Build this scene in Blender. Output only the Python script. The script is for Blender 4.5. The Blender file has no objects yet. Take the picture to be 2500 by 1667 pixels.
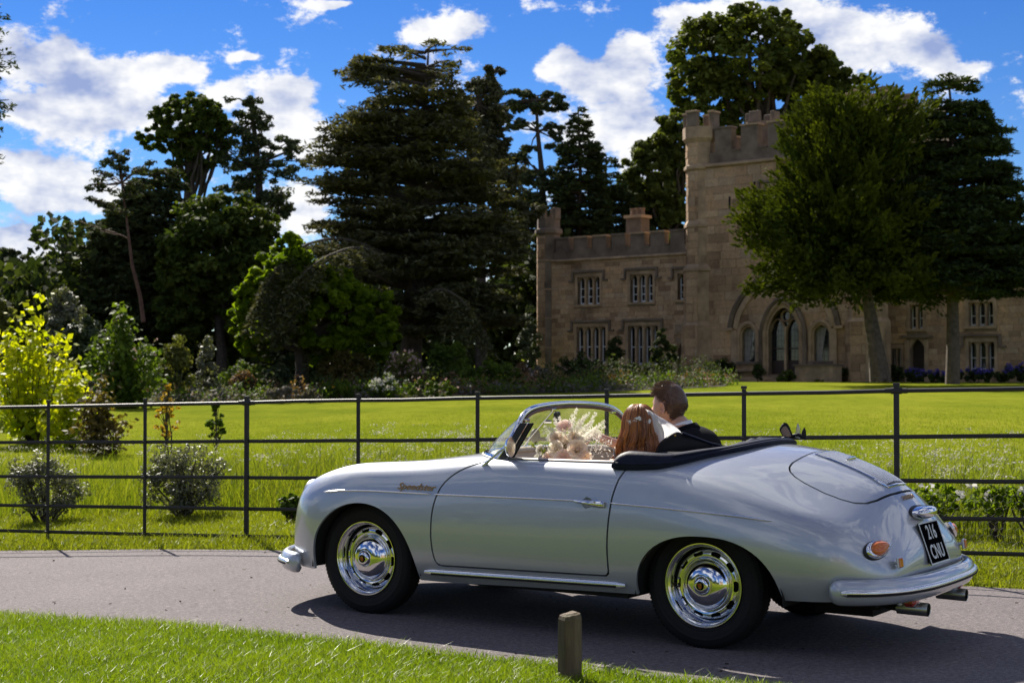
import bpy, bmesh, math, random
import numpy as np
from mathutils import Vector, Matrix
rng = np.random.default_rng(7)
random.seed(7)
R_ = math.radians
SC = bpy.context.scene
COL = SC.collection

# ------------------------------------------------------------------ camera
CAM_H = 1.3515
PITCH = 0.0211
FPX = 3800.0
cam = bpy.data.cameras.new('camera')
cam_o = bpy.data.objects.new('camera', cam)
COL.objects.link(cam_o)
cam_o.location = (0, 0, CAM_H)
cam_o.rotation_euler = (math.pi / 2 + PITCH, 0, 0)
cam.sensor_width = 36
cam.lens = FPX / 2500 * 36
cam.clip_start = 0.1
cam.clip_end = 3000
cam.dof.use_dof = True
cam.dof.focus_distance = 8.6
cam.dof.aperture_fstop = 6.3
SC.camera = cam_o

# ------------------------------------------------------------------ sun, sky
SUN_EL, SUN_AZ = R_(39), R_(-23)       # azimuth from +Y (camera forward), negative = left
sun_dir = Vector((math.sin(SUN_AZ) * math.cos(SUN_EL), math.cos(SUN_AZ) * math.cos(SUN_EL), math.sin(SUN_EL)))
sl = bpy.data.lights.new('sun', 'SUN')
sl.energy = 5.0
sl.angle = R_(0.53)
sl.color = (1.0, 0.93, 0.82)
so = bpy.data.objects.new('sun', sl)
COL.objects.link(so)
so.rotation_euler = (-sun_dir).to_track_quat('-Z', 'Y').to_euler()
so.location = sun_dir * 50

W = bpy.data.worlds.new('World')
SC.world = W
W.use_nodes = True
SC.view_settings.view_transform = 'Standard'
SC.view_settings.look = 'None'
SC.view_settings.exposure = 0.95
SC.view_settings.gamma = 1.0
SC.cycles.max_bounces = 8
SC.cycles.diffuse_bounces = 3
SC.cycles.glossy_bounces = 4
SC.cycles.transmission_bounces = 6
SC.cycles.transparent_max_bounces = 12
SC.cycles.caustics_reflective = False
SC.cycles.caustics_refractive = False
SC.cycles.sample_clamp_indirect = 6.0


def build_sky():
    nt = W.node_tree
    nt.nodes.clear()
    N = nt.nodes.new
    L = nt.links.new
    out = N('ShaderNodeOutputWorld')
    sky = N('ShaderNodeTexSky')
    sky.sky_type = 'NISHITA'
    sky.sun_disc = False
    sky.sun_elevation = SUN_EL
    sky.sun_rotation = SUN_AZ
    sky.altitude = 600
    sky.air_density = 1.0
    sky.dust_density = 0.0
    sky.ozone_density = 5.0
    hs = N('ShaderNodeHueSaturation')
    hs.inputs['Hue'].default_value = 0.512
    hs.inputs['Saturation'].default_value = 1.17
    hs.inputs['Value'].default_value = 0.64
    gm = N('ShaderNodeGamma')
    gm.inputs['Gamma'].default_value = 1.25
    L(sky.outputs[0], gm.inputs['Color'])
    L(gm.outputs[0], hs.inputs['Color'])
    bg = N('ShaderNodeBackground')
    bg.inputs['Strength'].default_value = 0.05
    L(hs.outputs[0], bg.inputs['Color'])
    tc = N('ShaderNodeTexCoord')

    def math_(op, a, b=None, clamp=False):
        n = N('ShaderNodeMath')
        n.operation = op
        n.use_clamp = clamp
        for i, v in enumerate((a, b)):
            if v is None:
                continue
            if isinstance(v, (int, float)):
                n.inputs[i].default_value = v
            else:
                L(v, n.inputs[i])
        return n.outputs[0]
    # clouds in view: soft lobes in direction space (az, el from the picture's 2352 px grid)
    lobes = [(50, 100, 150, 70), (200, 150, 130, 80), (340, 170, 110, 60), (430, 150, 70, 45), (120, 230, 170, 60), (300, 270, 150, 50), (60, 380, 150, 80), (170, 450, 120, 60), (30, 560, 110, 60), (150, 610, 150, 45), (520, 215, 70, 40),
             (690, 215, 100, 75), (650, 300, 90, 60), (730, 330, 90, 60), (690, 480, 100, 60), (540, 560, 90, 60),
             (1030, 55, 105, 45), (985, 75, 60, 30), (1300, 145, 80, 60), (1390, 200, 110, 85), (1470, 150, 80, 70), (1400, 330, 100, 70), (1480, 290, 70, 60), (1500, 400, 80, 60),
             (1600, 60, 100, 70), (1800, 30, 160, 60), (1950, 60, 150, 65), (2080, 120, 130, 55), (2190, 165, 70, 30), (1900, 150, 120, 60), (745, 0, 70, 12), (560, 130, 30, 14)]
    allb = []
    k2 = 2500 / 2352
    for (x, y, rx, ry) in lobes:
        allb.append(((x * k2 - 1250) / FPX, (914 - y * k2) / FPX, rx * k2 / FPX * 1.5, ry * k2 / FPX * 1.5))
    wn = N('ShaderNodeTexNoise')
    wn.inputs['Scale'].default_value = 22
    wn.inputs['Detail'].default_value = 9
    wn.inputs['Roughness'].default_value = 0.68
    mpn = N('ShaderNodeMapping')
    mpn.inputs['Scale'].default_value = (1, 1, 1.7)
    L(tc.outputs['Generated'], mpn.inputs['Vector'])
    L(mpn.outputs[0], wn.inputs['Vector'])
    # domain-warped direction for the lobes
    wv = N('ShaderNodeTexNoise')
    wv.inputs['Scale'].default_value = 13
    wv.inputs['Detail'].default_value = 4
    L(tc.outputs['Generated'], wv.inputs['Vector'])
    va = N('ShaderNodeVectorMath')
    va.operation = 'MULTIPLY_ADD'
    L(wv.outputs['Color'], va.inputs[0])
    va.inputs[1].default_value = (.05, .05, .04)
    va.inputs[2].default_value = (-.025, -.025, -.02)
    vb = N('ShaderNodeVectorMath')
    vb.operation = 'ADD'
    L(tc.outputs['Generated'], vb.inputs[0])
    L(va.outputs[0], vb.inputs[1])

    sp = N('ShaderNodeSeparateXYZ')
    L(vb.outputs[0], sp.inputs[0])
    yc = math_('MAXIMUM', sp.outputs['Y'], 0.02)
    cb = N('ShaderNodeCombineXYZ')
    L(math_('DIVIDE', sp.outputs['X'], yc), cb.inputs['X'])
    L(math_('DIVIDE', sp.outputs['Z'], yc), cb.inputs['Y'])

    def field(vec):
        acc = None
        for (cx, cy, ra, re) in allb:
            m = N('ShaderNodeMapping')
            m.inputs['Scale'].default_value = (1 / ra, 1 / re, 1)
            m.inputs['Location'].default_value = (-cx / ra, -cy / re, 0)
            L(vec, m.inputs['Vector'])
            g = N('ShaderNodeTexGradient')
            g.gradient_type = 'QUADRATIC_SPHERE'
            L(m.outputs[0], g.inputs['Vector'])
            acc = g.outputs['Fac'] if acc is None else math_('ADD', acc, g.outputs['Fac'])
        # beyond the picture the same broken cumulus goes on all round
        n3 = N('ShaderNodeTexNoise')
        n3.inputs['Scale'].default_value = 4.2
        n3.inputs['Detail'].default_value = 2
        L(tc.outputs['Generated'], n3.inputs['Vector'])
        rest = math_('MULTIPLY', math_('SUBTRACT', n3.outputs['Fac'], 0.47), 3.4, True)
        ax = math_('ABSOLUTE', sp.outputs['X'])
        o1 = math_('MULTIPLY', math_('SUBTRACT', math_('DIVIDE', ax, yc), 0.34), 5.0, True)
        o2 = math_('MULTIPLY', math_('SUBTRACT', math_('DIVIDE', sp.outputs['Z'], yc), 0.25), 6.0, True)
        return math_('ADD', acc, math_('MULTIPLY', rest, math_('MAXIMUM', o1, o2)))
    f0 = field(cb.outputs[0])
    f0 = math_('MINIMUM', f0, 0.75)
    nz = math_('MULTIPLY', math_('SUBTRACT', wn.outputs['Fac'], 0.5), 1.7)
    d = math_('ADD', f0, nz)
    mr = N('ShaderNodeMapRange')
    mr.interpolation_type = 'SMOOTHSTEP'
    mr.inputs['From Min'].default_value = 0.10
    mr.inputs['From Max'].default_value = 0.33
    L(d, mr.inputs['Value'])
    # shading of the clouds: thick hearts and undersides blue grey, rims white
    n2 = N('ShaderNodeTexNoise')
    n2.inputs['Scale'].default_value = 11
    n2.inputs['Detail'].default_value = 5
    n2.inputs['Roughness'].default_value = 0.55
    mp2 = N('ShaderNodeMapping')
    mp2.inputs['Location'].default_value = (3.1, 1.2, 0.4)
    mp2.inputs['Scale'].default_value = (1, 1, 1.5)
    L(tc.outputs['Generated'], mp2.inputs['Vector'])
    L(mp2.outputs[0], n2.inputs['Vector'])
    mr2 = N('ShaderNodeMapRange')
    mr2.interpolation_type = 'SMOOTHSTEP'
    mr2.inputs['From Min'].default_value = 0.43
    mr2.inputs['From Max'].default_value = 0.76
    L(math_('ADD', n2.outputs['Fac'], math_('MULTIPLY', d, 0.08)), mr2.inputs['Value'])
    # billows: brighter where the cloud thins towards the light (up), darker below
    wn2 = N('ShaderNodeTexNoise')
    wn2.inputs['Scale'].default_value = 22
    wn2.inputs['Detail'].default_value = 4
    wn2.inputs['Roughness'].default_value = 0.6
    wn3 = N('ShaderNodeTexNoise')
    wn3.inputs['Scale'].default_value = 22
    wn3.inputs['Detail'].default_value = 4
    wn3.inputs['Roughness'].default_value = 0.6
    mpo = N('ShaderNodeMapping')
    mpo.inputs['Scale'].default_value = (1, 1, 1.7)
    mpo.inputs['Location'].default_value = (-.008, .0, .022)
    L(tc.outputs['Generated'], mpo.inputs['Vector'])
    L(mpn.outputs[0], wn2.inputs['Vector'])
    L(mpo.outputs[0], wn3.inputs['Vector'])
    emb = math_('MULTIPLY', math_('SUBTRACT', wn3.outputs['Fac'], wn2.outputs['Fac']), 2.6)
    cm = N('ShaderNodeMix')
    cm.data_type = 'RGBA'
    L(math_('ADD', math_('MULTIPLY', mr2.outputs[0], .75), emb, True), cm.inputs['Factor'])
    cm.inputs[6].default_value = (0.53, 0.53, 0.53, 1)
    cm.inputs[7].default_value = (0.17, 0.215, 0.36, 1)
    bg2 = N('ShaderNodeBackground')
    bg2.inputs['Strength'].default_value = 1.0
    L(cm.outputs[2], bg2.inputs['Color'])
    mx = N('ShaderNodeMixShader')
    L(math_('MULTIPLY', mr.outputs[0], 0.97), mx.inputs[0])
    L(bg.outputs[0], mx.inputs[1])
    L(bg2.outputs[0], mx.inputs[2])
    L(mx.outputs[0], out.inputs[0])


build_sky()
W.cycles.sampling_method = 'MANUAL'
W.cycles.sample_map_resolution = 512

# ------------------------------------------------------------------ helpers
_F = Vector((0, math.cos(PITCH), math.sin(PITCH)))
_U = Vector((0, -math.sin(PITCH), math.cos(PITCH)))


def pix(u, v, d):
    """photo pixel (2500 px grid) at distance d along +Y -> world point"""
    r = _F + Vector((1, 0, 0)) * ((u - 1250) / FPX) - _U * ((v - 833.5) / FPX)
    return Vector((0, 0, CAM_H)) + r * (d / r.y)


def pxx(u, d):
    return (u - 1250) / FPX * d


def sstep(a, b, x):
    t = np.clip((np.asarray(x, float) - a) / (b - a), 0, 1)
    return t * t * (3 - 2 * t)


def fence_y(x):
    return 13.99 - 0.4476 * (np.asarray(x, float) + 4.6)


def road_z(x):
    x = np.asarray(x, float)
    return -0.225 * sstep(-0.9, -6.5, x) - 0.06 * np.clip(-6.5 - x, 0, 10) * 0.3


def ground_z(x, y):
    x = np.asarray(x, float)
    y = np.asarray(y, float)
    dy = y - fence_y(x)
    base = road_z(x)
    rise = 0.025 * sstep(-0.9, 0.3, dy) + np.clip(dy, 0, 75) * (0.0098 + 0.0022 * sstep(-8, 10, x))
    far = np.clip(y - 95, 0, 400) * 0.02
    return base * (1 - 0.4 * sstep(0, 25, dy)) + rise + far


def gz(x, y):
    return float(ground_z(x, y))


def tag(o, label=None, cat=None, group=None, kind=None):
    if label: o['label'] = label
    if cat: o['category'] = cat
    if group: o['group'] = group
    if kind: o['kind'] = kind
    return o


def empty(name, loc=(0, 0, 0), rz=0, label=None, cat=None, group=None, parent=None):
    o = bpy.data.objects.new(name, None)
    o.empty_display_size = 0.2
    COL.objects.link(o)
    o.location = loc
    o.rotation_euler = (0, 0, rz)
    if parent: o.parent = parent
    return tag(o, label, cat, group)


def link(name, me, mat=None, parent=None):
    o = bpy.data.objects.new(name, me)
    COL.objects.link(o)
    if mat is not None and len(me.materials) == 0:
        me.materials.append(mat)
    if parent is not None: o.parent = parent
    return o


def np_mesh(name, verts, faces, smooth=False, attr=None, face_attr=None, normals=None):
    """verts (n,3); faces: (m,3)/(m,4) arrays or a list of them"""
    verts = np.ascontiguousarray(verts, dtype=np.float32)
    if not isinstance(faces, list): faces = [faces]
    faces = [np.asarray(f, dtype=np.int32) for f in faces if len(f)]
    me = bpy.data.meshes.new(name)
    me.vertices.add(len(verts))
    me.vertices.foreach_set('co', verts.ravel())
    nl = sum(f.size for f in faces)
    nf = sum(len(f) for f in faces)
    me.loops.add(nl)
    me.polygons.add(nf)
    lv = np.concatenate([f.ravel() for f in faces])
    tot = np.concatenate([np.full(len(f), f.shape[1], np.int32) for f in faces])
    st = np.concatenate([[0], np.cumsum(tot)[:-1]]).astype(np.int32)
    me.loops.foreach_set('vertex_index', lv)
    me.polygons.foreach_set('loop_start', st)
    try:
        me.polygons.foreach_set('loop_total', tot)
    except Exception:
        pass
    me.polygons.foreach_set('use_smooth', np.full(nf, bool(smooth)))
    me.update(calc_edges=True)
    if attr is not None:
        a = me.attributes.new('tone', 'FLOAT', 'POINT')
        a.data.foreach_set('value', np.ascontiguousarray(attr, dtype=np.float32))
    if normals is not None:
        me.normals_split_custom_set_from_vertices([tuple(n) for n in np.asarray(normals, float)])
    return me


def spline2(pts, n):
    """Catmull-Rom through pts"""
    P = [np.array(p, float) for p in pts]
    P = [2 * P[0] - P[1]] + P + [2 * P[-1] - P[-2]]
    out = []
    m = len(P) - 3
    for k in range(n):
        t = k / (n - 1) * m
        i = min(int(t), m - 1)
        u = t - i
        a, b, c, d = P[i:i + 4]
        out.append(.5 * ((2 * b) + (c - a) * u + (2 * a - 5 * b + 4 * c - d) * u * u + (3 * b - a - 3 * c + d) * u ** 3))
    return out


class MB:
    """collects simple shapes into one mesh"""

    def __init__(self):
        self.v = []
        self.f = []

    def add(self, vs, fs):
        b = len(self.v)
        self.v += [tuple(p) for p in vs]
        self.f += [tuple(i + b for i in q) for q in fs]
        return self

    def box(self, c, s, rz=0, m=None):
        x, y, z = s[0] / 2, s[1] / 2, s[2] / 2
        P = [Vector(p) for p in ((-x, -y, -z), (x, -y, -z), (x, y, -z), (-x, y, -z), (-x, -y, z), (x, -y, z), (x, y, z), (-x, y, z))]
        M = Matrix.Rotation(rz, 3, 'Z') if m is None else m
        P = [M @ p + Vector(c) for p in P]
        return self.add(P, [(0, 3, 2, 1), (4, 5, 6, 7), (0, 1, 5, 4), (1, 2, 6, 5), (2, 3, 7, 6), (3, 0, 4, 7)])

    def tube(self, pts, rad, n=8, cap=True, closed=False):
        pts = [Vector(p) for p in pts]
        k = len(pts)
        rad = [rad] * k if isinstance(rad, (int, float, tuple)) else list(rad)
        vs = []
        up = None
        for i, p in enumerate(pts):
            if closed:
                t = pts[(i + 1) % k] - pts[i - 1]
            else:
                t = pts[min(i + 1, k - 1)] - pts[max(i - 1, 0)]
            if t.length < 1e-9: t = Vector((0, 0, 1))
            t.normalize()
            if up is None:
                up = Vector((0, 0, 1)) if abs(t.z) < 0.9 else Vector((1, 0, 0))
            a = t.cross(up)
            if a.length < 1e-6: a = t.orthogonal()
            a.normalize()
            b = a.cross(t).normalized()
            up = b
            r = rad[i]
            rx, ry = (r if isinstance(r, (tuple, list)) else (r, r))
            for j in range(n):
                w = 2 * math.pi * j / n
                vs.append(p + a * (math.cos(w) * rx) + b * (math.sin(w) * ry))
        fs = []
        m = k if closed else k - 1
        for i in range(m):
            i2 = (i + 1) % k
            for j in range(n):
                j2 = (j + 1) % n
                fs.append((i * n + j, i2 * n + j, i2 * n + j2, i * n + j2))
        if cap and not closed:
            fs.append(tuple(range(n)))
            fs.append(tuple(range((k - 1) * n + n - 1, (k - 1) * n - 1, -1)))
        return self.add(vs, fs)

    def lathe(self, prof, n=32, m=None, cap=False):
        """prof: (r, h) list, axis +Z, m: 4x4"""
        m = m or Matrix.Identity(4)
        vs = []
        for r, h in prof:
            for j in range(n):
                w = 2 * math.pi * j / n
                vs.append(m @ Vector((r * math.cos(w), r * math.sin(w), h)))
        fs = []
        for i in range(len(prof) - 1):
            for j in range(n):
                j2 = (j + 1) % n
                fs.append((i * n + j, i * n + j2, (i + 1) * n + j2, (i + 1) * n + j))
        if cap:
            fs.append(tuple(range(n - 1, -1, -1)))
            fs.append(tuple(range((len(prof) - 1) * n, len(prof) * n)))
        return self.add(vs, fs)

    def prism(self, poly, h, m=None):
        """poly in XY, extruded 0..h along Z, m 4x4"""
        m = m or Matrix.Identity(4)
        n = len(poly)
        vs = [m @ Vector((p[0], p[1], 0)) for p in poly] + [m @ Vector((p[0], p[1], h)) for p in poly]
        fs = [tuple(range(n - 1, -1, -1)), tuple(range(n, 2 * n))]
        for i in range(n):
            j = (i + 1) % n
            fs.append((i, j, n + j, n + i))
        return self.add(vs, fs)

    def mesh(self, name, smooth=False, bevel=0, autosmooth=None):
        me = bpy.data.meshes.new(name)
        me.from_pydata([tuple(p) for p in self.v], [], self.f)
        bm = bmesh.new()
        bm.from_mesh(me)
        bmesh.ops.recalc_face_normals(bm, faces=bm.faces)
        if bevel:
            bmesh.ops.bevel(bm, geom=list(bm.edges), offset=bevel, segments=1, affect='EDGES', profile=0.7)
        if smooth:
            for f in bm.faces: f.smooth = True
            ang = autosmooth or R_(40)
            for e in bm.edges:
                if len(e.link_faces) == 2 and e.calc_face_angle(0) > ang: e.smooth = False
        bm.to_mesh(me)
        bm.free()
        return me

    def build(self, name, mat, parent=None, smooth=False, bevel=0, autosmooth=None):
        return link(name, self.mesh(name, smooth, bevel, autosmooth), mat, parent)


# ------------------------------------------------------------------ materials
def new_mat(name):
    m = bpy.data.materials.new(name)
    m.use_nodes = True
    nt = m.node_tree
    b = nt.nodes.get('Principled BSDF')
    return m, nt, b


def setp(b, **k):
    al = dict(color='Base Color', rough='Roughness', metal='Metallic', spec='Specular IOR Level', coat='Coat Weight',
              coatr='Coat Roughness', trans='Transmission Weight', ior='IOR', sheen='Sheen Weight', sss='Subsurface Weight')
    for q, v in k.items():
        i = b.inputs[al[q]]
        i.default_value = (*v, 1) if q == 'color' and len(v) == 3 else v


def noise_node(nt, scale, detail=4, rough=.6, coord='Object', vscale=None):
    tc = nt.nodes.new('ShaderNodeTexCoord')
    n = nt.nodes.new('ShaderNodeTexNoise')
    n.inputs['Scale'].default_value = scale
    n.inputs['Detail'].default_value = detail
    n.inputs['Roughness'].default_value = rough
    if vscale:
        mp = nt.nodes.new('ShaderNodeMapping')
        mp.inputs['Scale'].default_value = vscale
        nt.links.new(tc.outputs[coord], mp.inputs['Vector'])
        nt.links.new(mp.outputs[0], n.inputs['Vector'])
    else:
        nt.links.new(tc.outputs[coord], n.inputs['Vector'])
    return n


def ramp(nt, fac, stops):
    r = nt.nodes.new('ShaderNodeValToRGB')
    e = r.color_ramp.elements
    while len(e) > 1: e.remove(e[-1])
    e[0].position, e[0].color = stops[0][0], (*stops[0][1], 1)
    for p, c in stops[1:]:
        q = e.new(p)
        q.color = (*c, 1)
    nt.links.new(fac, r.inputs[0])
    return r.outputs[0]


def mixc(nt, fac, a, b, blend='MIX'):
    m = nt.nodes.new('ShaderNodeMix')
    m.data_type = 'RGBA'
    m.blend_type = blend
    for i, v in ((0, fac), (6, a), (7, b)):
        if isinstance(v, (int, float)):
            m.inputs[i].default_value = v
        elif isinstance(v, tuple):
            m.inputs[i].default_value = (*v, 1)
        else:
            nt.links.new(v, m.inputs[i])
    return m.outputs[2]


def bump(nt, b, h, strength=.3, dist=.02):
    n = nt.nodes.new('ShaderNodeBump')
    n.inputs['Strength'].default_value = strength
    n.inputs['Distance'].default_value = dist
    nt.links.new(h, n.inputs['Height'])
    nt.links.new(n.outputs[0], b.inputs['Normal'])


def plain(name, color, rough=.5, metal=0, var=.15, nscale=12, bumps=0, **k):
    m, nt, b = new_mat(name)
    setp(b, color=color, rough=rough, metal=metal, **k)
    if var:
        n = noise_node(nt, nscale, 5)
        lo = tuple(c * (1 - var) for c in color)
        hi = tuple(min(1, c * (1 + var)) for c in color)
        nt.links.new(ramp(nt, n.outputs['Fac'], [(.3, lo), (.7, hi)]), b.inputs['Base Color'])
        if bumps: bump(nt, b, n.outputs['Fac'], bumps, .01)
    return m


def foliage(name, c_lo, c_hi, trans=.35, rough=.55, spec=.3, trans_tint=(1.3, 1.35, .45)):
    """leaf: diffuse/gloss + light coming through the blade; tone attribute varies the leaf colour"""
    m, nt, b = new_mat(name)
    at = nt.nodes.new('ShaderNodeAttribute')
    at.attribute_name = 'tone'
    c = ramp(nt, at.outputs['Fac'], [(0, c_lo), (1, c_hi)])
    nt.links.new(c, b.inputs['Base Color'])
    setp(b, rough=rough, spec=spec)
    tr = nt.nodes.new('ShaderNodeBsdfTranslucent')
    nt.links.new(mixc(nt, 1.0, c, trans_tint, 'MULTIPLY'), tr.inputs['Color'])
    mx = nt.nodes.new('ShaderNodeMixShader')
    mx.inputs[0].default_value = trans
    nt.links.new(b.outputs[0], mx.inputs[1])
    nt.links.new(tr.outputs[0], mx.inputs[2])
    nt.links.new(mx.outputs[0], nt.nodes['Material Output'].inputs[0])
    return m
# ------------------------------------------------------------------ car materials
def car_mats():
    M = {}
    m, nt, b = new_mat('silver_paint')
    setp(b, color=(.45, .48, .535), metal=.50, rough=.30, coat=1.0, coatr=.015)
    b.inputs['Coat IOR'].default_value = 1.52
    n = noise_node(nt, 900, 2, .5)
    r = nt.nodes.new('ShaderNodeMapRange')
    r.inputs['To Min'].default_value = .33
    r.inputs['To Max'].default_value = .42
    nt.links.new(n.outputs['Fac'], r.inputs['Value'])
    nt.links.new(r.outputs[0], b.inputs['Roughness'])
    M['paint'] = m
    m, nt, b = new_mat('chrome')
    setp(b, color=(.76, .77, .79), metal=1, rough=.11)
    M['chrome'] = m
    M['trim'] = plain('bright_aluminium', (.80, .80, .80), .26, metal=.9, var=.04)
    M['rubber'] = plain('tyre_rubber', (.009, .009, .010), .75, var=.25, nscale=40, spec=.3)
    M['black'] = plain('black_trim', (.010, .010, .011), .55, var=.2)
    M['shadow'] = plain('underside_black', (.008, .008, .008), .9, var=.2)
    m, nt, b = new_mat('amber_lens')
    setp(b, color=(.60, .13, .004), rough=.12, coat=.6)
    M['amber'] = m
    m, nt, b = new_mat('red_lens')
    setp(b, color=(.45, .03, .02), rough=.1, coat=1)
    M['red'] = m
    m, nt, b = new_mat('headlamp_glass')
    setp(b, color=(.8, .82, .85), rough=.05, metal=.6, coat=1)
    M['lamp'] = m
    M['gold'] = plain('gilt_script', (.42, .25, .09), .3, metal=1, var=.1)
    M['steel'] = plain('brushed_steel', (.42, .42, .36), .28, metal=1, var=.15)
    M['white'] = plain('plate_white', (.62, .63, .62), .35, var=.05)
    M['plate'] = plain('plate_black', (.004, .004, .005), .6, var=.1, spec=.0)
    M['navy'] = plain('navy_canvas', (.006, .009, .026), .55, var=.3, nscale=30, bumps=.15, spec=.2)
    M['leather'] = plain('cream_leather', (.52, .43, .31), .5, var=.08, nscale=20, bumps=.05)
    M['dark_leather'] = plain('dark_leather', (.007, .007, .008), .45, var=.2, nscale=25, spec=.25)
    M['lining'] = plain('tan_lining', (.30, .21, .15), .8, var=.1)
    M['crest_red'] = plain('crest_red', (.40, .03, .02), .3, var=.1)
    # thin glass: what is behind shows, with a Fresnel reflection
    m, nt, b = new_mat('screen_glass')
    nt.nodes.remove(b)
    tr = nt.nodes.new('ShaderNodeBsdfTransparent')
    tr.inputs[0].default_value = (.90, .95, .92, 1)
    gl = nt.nodes.new('ShaderNodeBsdfGlossy')
    gl.inputs['Roughness'].default_value = .01
    df = nt.nodes.new('ShaderNodeBsdfDiffuse')
    df.inputs[0].default_value = (.75, .75, .62, 1)
    lw = nt.nodes.new('ShaderNodeLayerWeight')
    lw.inputs['Blend'].default_value = .5
    pw = nt.nodes.new('ShaderNodeMath')
    pw.operation = 'POWER'
    pw.inputs[1].default_value = 4.5
    nt.links.new(lw.outputs['Facing'], pw.inputs[0])
    fr = nt.nodes.new('ShaderNodeMapRange')
    fr.inputs['To Min'].default_value = .045
    fr.inputs['To Max'].default_value = .9
    nt.links.new(pw.outputs[0], fr.inputs['Value'])
    mx = nt.nodes.new('ShaderNodeMixShader')
    nt.links.new(fr.outputs[0], mx.inputs[0])
    nt.links.new(tr.outputs[0], mx.inputs[1])
    nt.links.new(gl.outputs[0], mx.inputs[2])
    mx2 = nt.nodes.new('ShaderNodeMixShader')       # dust film on the pane
    mx2.inputs[0].default_value = .07
    nt.links.new(mx.outputs[0], mx2.inputs[1])
    nt.links.new(df.outputs[0], mx2.inputs[2])
    nt.links.new(mx2.outputs[0], nt.nodes['Material Output'].inputs[0])
    M['glass'] = m
    return M


CM = car_mats()


# ------------------------------------------------------------------ car body surface (half, car frame: X to the nose, Y left, Z up)
def _sec(x, yz, dx=None):
    """planar-ish section; dx shifts the inner columns"""
    dx = dx or [0] * len(yz)
    return [(x + d, y, z) for (y, z), d in zip(yz, dx)]


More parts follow.
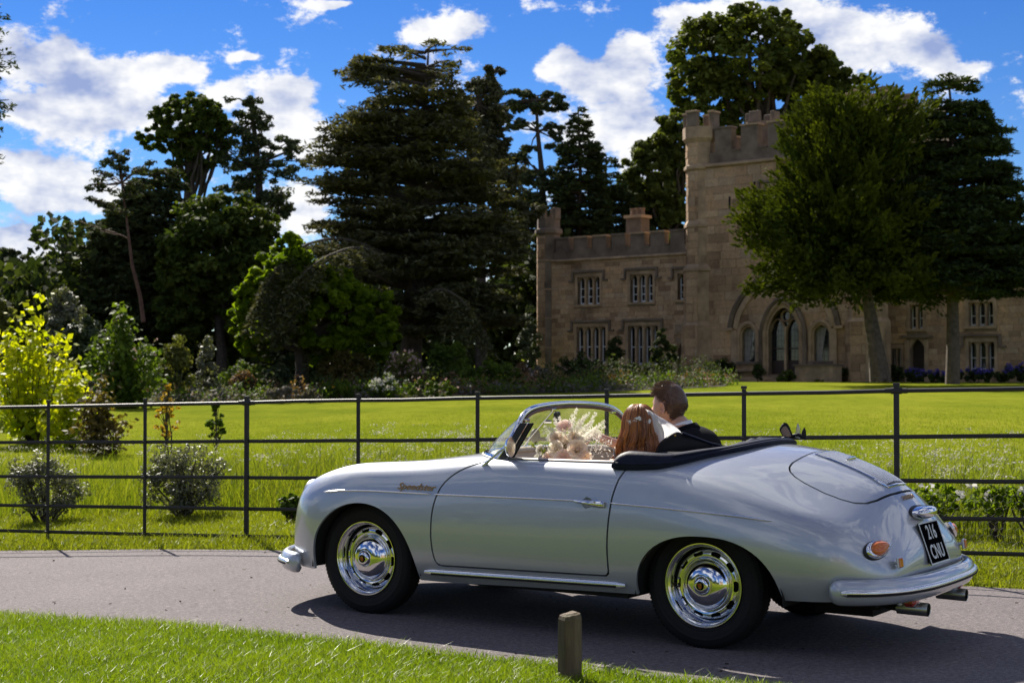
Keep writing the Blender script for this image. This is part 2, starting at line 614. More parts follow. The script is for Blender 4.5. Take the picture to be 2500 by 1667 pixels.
CAGE = [
    [(2.50, .735, .235), (2.57, .705, .235), (2.64, .66, .235), (2.70, .61, .235), (2.75, .55, .23), (2.795, .48, .23), (2.83, .40, .23), (2.86, .28, .225), (2.885, .14, .225), (2.89, 0, .225)],
    [(2.46, .755, .235), (2.545, .735, .30), (2.625, .70, .34), (2.69, .65, .36), (2.745, .585, .37), (2.80, .50, .375), (2.85, .41, .375), (2.895, .285, .37), (2.925, .14, .37), (2.935, 0, .37)],
    [(2.42, .77, .24), (2.495, .773, .35), (2.575, .745, .43), (2.637, .70, .475), (2.69, .635, .50), (2.75, .545, .515), (2.81, .43, .51), (2.87, .295, .505), (2.905, .145, .51), (2.915, 0, .51)],
    [(2.38, .775, .24), (2.44, .80, .40), (2.51, .79, .52), (2.565, .75, .595), (2.612, .69, .64), (2.657, .60, .662), (2.70, .48, .642), (2.76, .31, .615), (2.81, .15, .615), (2.825, 0, .615)],
    [(2.33, .775, .235), (2.37, .815, .40), (2.41, .815, .545), (2.45, .787, .65), (2.48, .735, .718), (2.505, .65, .760), (2.535, .53, .745), (2.58, .34, .715), (2.62, .165, .712), (2.63, 0, .715)],
    _sec(2.21, [(.77, .235), (.82, .38), (.828, .53), (.81, .67), (.772, .762), (.695, .824), (.585, .833), (.39, .803), (.19, .80), (0, .803)], [0, 0, .005, .01, .02, .04, .06, .09, .12, .13]),
    _sec(2.0, [(.76, .23), (.815, .36), (.832, .51), (.817, .66), (.778, .769), (.70, .841), (.59, .854), (.41, .842), (.2, .843), (0, .846)], [0, 0, 0, 0, .01, .02, .03, .05, .06, .06]),
    _sec(1.72, [(.75, .225), (.80, .32), (.83, .48), (.818, .645), (.78, .77), (.71, .850), (.61, .873), (.43, .879), (.21, .888), (0, .892)]),
    _sec(1.45, [(.75, .225), (.795, .31), (.828, .48), (.818, .65), (.785, .78), (.725, .865), (.64, .897), (.45, .914), (.22, .925), (0, .93)]),
    _sec(1.15, [(.755, .235), (.797, .315), (.828, .48), (.818, .65), (.788, .785), (.737, .868), (.675, .898), (.48, .925), (.24, .94), (0, .945)]),
    _sec(.80, [(.76, .243), (.798, .32), (.828, .485), (.818, .65), (.788, .785), (.737, .865), (.678, .896), (.48, .93), (.24, .95), (0, .955)]),
    _sec(.47, [(.762, .25), (.80, .33), (.828, .495), (.82, .655), (.79, .785), (.735, .865), (.67, .90), (.48, .94), (.24, .968), (0, .975)]),
    _sec(.20, [(.762, .255), (.80, .34), (.832, .50), (.826, .65), (.797, .765), (.735, .85), (.645, .905), (.45, .962), (.22, .99), (0, .995)]),
    _sec(-.05, [(.755, .265), (.805, .35), (.836, .50), (.83, .625), (.80, .725), (.738, .805), (.64, .868), (.44, .942), (.22, .978), (0, .987)]),
    _sec(-.28, [(.748, .275), (.80, .36), (.83, .485), (.822, .60), (.788, .69), (.722, .758), (.625, .812), (.45, .885), (.225, .948), (0, .966)]),
    _sec(-.48, [(.737, .28), (.778, .36), (.803, .475), (.793, .575), (.757, .655), (.69, .710), (.59, .75), (.44, .81), (.225, .888), (0, .917)]),
    [(-.60, .718, .282), (-.63, .745, .36), (-.655, .757, .455), (-.67, .74, .538), (-.68, .697, .598), (-.69, .63, .640), (-.70, .535, .675), (-.705, .41, .720), (-.705, .21, .793), (-.705, 0, .826)],
    [(-.69, .685, .285), (-.735, .69, .355), (-.765, .682, .43), (-.785, .652, .494), (-.795, .605, .538), (-.80, .54, .570), (-.805, .46, .60), (-.81, .35, .637), (-.815, .18, .69), (-.815, 0, .715)],
    [(-.765, .635, .285), (-.815, .63, .345), (-.845, .615, .402), (-.865, .58, .448), (-.875, .53, .48), (-.88, .47, .505), (-.885, .395, .528), (-.888, .30, .553), (-.89, .155, .583), (-.89, 0, .597)],
    [(-.82, .58, .285), (-.865, .565, .32), (-.895, .54, .355), (-.912, .505, .39), (-.922, .46, .412), (-.928, .405, .428), (-.932, .34, .44), (-.936, .255, .45), (-.94, .13, .457), (-.942, 0, .46)],
    [(-.83, .545, .27), (-.86, .52, .27), (-.885, .49, .275), (-.90, .455, .28), (-.91, .41, .285), (-.918, .36, .29), (-.925, .30, .295), (-.93, .22, .30), (-.935, .11, .30), (-.94, 0, .30)],
]


def bs_basis(t):
    return np.stack([(1 - t) ** 3, 3 * t ** 3 - 6 * t ** 2 + 4, -3 * t ** 3 + 3 * t ** 2 + 3 * t + 1, t ** 3], -1) / 6


def bs_ghost(P):
    mir = P[:, -2] * np.array([1, -1, 1])
    P = np.concatenate([(2 * P[:, :1] - P[:, 1:2]), P, mir[:, None]], 1)
    return np.concatenate([2 * P[:1] - P[1:2], P, 2 * P[-1:] - P[-2:-1]], 0)


def bs_eval(P, U, V):
    G = bs_ghost(P)
    ni, nj = P.shape[:2]
    iu = np.clip(U.astype(int), 0, ni - 2)
    jv = np.clip(V.astype(int), 0, nj - 2)
    bu, bv = bs_basis(U - iu), bs_basis(V - jv)
    S = 0
    for a in range(4):
        for b in range(4):
            S = S + (bu[:, a][:, None] * bv[:, b][None, :])[..., None] * G[np.ix_(iu + a, jv + b)]
    return S


def body_grid(nu=12, nv=11):
    T = np.array(CAGE, float)
    P = T.copy()
    ii, jj = np.arange(T.shape[0]).astype(float), np.arange(T.shape[1]).astype(float)
    for _ in range(1):
        D = T - bs_eval(P, ii, jj)
        P = P + D * 0.9
        P[:, -1, 1] = 0
    U = np.linspace(0, T.shape[0] - 1, (T.shape[0] - 1) * nu + 1)
    V = np.linspace(0, T.shape[1] - 1, (T.shape[1] - 1) * nv + 1)
    S = bs_eval(P, U, V)
    S[:, -1, 1] = 0
    # analytic-ish normals
    e = 1e-3
    Su = bs_eval(P, np.clip(U + e, 0, U[-1]), V) - bs_eval(P, np.clip(U - e, 0, U[-1]), V)
    Sv = bs_eval(P, U, np.clip(V + e, 0, V[-1])) - bs_eval(P, U, np.clip(V - e, 0, V[-1]))
    Nn = np.cross(Sv, Su)
    Nn /= np.linalg.norm(Nn, axis=-1, keepdims=True) + 1e-12
    # outward: compare with the direction away from an inner axis
    c = S - np.stack([np.clip(S[..., 0], -.5, 2.4), 0 * S[..., 0], 0 * S[..., 0] + .45], -1)
    if (c * Nn).sum() < 0: Nn = -Nn
    Nn[:, -1, 1] = 0
    return S, Nn
# ------------------------------------------------------------------ ground, road, grass
def far_edge(x):
    return 13.3 - 0.4586 * (np.asarray(x, float) + 4.38)


def near_edge(x):
    x = np.asarray(x, float)
    return np.where(x > -6, 9.48 - 0.5953 * (x + 3.12), 9.48 + .5953 * 2.88 - 0.4586 * (x + 6)) - .27


def mat_lawn():
    m, nt, b = new_mat('lawn')
    n1 = noise_node(nt, .16, 6, .65, vscale=(1, .6, 1))
    n2 = noise_node(nt, 2.2, 6, .75, vscale=(1, .28, 1))
    n3 = noise_node(nt, 160, 3, .7)
    c = ramp(nt, n1.outputs['Fac'], [(.3, (.120, .160, .016)), (.5, (.175, .205, .020)), (.7, (.245, .255, .030))])
    c = mixc(nt, .55, c, ramp(nt, n2.outputs['Fac'], [(.25, (.42, .46, .4)), (.5, (1, 1, 1)), (.8, (1.35, 1.3, 1.1))]), 'MULTIPLY')
    c = mixc(nt, .6, c, ramp(nt, n3.outputs['Fac'], [(.25, (.5, .55, .4)), (.75, (1.4, 1.35, 1.3))]), 'MULTIPLY')
    nt.links.new(c, b.inputs['Base Color'])
    setp(b, rough=1.0, spec=.0)
    bump(nt, b, n3.outputs['Fac'], .6, .03)
    return m


def mat_asphalt():
    m, nt, b = new_mat('drive_asphalt')
    n1 = noise_node(nt, 220, 3, .75)
    n2 = noise_node(nt, 1.3, 5, .6)
    n3 = noise_node(nt, 42, 5, .8)
    v = nt.nodes.new('ShaderNodeTexVoronoi')
    v.inputs['Scale'].default_value = 130
    tc = nt.nodes.new('ShaderNodeTexCoord')
    nt.links.new(tc.outputs['Object'], v.inputs['Vector'])
    c = ramp(nt, n1.outputs['Fac'], [(.28, (.066, .058, .060)), (.5, (.165, .147, .150)), (.72, (.31, .28, .282))])
    c = mixc(nt, .5, c, ramp(nt, v.outputs['Distance'], [(.0, (1.35, 1.33, 1.3)), (.5, (.8, .79, .8))]), 'MULTIPLY')
    c = mixc(nt, .5, c, ramp(nt, n2.outputs['Fac'], [(.3, (.80, .79, .78)), (.7, (1.15, 1.14, 1.13))]), 'MULTIPLY')
    c = mixc(nt, .75, c, ramp(nt, n3.outputs['Fac'], [(.32, (.40, .40, .41)), (.5, (1, 1, 1)), (.66, (1.75, 1.7, 1.68))]), 'MULTIPLY')
    nt.links.new(c, b.inputs['Base Color'])
    setp(b, rough=.9, spec=.2)
    bump(nt, b, n1.outputs['Fac'], .7, .008)
    return m


MAT_LAWN = mat_lawn()


def grid_sheet(xs, ys, zf):
    X, Y = np.meshgrid(xs, ys, indexing='ij')
    Z = zf(X, Y)
    V = np.stack([X, Y, Z], -1).reshape(-1, 3)
    idx = np.arange(V.shape[0]).reshape(X.shape)
    F = np.stack([idx[:-1, :-1], idx[1:, :-1], idx[1:, 1:], idx[:-1, 1:]], -1).reshape(-1, 4)
    return V, F


xs = np.concatenate([-np.geomspace(400, 12, 22), np.linspace(-11, 11, 67), np.geomspace(12, 400, 22)])
ys = np.concatenate([np.linspace(-120, -6, 12), np.linspace(-4, 30, 103), np.geomspace(31, 700, 50)])


def gz_under(x, y):
    # the sheet dips a little under the road so the road can lie on top
    z = ground_z(x, y)
    on = (y > near_edge(x) + .03) & (y < far_edge(x) - .03)
    return z - np.where(on, .03, 0)


V, F = grid_sheet(xs, ys, gz_under)
tag(link('lawn_ground', np_mesh('lawn_ground', V, F, True), MAT_LAWN), kind='structure')

# road: strip between the two grass edges, its edges a little ragged
rv, rf = [], []
RX = np.linspace(-22, 14, 500)
rg = np.random.default_rng(3)
wob = np.convolve(rg.normal(0, 1, 540), np.ones(9) / 9, 'same')[20:520] * .02
wob2 = np.convolve(rg.normal(0, 1, 540), np.ones(7) / 7, 'same')[20:520] * .02
K = 9
RV = np.zeros((len(RX), K + 1, 3))
for k in range(K + 1):
    t = k / K
    y = near_edge(RX) + wob + (far_edge(RX) + wob2 - near_edge(RX) - wob) * t
    RV[:, k, 0] = RX
    RV[:, k, 1] = y
    RV[:, k, 2] = road_z(RX) + .004 - .012 * (abs(t - .5) * 2) ** 3 * 0
idx = np.arange(RV.shape[0] * (K + 1)).reshape(-1, K + 1)
RF = np.stack([idx[:-1, :-1], idx[1:, :-1], idx[1:, 1:], idx[:-1, 1:]], -1).reshape(-1, 4)
tag(link('road', np_mesh('road', RV.reshape(-1, 3), RF, True), mat_asphalt()), kind='structure')


# ------------------------------------------------------------------ grass blades
def blades(px, py, pz, h, w, lean, rg, seg=2, lean_dir=None, tone=None):
    """curved tapered blades; returns V,F,tone"""
    n = len(px)
    a = rg.uniform(0, 2 * np.pi, n)
    ld = rg.uniform(0, 2 * np.pi, n) if lean_dir is None else lean_dir + rg.normal(0, .9, n)
    wx, wy = np.cos(a) * w * .5, np.sin(a) * w * .5
    lx, ly = np.cos(ld) * lean * h, np.sin(ld) * lean * h
    P = np.stack([px, py, pz], -1)
    rows = []
    for k in range(seg):
        t = k / seg
        c = P + np.stack([lx * t * t, ly * t * t, h * t * (1 - .18 * t * lean)], -1)
        s = (1 - .55 * t)
        off = np.stack([wx * s, wy * s, 0 * wx], -1)
        rows += [c - off, c + off]
    tip = P + np.stack([lx, ly, h * (1 - .25 * lean)], -1)
    rows.append(tip)
    V = np.stack(rows, 1)
    m = V.shape[1]
    base = (np.arange(n) * m)[:, None]
    quads = [base + np.array([2 * k, 2 * k + 1, 2 * k + 3, 2 * k + 2]) for k in range(seg - 1)]
    tri = base + np.array([2 * seg - 2, 2 * seg - 1, 2 * seg])
    tn = rg.uniform(0, 1, n) if tone is None else tone
    return V.reshape(-1, 3), (np.concatenate(quads) if quads else np.zeros((0, 4), int)), tri, np.repeat(tn, m)


def blade_obj(name, label, px, py, h, w, lean, mat, rg, seg=2, lean_dir=None, zoff=0, cat='grass', tone=None):
    pz = ground_z(px, py) + zoff
    V, Q, T, tn = blades(px, py, pz, h, w, lean, rg, seg, lean_dir, tone)
    o = link(name, np_mesh(name, V, [Q, T], False, tn), mat)
    return tag(o, label, cat, kind='stuff')


G_NEAR = foliage('verge_grass', (.085, .150, .006), (.215, .275, .018), .50, .45, .40)
G_FAR = foliage('rough_grass', (.105, .135, .006), (.235, .250, .020), .48, .5, .3)
G_MEAD = foliage('meadow_grass', (.085, .125, .008), (.225, .240, .030), .48, .5, .3)
rg = np.random.default_rng(11)
# foreground verge
n = 150000
px = rg.uniform(-3.9, 2.6, n)
ne = near_edge(px)
py = ne - (rg.beta(1.0, 1.15, n) * 3.2 - .05)
keep = py > 5.6
px, py = px[keep], py[keep]
patch = np.sin(px * 3.1 + np.sin(py * 2.3) * 1.4) * np.cos(py * 4.2 - px) * .5 + .5
h = (.020 + .024 * patch + rg.gamma(2, .007, len(px)))
blade_obj('verge_grass', 'short bright green grass on the verge along the near road edge', px, py, h, rg.uniform(.0028, .0052, len(px)), rg.uniform(.25, 1.1, len(px)), G_NEAR, rg, 2,
          tone=np.clip(rg.normal(.35 + .35 * patch, .25), 0, 1))
# verge between road and fence, and the rough strip just behind it
n = 90000
px = rg.uniform(-7.5, 5.2, n)
fy = fence_y(px)
py = far_edge(px) - .03 + rg.beta(1, 1.2, n) * 3.0
h = rg.gamma(4, .011, n) * np.where(py < fy + .1, 1.1, .95)
blade_obj('roadside_grass', 'rough mown grass under and behind the iron fence', px, py, h, rg.uniform(.004, .009, n), rg.uniform(.3, 1.0, n), G_FAR, rg, 2)
# long meadow strip behind
n = 80000
px = rg.uniform(-9, 8, n)
dy = rg.uniform(1.7, 8.5, n)
py = fence_y(px) + dy
dens = (np.sin(px * .9 + 1) * np.cos(dy * .8 + px * .3) * .5 + .5)
lim = sstep(1.6, 2.6, dy) * (1 - sstep(5.2, 8.5, dy)) * (.45 + .55 * dens) * (.35 + .65 * sstep(-6.5, -1.5, px))
k = rg.uniform(0, 1, n) < lim
px, py, dy = px[k], py[k], dy[k]
n = len(px)
h = rg.gamma(7, .05, n) * (.55 + .45 * sstep(1.6, 3.2, dy))
blade_obj('meadow_grass', 'long unmown meadow grass behind the iron fence', px, py, h, rg.uniform(.006, .012, n), rg.uniform(.15, .7, n), G_MEAD, rg, 3)
# short blades catching the light on the open lawn
n = 110000
d = 15 + rg.beta(1, 2.0, n) * 30
px = rg.uniform(-.36, .36, n) * d
keep = d > fence_y(px) + 2.5
px, d = px[keep], d[keep]
n = len(px)
blade_obj('lawn_grass', 'close-mown lawn grass in front of the castle', px, d, rg.uniform(.025, .05, n), rg.uniform(.008, .016, n), rg.uniform(.2, .9, n),
          foliage('lawn_blade', (.120, .165, .012), (.205, .240, .022), .5, .8, .05), rg, 1)


# ------------------------------------------------------------------ leaf soup
def leaf_quads(C, N, size, aspect, rg, axis=None, bend=.0, shape='rhomb'):
    """C centres, N facing normals, size length; returns V (n*4), F, """
    n = len(C)
    N = N / (np.linalg.norm(N, axis=1, keepdims=True) + 1e-9)
    if axis is None:
        axis = rg.normal(0, 1, (n, 3))
    A = axis - (axis * N).sum(1, keepdims=True) * N
    A /= np.linalg.norm(A, axis=1, keepdims=True) + 1e-9
    B = np.cross(N, A)
    s = np.asarray(size).reshape(-1, 1) * np.ones((n, 1))
    L, Wd = A * s * .5, B * s * .5 * np.asarray(aspect).reshape(-1, 1)
    if shape == 'rhomb':
        V = np.stack([C - L, C - L * .1 + Wd, C + L, C - L * .1 - Wd], 1)
    elif shape == 'quad':
        j = rg.uniform(.75, 1.25, (4, n, 1))
        V = np.stack([C - L * j[0] - Wd * .7, C - L * .8 + Wd * j[1], C + L * j[2] + Wd * .7, C + L * .8 - Wd * j[3]], 1)
    F = (np.arange(n) * 4)[:, None] + np.array([0, 1, 2, 3])
    return V.reshape(-1, 3), F


def rand_dir(n, rg):
    v = rg.normal(0, 1, (n, 3))
    return v / np.linalg.norm(v, axis=1, keepdims=True)


def leaf_mesh(name, C, N, size, aspect, rg, tone=None, axis=None, shape='rhomb'):
    V, F = leaf_quads(C, N, size, aspect, rg, axis, 0, shape)
    tn = rg.uniform(0, 1, len(C)) if tone is None else tone
    return np_mesh(name, V, F, False, np.repeat(np.clip(tn, 0, 1), 4))


# ------------------------------------------------------------------ flower heads in the meadow
n = 1000
px = rg.uniform(-7, 8.5, n)
dy = rg.uniform(2.0, 7.0, n)
py = fence_y(px) + dy
k = rg.uniform(0, 1, n) < (.35 + .65 * sstep(-4.5, .5, px)) * sstep(1.8, 3.0, dy)
px, py = px[k], py[k]
n = len(px)
hh = rg.uniform(.38, .66, n)
base = np.stack([px, py, ground_z(px, py) + hh], -1)
m = 16
C = np.repeat(base, m, 0) + rg.normal(0, 1, (n * m, 3)) * np.array([.045, .045, .012])
me = leaf_mesh('umbels', C, np.array([0, 0, 1.]) + rg.normal(0, .5, (n * m, 3)), rg.uniform(.008, .019, n * m), .9, rg, shape='quad')
tag(link('meadow_flowers', me, foliage('umbel', (.32, .30, .24), (.56, .54, .46), .4, .7, .2, (1, 1, .95))), 'pale flat flower heads standing in the long meadow grass', 'wildflowers', kind='stuff')
st = MB()
blade_obj('flower_stems', 'thin brown green stems under the pale meadow flowers', px, py, hh, np.full(n, .008), rg.uniform(.02, .08, n), plain('stem', (.10, .10, .04), .7), rg, 2, cat='stems')

# ------------------------------------------------------------------ estate fence
IRON = plain('painted_iron', (.012, .012, .013), .6, var=.3, nscale=25)


def fence():
    root = empty('estate_fence', (-4.6, 13.99, gz(-4.6, 13.99)), 0, 'black iron five-bar estate fence along the far side of the drive', 'fence')
    o0 = root.location.copy()
    us = [-118, 119, 355, 603, 875, 1166, 1481, 1816, 2188, 2600]
    posts = []
    for u in us:
        # intersection of the pixel column with the fence line
        k = (u - 1250) / FPX
        y = (13.99 - .4476 * 4.6) / (1 + .4476 * k)
        posts.append((k * y, y))
    pd = 2
    d = Vector((1, -.4476, 0)).normalized()

    def zg(x):
        return -.163 + .203 * (x + 4.6) / 8.02
    RH = [1.218, .900, .600, .342, .115]
    for i, (x, y) in enumerate(posts):
        z = zg(x)
        joint = us[i] in (603, 2188)
        w = .036 if joint else .031
        q = MB().box((0, 0, .62), (w, .012 if not joint else .026, 1.26))
        q.box((0, 0, 1.262), (w * 1.25, .022, .022))
        p = link('post', q.mesh('post', bevel=.002), IRON, root)
        p.location = Vector((x, y, z)) - o0
        p.rotation_euler = (0, 0, math.atan2(d.y, d.x))
        if joint:
            q = MB()
            q.tube([(-.075, 0, RH[0]), (.075, 0, RH[0])], .019, 10)
            q.tube([(-.035, 0, RH[0]), (.035, 0, RH[0])], .024, 10)
            c = q.build('rail_collar', IRON, p, smooth=True)
        for h in RH[1:]:
            q = MB().box((0, -.012, h), (.045, .012, .016))
            q.build('rivet_lug', IRON, p)
    ends = [(-14.0, None), (posts[3][0], None), (posts[8][0], None), (9.0, None)]
    for a, b in zip(ends[:-1], ends[1:]):
        for j, h in enumerate(RH):
            L = []
            for t in np.linspace(0, 1, 12):
                x = a[0] + (b[0] - a[0]) * t + (.004 if t == 0 else (-.004 if t == 1 else 0))
                L.append(Vector((x, float(fence_y(x)), zg(x) + h + (rg.normal(0, .002) if 0 < t < 1 else 0))) - o0)
            q = MB().tube(L, .0150 if j == 0 else (.0055, .0150), 8)
            q.build('rail', IRON, root, smooth=True)
    # rabbit netting on the lower bays (hexagonal wire)
    mb = MB()
    x0, x1 = 2.35, 4.6
    s = .030
    vs, edges = [], {}
    hx = s * math.sqrt(3)
    nz = 11
    verts = []

    def P(a, z):
        x = x0 + a * d.x
        return Vector((x, float(fence_y(x)) + .02, zg(x) + z)) - o0
    na = int((x1 - x0) / d.x / hx)
    for j in range(nz):
        for i in range(na):
            a = i * hx + (hx / 2 if j % 2 else 0)
            z = .03 + j * 1.5 * s
            top = (a, z + s)
            mb.tube([P(a, z + s * .5), P(a + hx / 2, z + s)], .0011, 4, cap=False)
            mb.tube([P(a + hx / 2, z + s), P(a + hx, z + s * .5)], .0011, 4, cap=False)
            mb.tube([P(a, z - s * .5), P(a, z + s * .5)], .0011, 4, cap=False)
    nt_ = mb.build('wire_netting', plain('galvanised_wire', (.13, .13, .10), .7, metal=.0, var=.2), root)
    nt_['kind'] = 'stuff'


fence()

# wooden stump post on the near verge
def stump():
    m, nt, b = new_mat('weathered_oak')
    n1 = noise_node(nt, 14, 6, .7, vscale=(1, 1, .12))
    n2 = noise_node(nt, 7, 4, .6)
    c = ramp(nt, n1.outputs['Fac'], [(.3, (.045, .030, .018)), (.55, (.13, .09, .055)), (.75, (.22, .165, .11))])
    c = mixc(nt, ramp(nt, n2.outputs['Fac'], [(.45, (0, 0, 0)), (.7, (.6, .6, .6))]), c, (.07, .085, .02))
    nt.links.new(c, b.inputs['Base Color'])
    setp(b, rough=.85)
    bump(nt, b, n1.outputs['Fac'], .8, .01)
    c0 = pix(1391, 1655, 6.95)
    x, y = c0.x, c0.y
    root = empty('wooden_post', (x, y, gz(x, y)), R_(28), 'short weathered square timber post in the grass beside the drive', 'post')
    bm = bmesh.new()
    w = .045
    rows = [(-.12, 1.0), (.0, 1.0), (.12, .99), (.22, .985), (.268, .97), (.285, .86), (.292, .55)]
    rgs = random.Random(2)
    prev = None
    rings = []
    for z, s in rows:
        ring = []
        for k in range(16):
            a = 2 * math.pi * (k + .5) / 16
            r = 1 / max(abs(math.cos(a)), abs(math.sin(a)))
            r = min(r, 1.27)
            ring.append(bm.verts.new((math.cos(a) * r * w * s + .004 * z, math.sin(a) * r * w * s, z + (.006 * math.cos(a) if z > .25 else 0) + rgs.uniform(-.0015, .0015))))
        rings.append(ring)
    for a, b2 in zip(rings[:-1], rings[1:]):
        for k in range(16):
            bm.faces.new((a[k], a[(k + 1) % 16], b2[(k + 1) % 16], b2[k]))
    bm.faces.new(rings[-1])
    me = bpy.data.meshes.new('post_shaft')
    bm.to_mesh(me)
    bm.free()
    link('post_shaft', me, m, root)
    pass


stump()

# grit and leaf scraps on the drive
rgd = np.random.default_rng(77)
n = 420
gx = rgd.uniform(-5, 4.5, n)
gt = rgd.beta(.5, .5, n)
gy = near_edge(gx) + .05 + (far_edge(gx) - near_edge(gx) - .1) * gt
Pg = np.stack([gx, gy, road_z(gx) + .007], -1)
tag(link('road_grit', leaf_mesh('road_grit', Pg, np.array([0, 0, 1.]) + rgd.normal(0, .25, (n, 3)), rgd.uniform(.008, .028, n), .6, rgd, shape='quad'), plain('leaf_scrap', (.05, .035, .02), .9, var=.4)), 'dark leaf scraps and grit lying on the drive', 'grit', kind='stuff')
# ------------------------------------------------------------------ castle
BA = R_(40)
E1 = Vector((math.cos(BA), -math.sin(BA), 0))
E2 = Vector((math.sin(BA), math.cos(BA), 0))
BK = 1.1875                        # castle scale: the wall stands at 95 m
BO0 = Vector((9.0498, 80.0, 1.0))
_C = Vector((0, 0, CAM_H))
BO = _C + (BO0 - _C) * BK
BRZ = -BA
# vertical numbers below are heights above the house's own ground (1.0 m in the world)


def bempty(*a):
    o = empty(*a)
    o.scale = (BK, BK, BK)
    return o


def stone_mat(name, use_obj, dark=1.0):
    m, nt, b = new_mat(name)
    if use_obj:
        oi = nt.nodes.new('ShaderNodeObjectInfo')
        f = oi.outputs['Random']
    else:
        at = nt.nodes.new('ShaderNodeAttribute')
        at.attribute_name = 'tone'
        f = at.outputs['Fac']
    d = dark
    c = ramp(nt, f, [(0, (.20 * d, .130 * d, .080 * d)), (.2, (.32 * d, .215 * d, .128 * d)), (.45, (.40 * d, .270 * d, .160 * d)), (.6, (.35 * d, .232 * d, .138 * d)), (.78, (.43 * d, .305 * d, .190 * d)), (.9, (.33 * d, .245 * d, .165 * d)), (1, (.42 * d, .265 * d, .145 * d))])
    n1 = noise_node(nt, 1.7, 6, .65, coord='Object')
    g = nt.nodes.new('ShaderNodeNewGeometry')
    mp = nt.nodes.new('ShaderNodeMapping')
    mp.inputs['Scale'].default_value = (.9, .9, .35)
    nt.links.new(g.outputs['Position'], mp.inputs['Vector'])
    n2 = nt.nodes.new('ShaderNodeTexNoise')
    n2.inputs['Scale'].default_value = .55
    n2.inputs['Detail'].default_value = 6
    nt.links.new(mp.outputs[0], n2.inputs['Vector'])
    n3 = nt.nodes.new('ShaderNodeTexNoise')
    n3.inputs['Scale'].default_value = 7
    n3.inputs['Detail'].default_value = 6
    nt.links.new(g.outputs['Position'], n3.inputs['Vector'])
    c = mixc(nt, .9, c, ramp(nt, n2.outputs['Fac'], [(.30, (.42, .41, .40)), (.46, (.9, .88, .86)), (.56, (1, 1, 1)), (.72, (1.28, 1.18, 1.0))]), 'MULTIPLY')
    c = mixc(nt, .6, c, ramp(nt, n3.outputs['Fac'], [(.3, (.66, .66, .66)), (.7, (1.25, 1.22, 1.18))]), 'MULTIPLY')
    nt.links.new(c, b.inputs['Base Color'])
    setp(b, rough=.9, spec=.2)
    bump(nt, b, n3.outputs['Fac'], .5, .03)
    return m


ST_OBJ = stone_mat('sandstone_block', True, 1.25)
ST_ATT = stone_mat('sandstone_masonry', False, 1.25)
ST_DARK = plain('soot_stone', (.165, .122, .088), .9, var=.45, nscale=1.2, bumps=.3)
MORTAR = plain('lime_mortar', (.27, .195, .125), .95, var=.25, nscale=3)
TRIM = plain('dressed_stone', (.36, .25, .15), .85, var=.4, nscale=1.5, bumps=.2)
SASH = plain('white_sash', (.80, .81, .82), .5, var=.05)
m, nt, b = new_mat('window_glass')
setp(b, color=(.012, .014, .018), rough=.06, spec=.8)
nz_ = noise_node(nt, 1.5, 2)
bump(nt, b, nz_.outputs['Fac'], .05, .02)
WGLASS = m
CURTAIN = plain('curtain', (.30, .28, .25), .9, var=.15, nscale=3)
DOORWOOD = plain('oak_door', (.035, .020, .012), .6, var=.3, nscale=6)
LEAD = plain('lead', (.05, .05, .05), .6, metal=.3)


def sub_rect(s0, s1, z0, z1, holes):
    """split a rectangle round rectangular holes"""
    ss = sorted({s0, s1} | {min(max(h[0], s0), s1) for h in holes} | {min(max(h[1], s0), s1) for h in holes})
    out = []
    for a, b in zip(ss[:-1], ss[1:]):
        if b - a < 1e-6: continue
        mid = (a + b) / 2
        cuts = sorted((max(h[2], z0), min(h[3], z1)) for h in holes if h[0] < mid < h[1])
        z = z0
        for c0, c1 in cuts:
            if c0 > z: out.append((a, b, z, c0))
            z = max(z, c1)
        if z < z1: out.append((a, b, z, z1))
    return out


_unit = None


def unit_stone():
    global _unit
    if _unit is None:
        _unit = MB().box((0, 0, 0), (1, 1, 1)).mesh('stone', bevel=.035)
        _unit.materials.append(ST_OBJ)
    return _unit


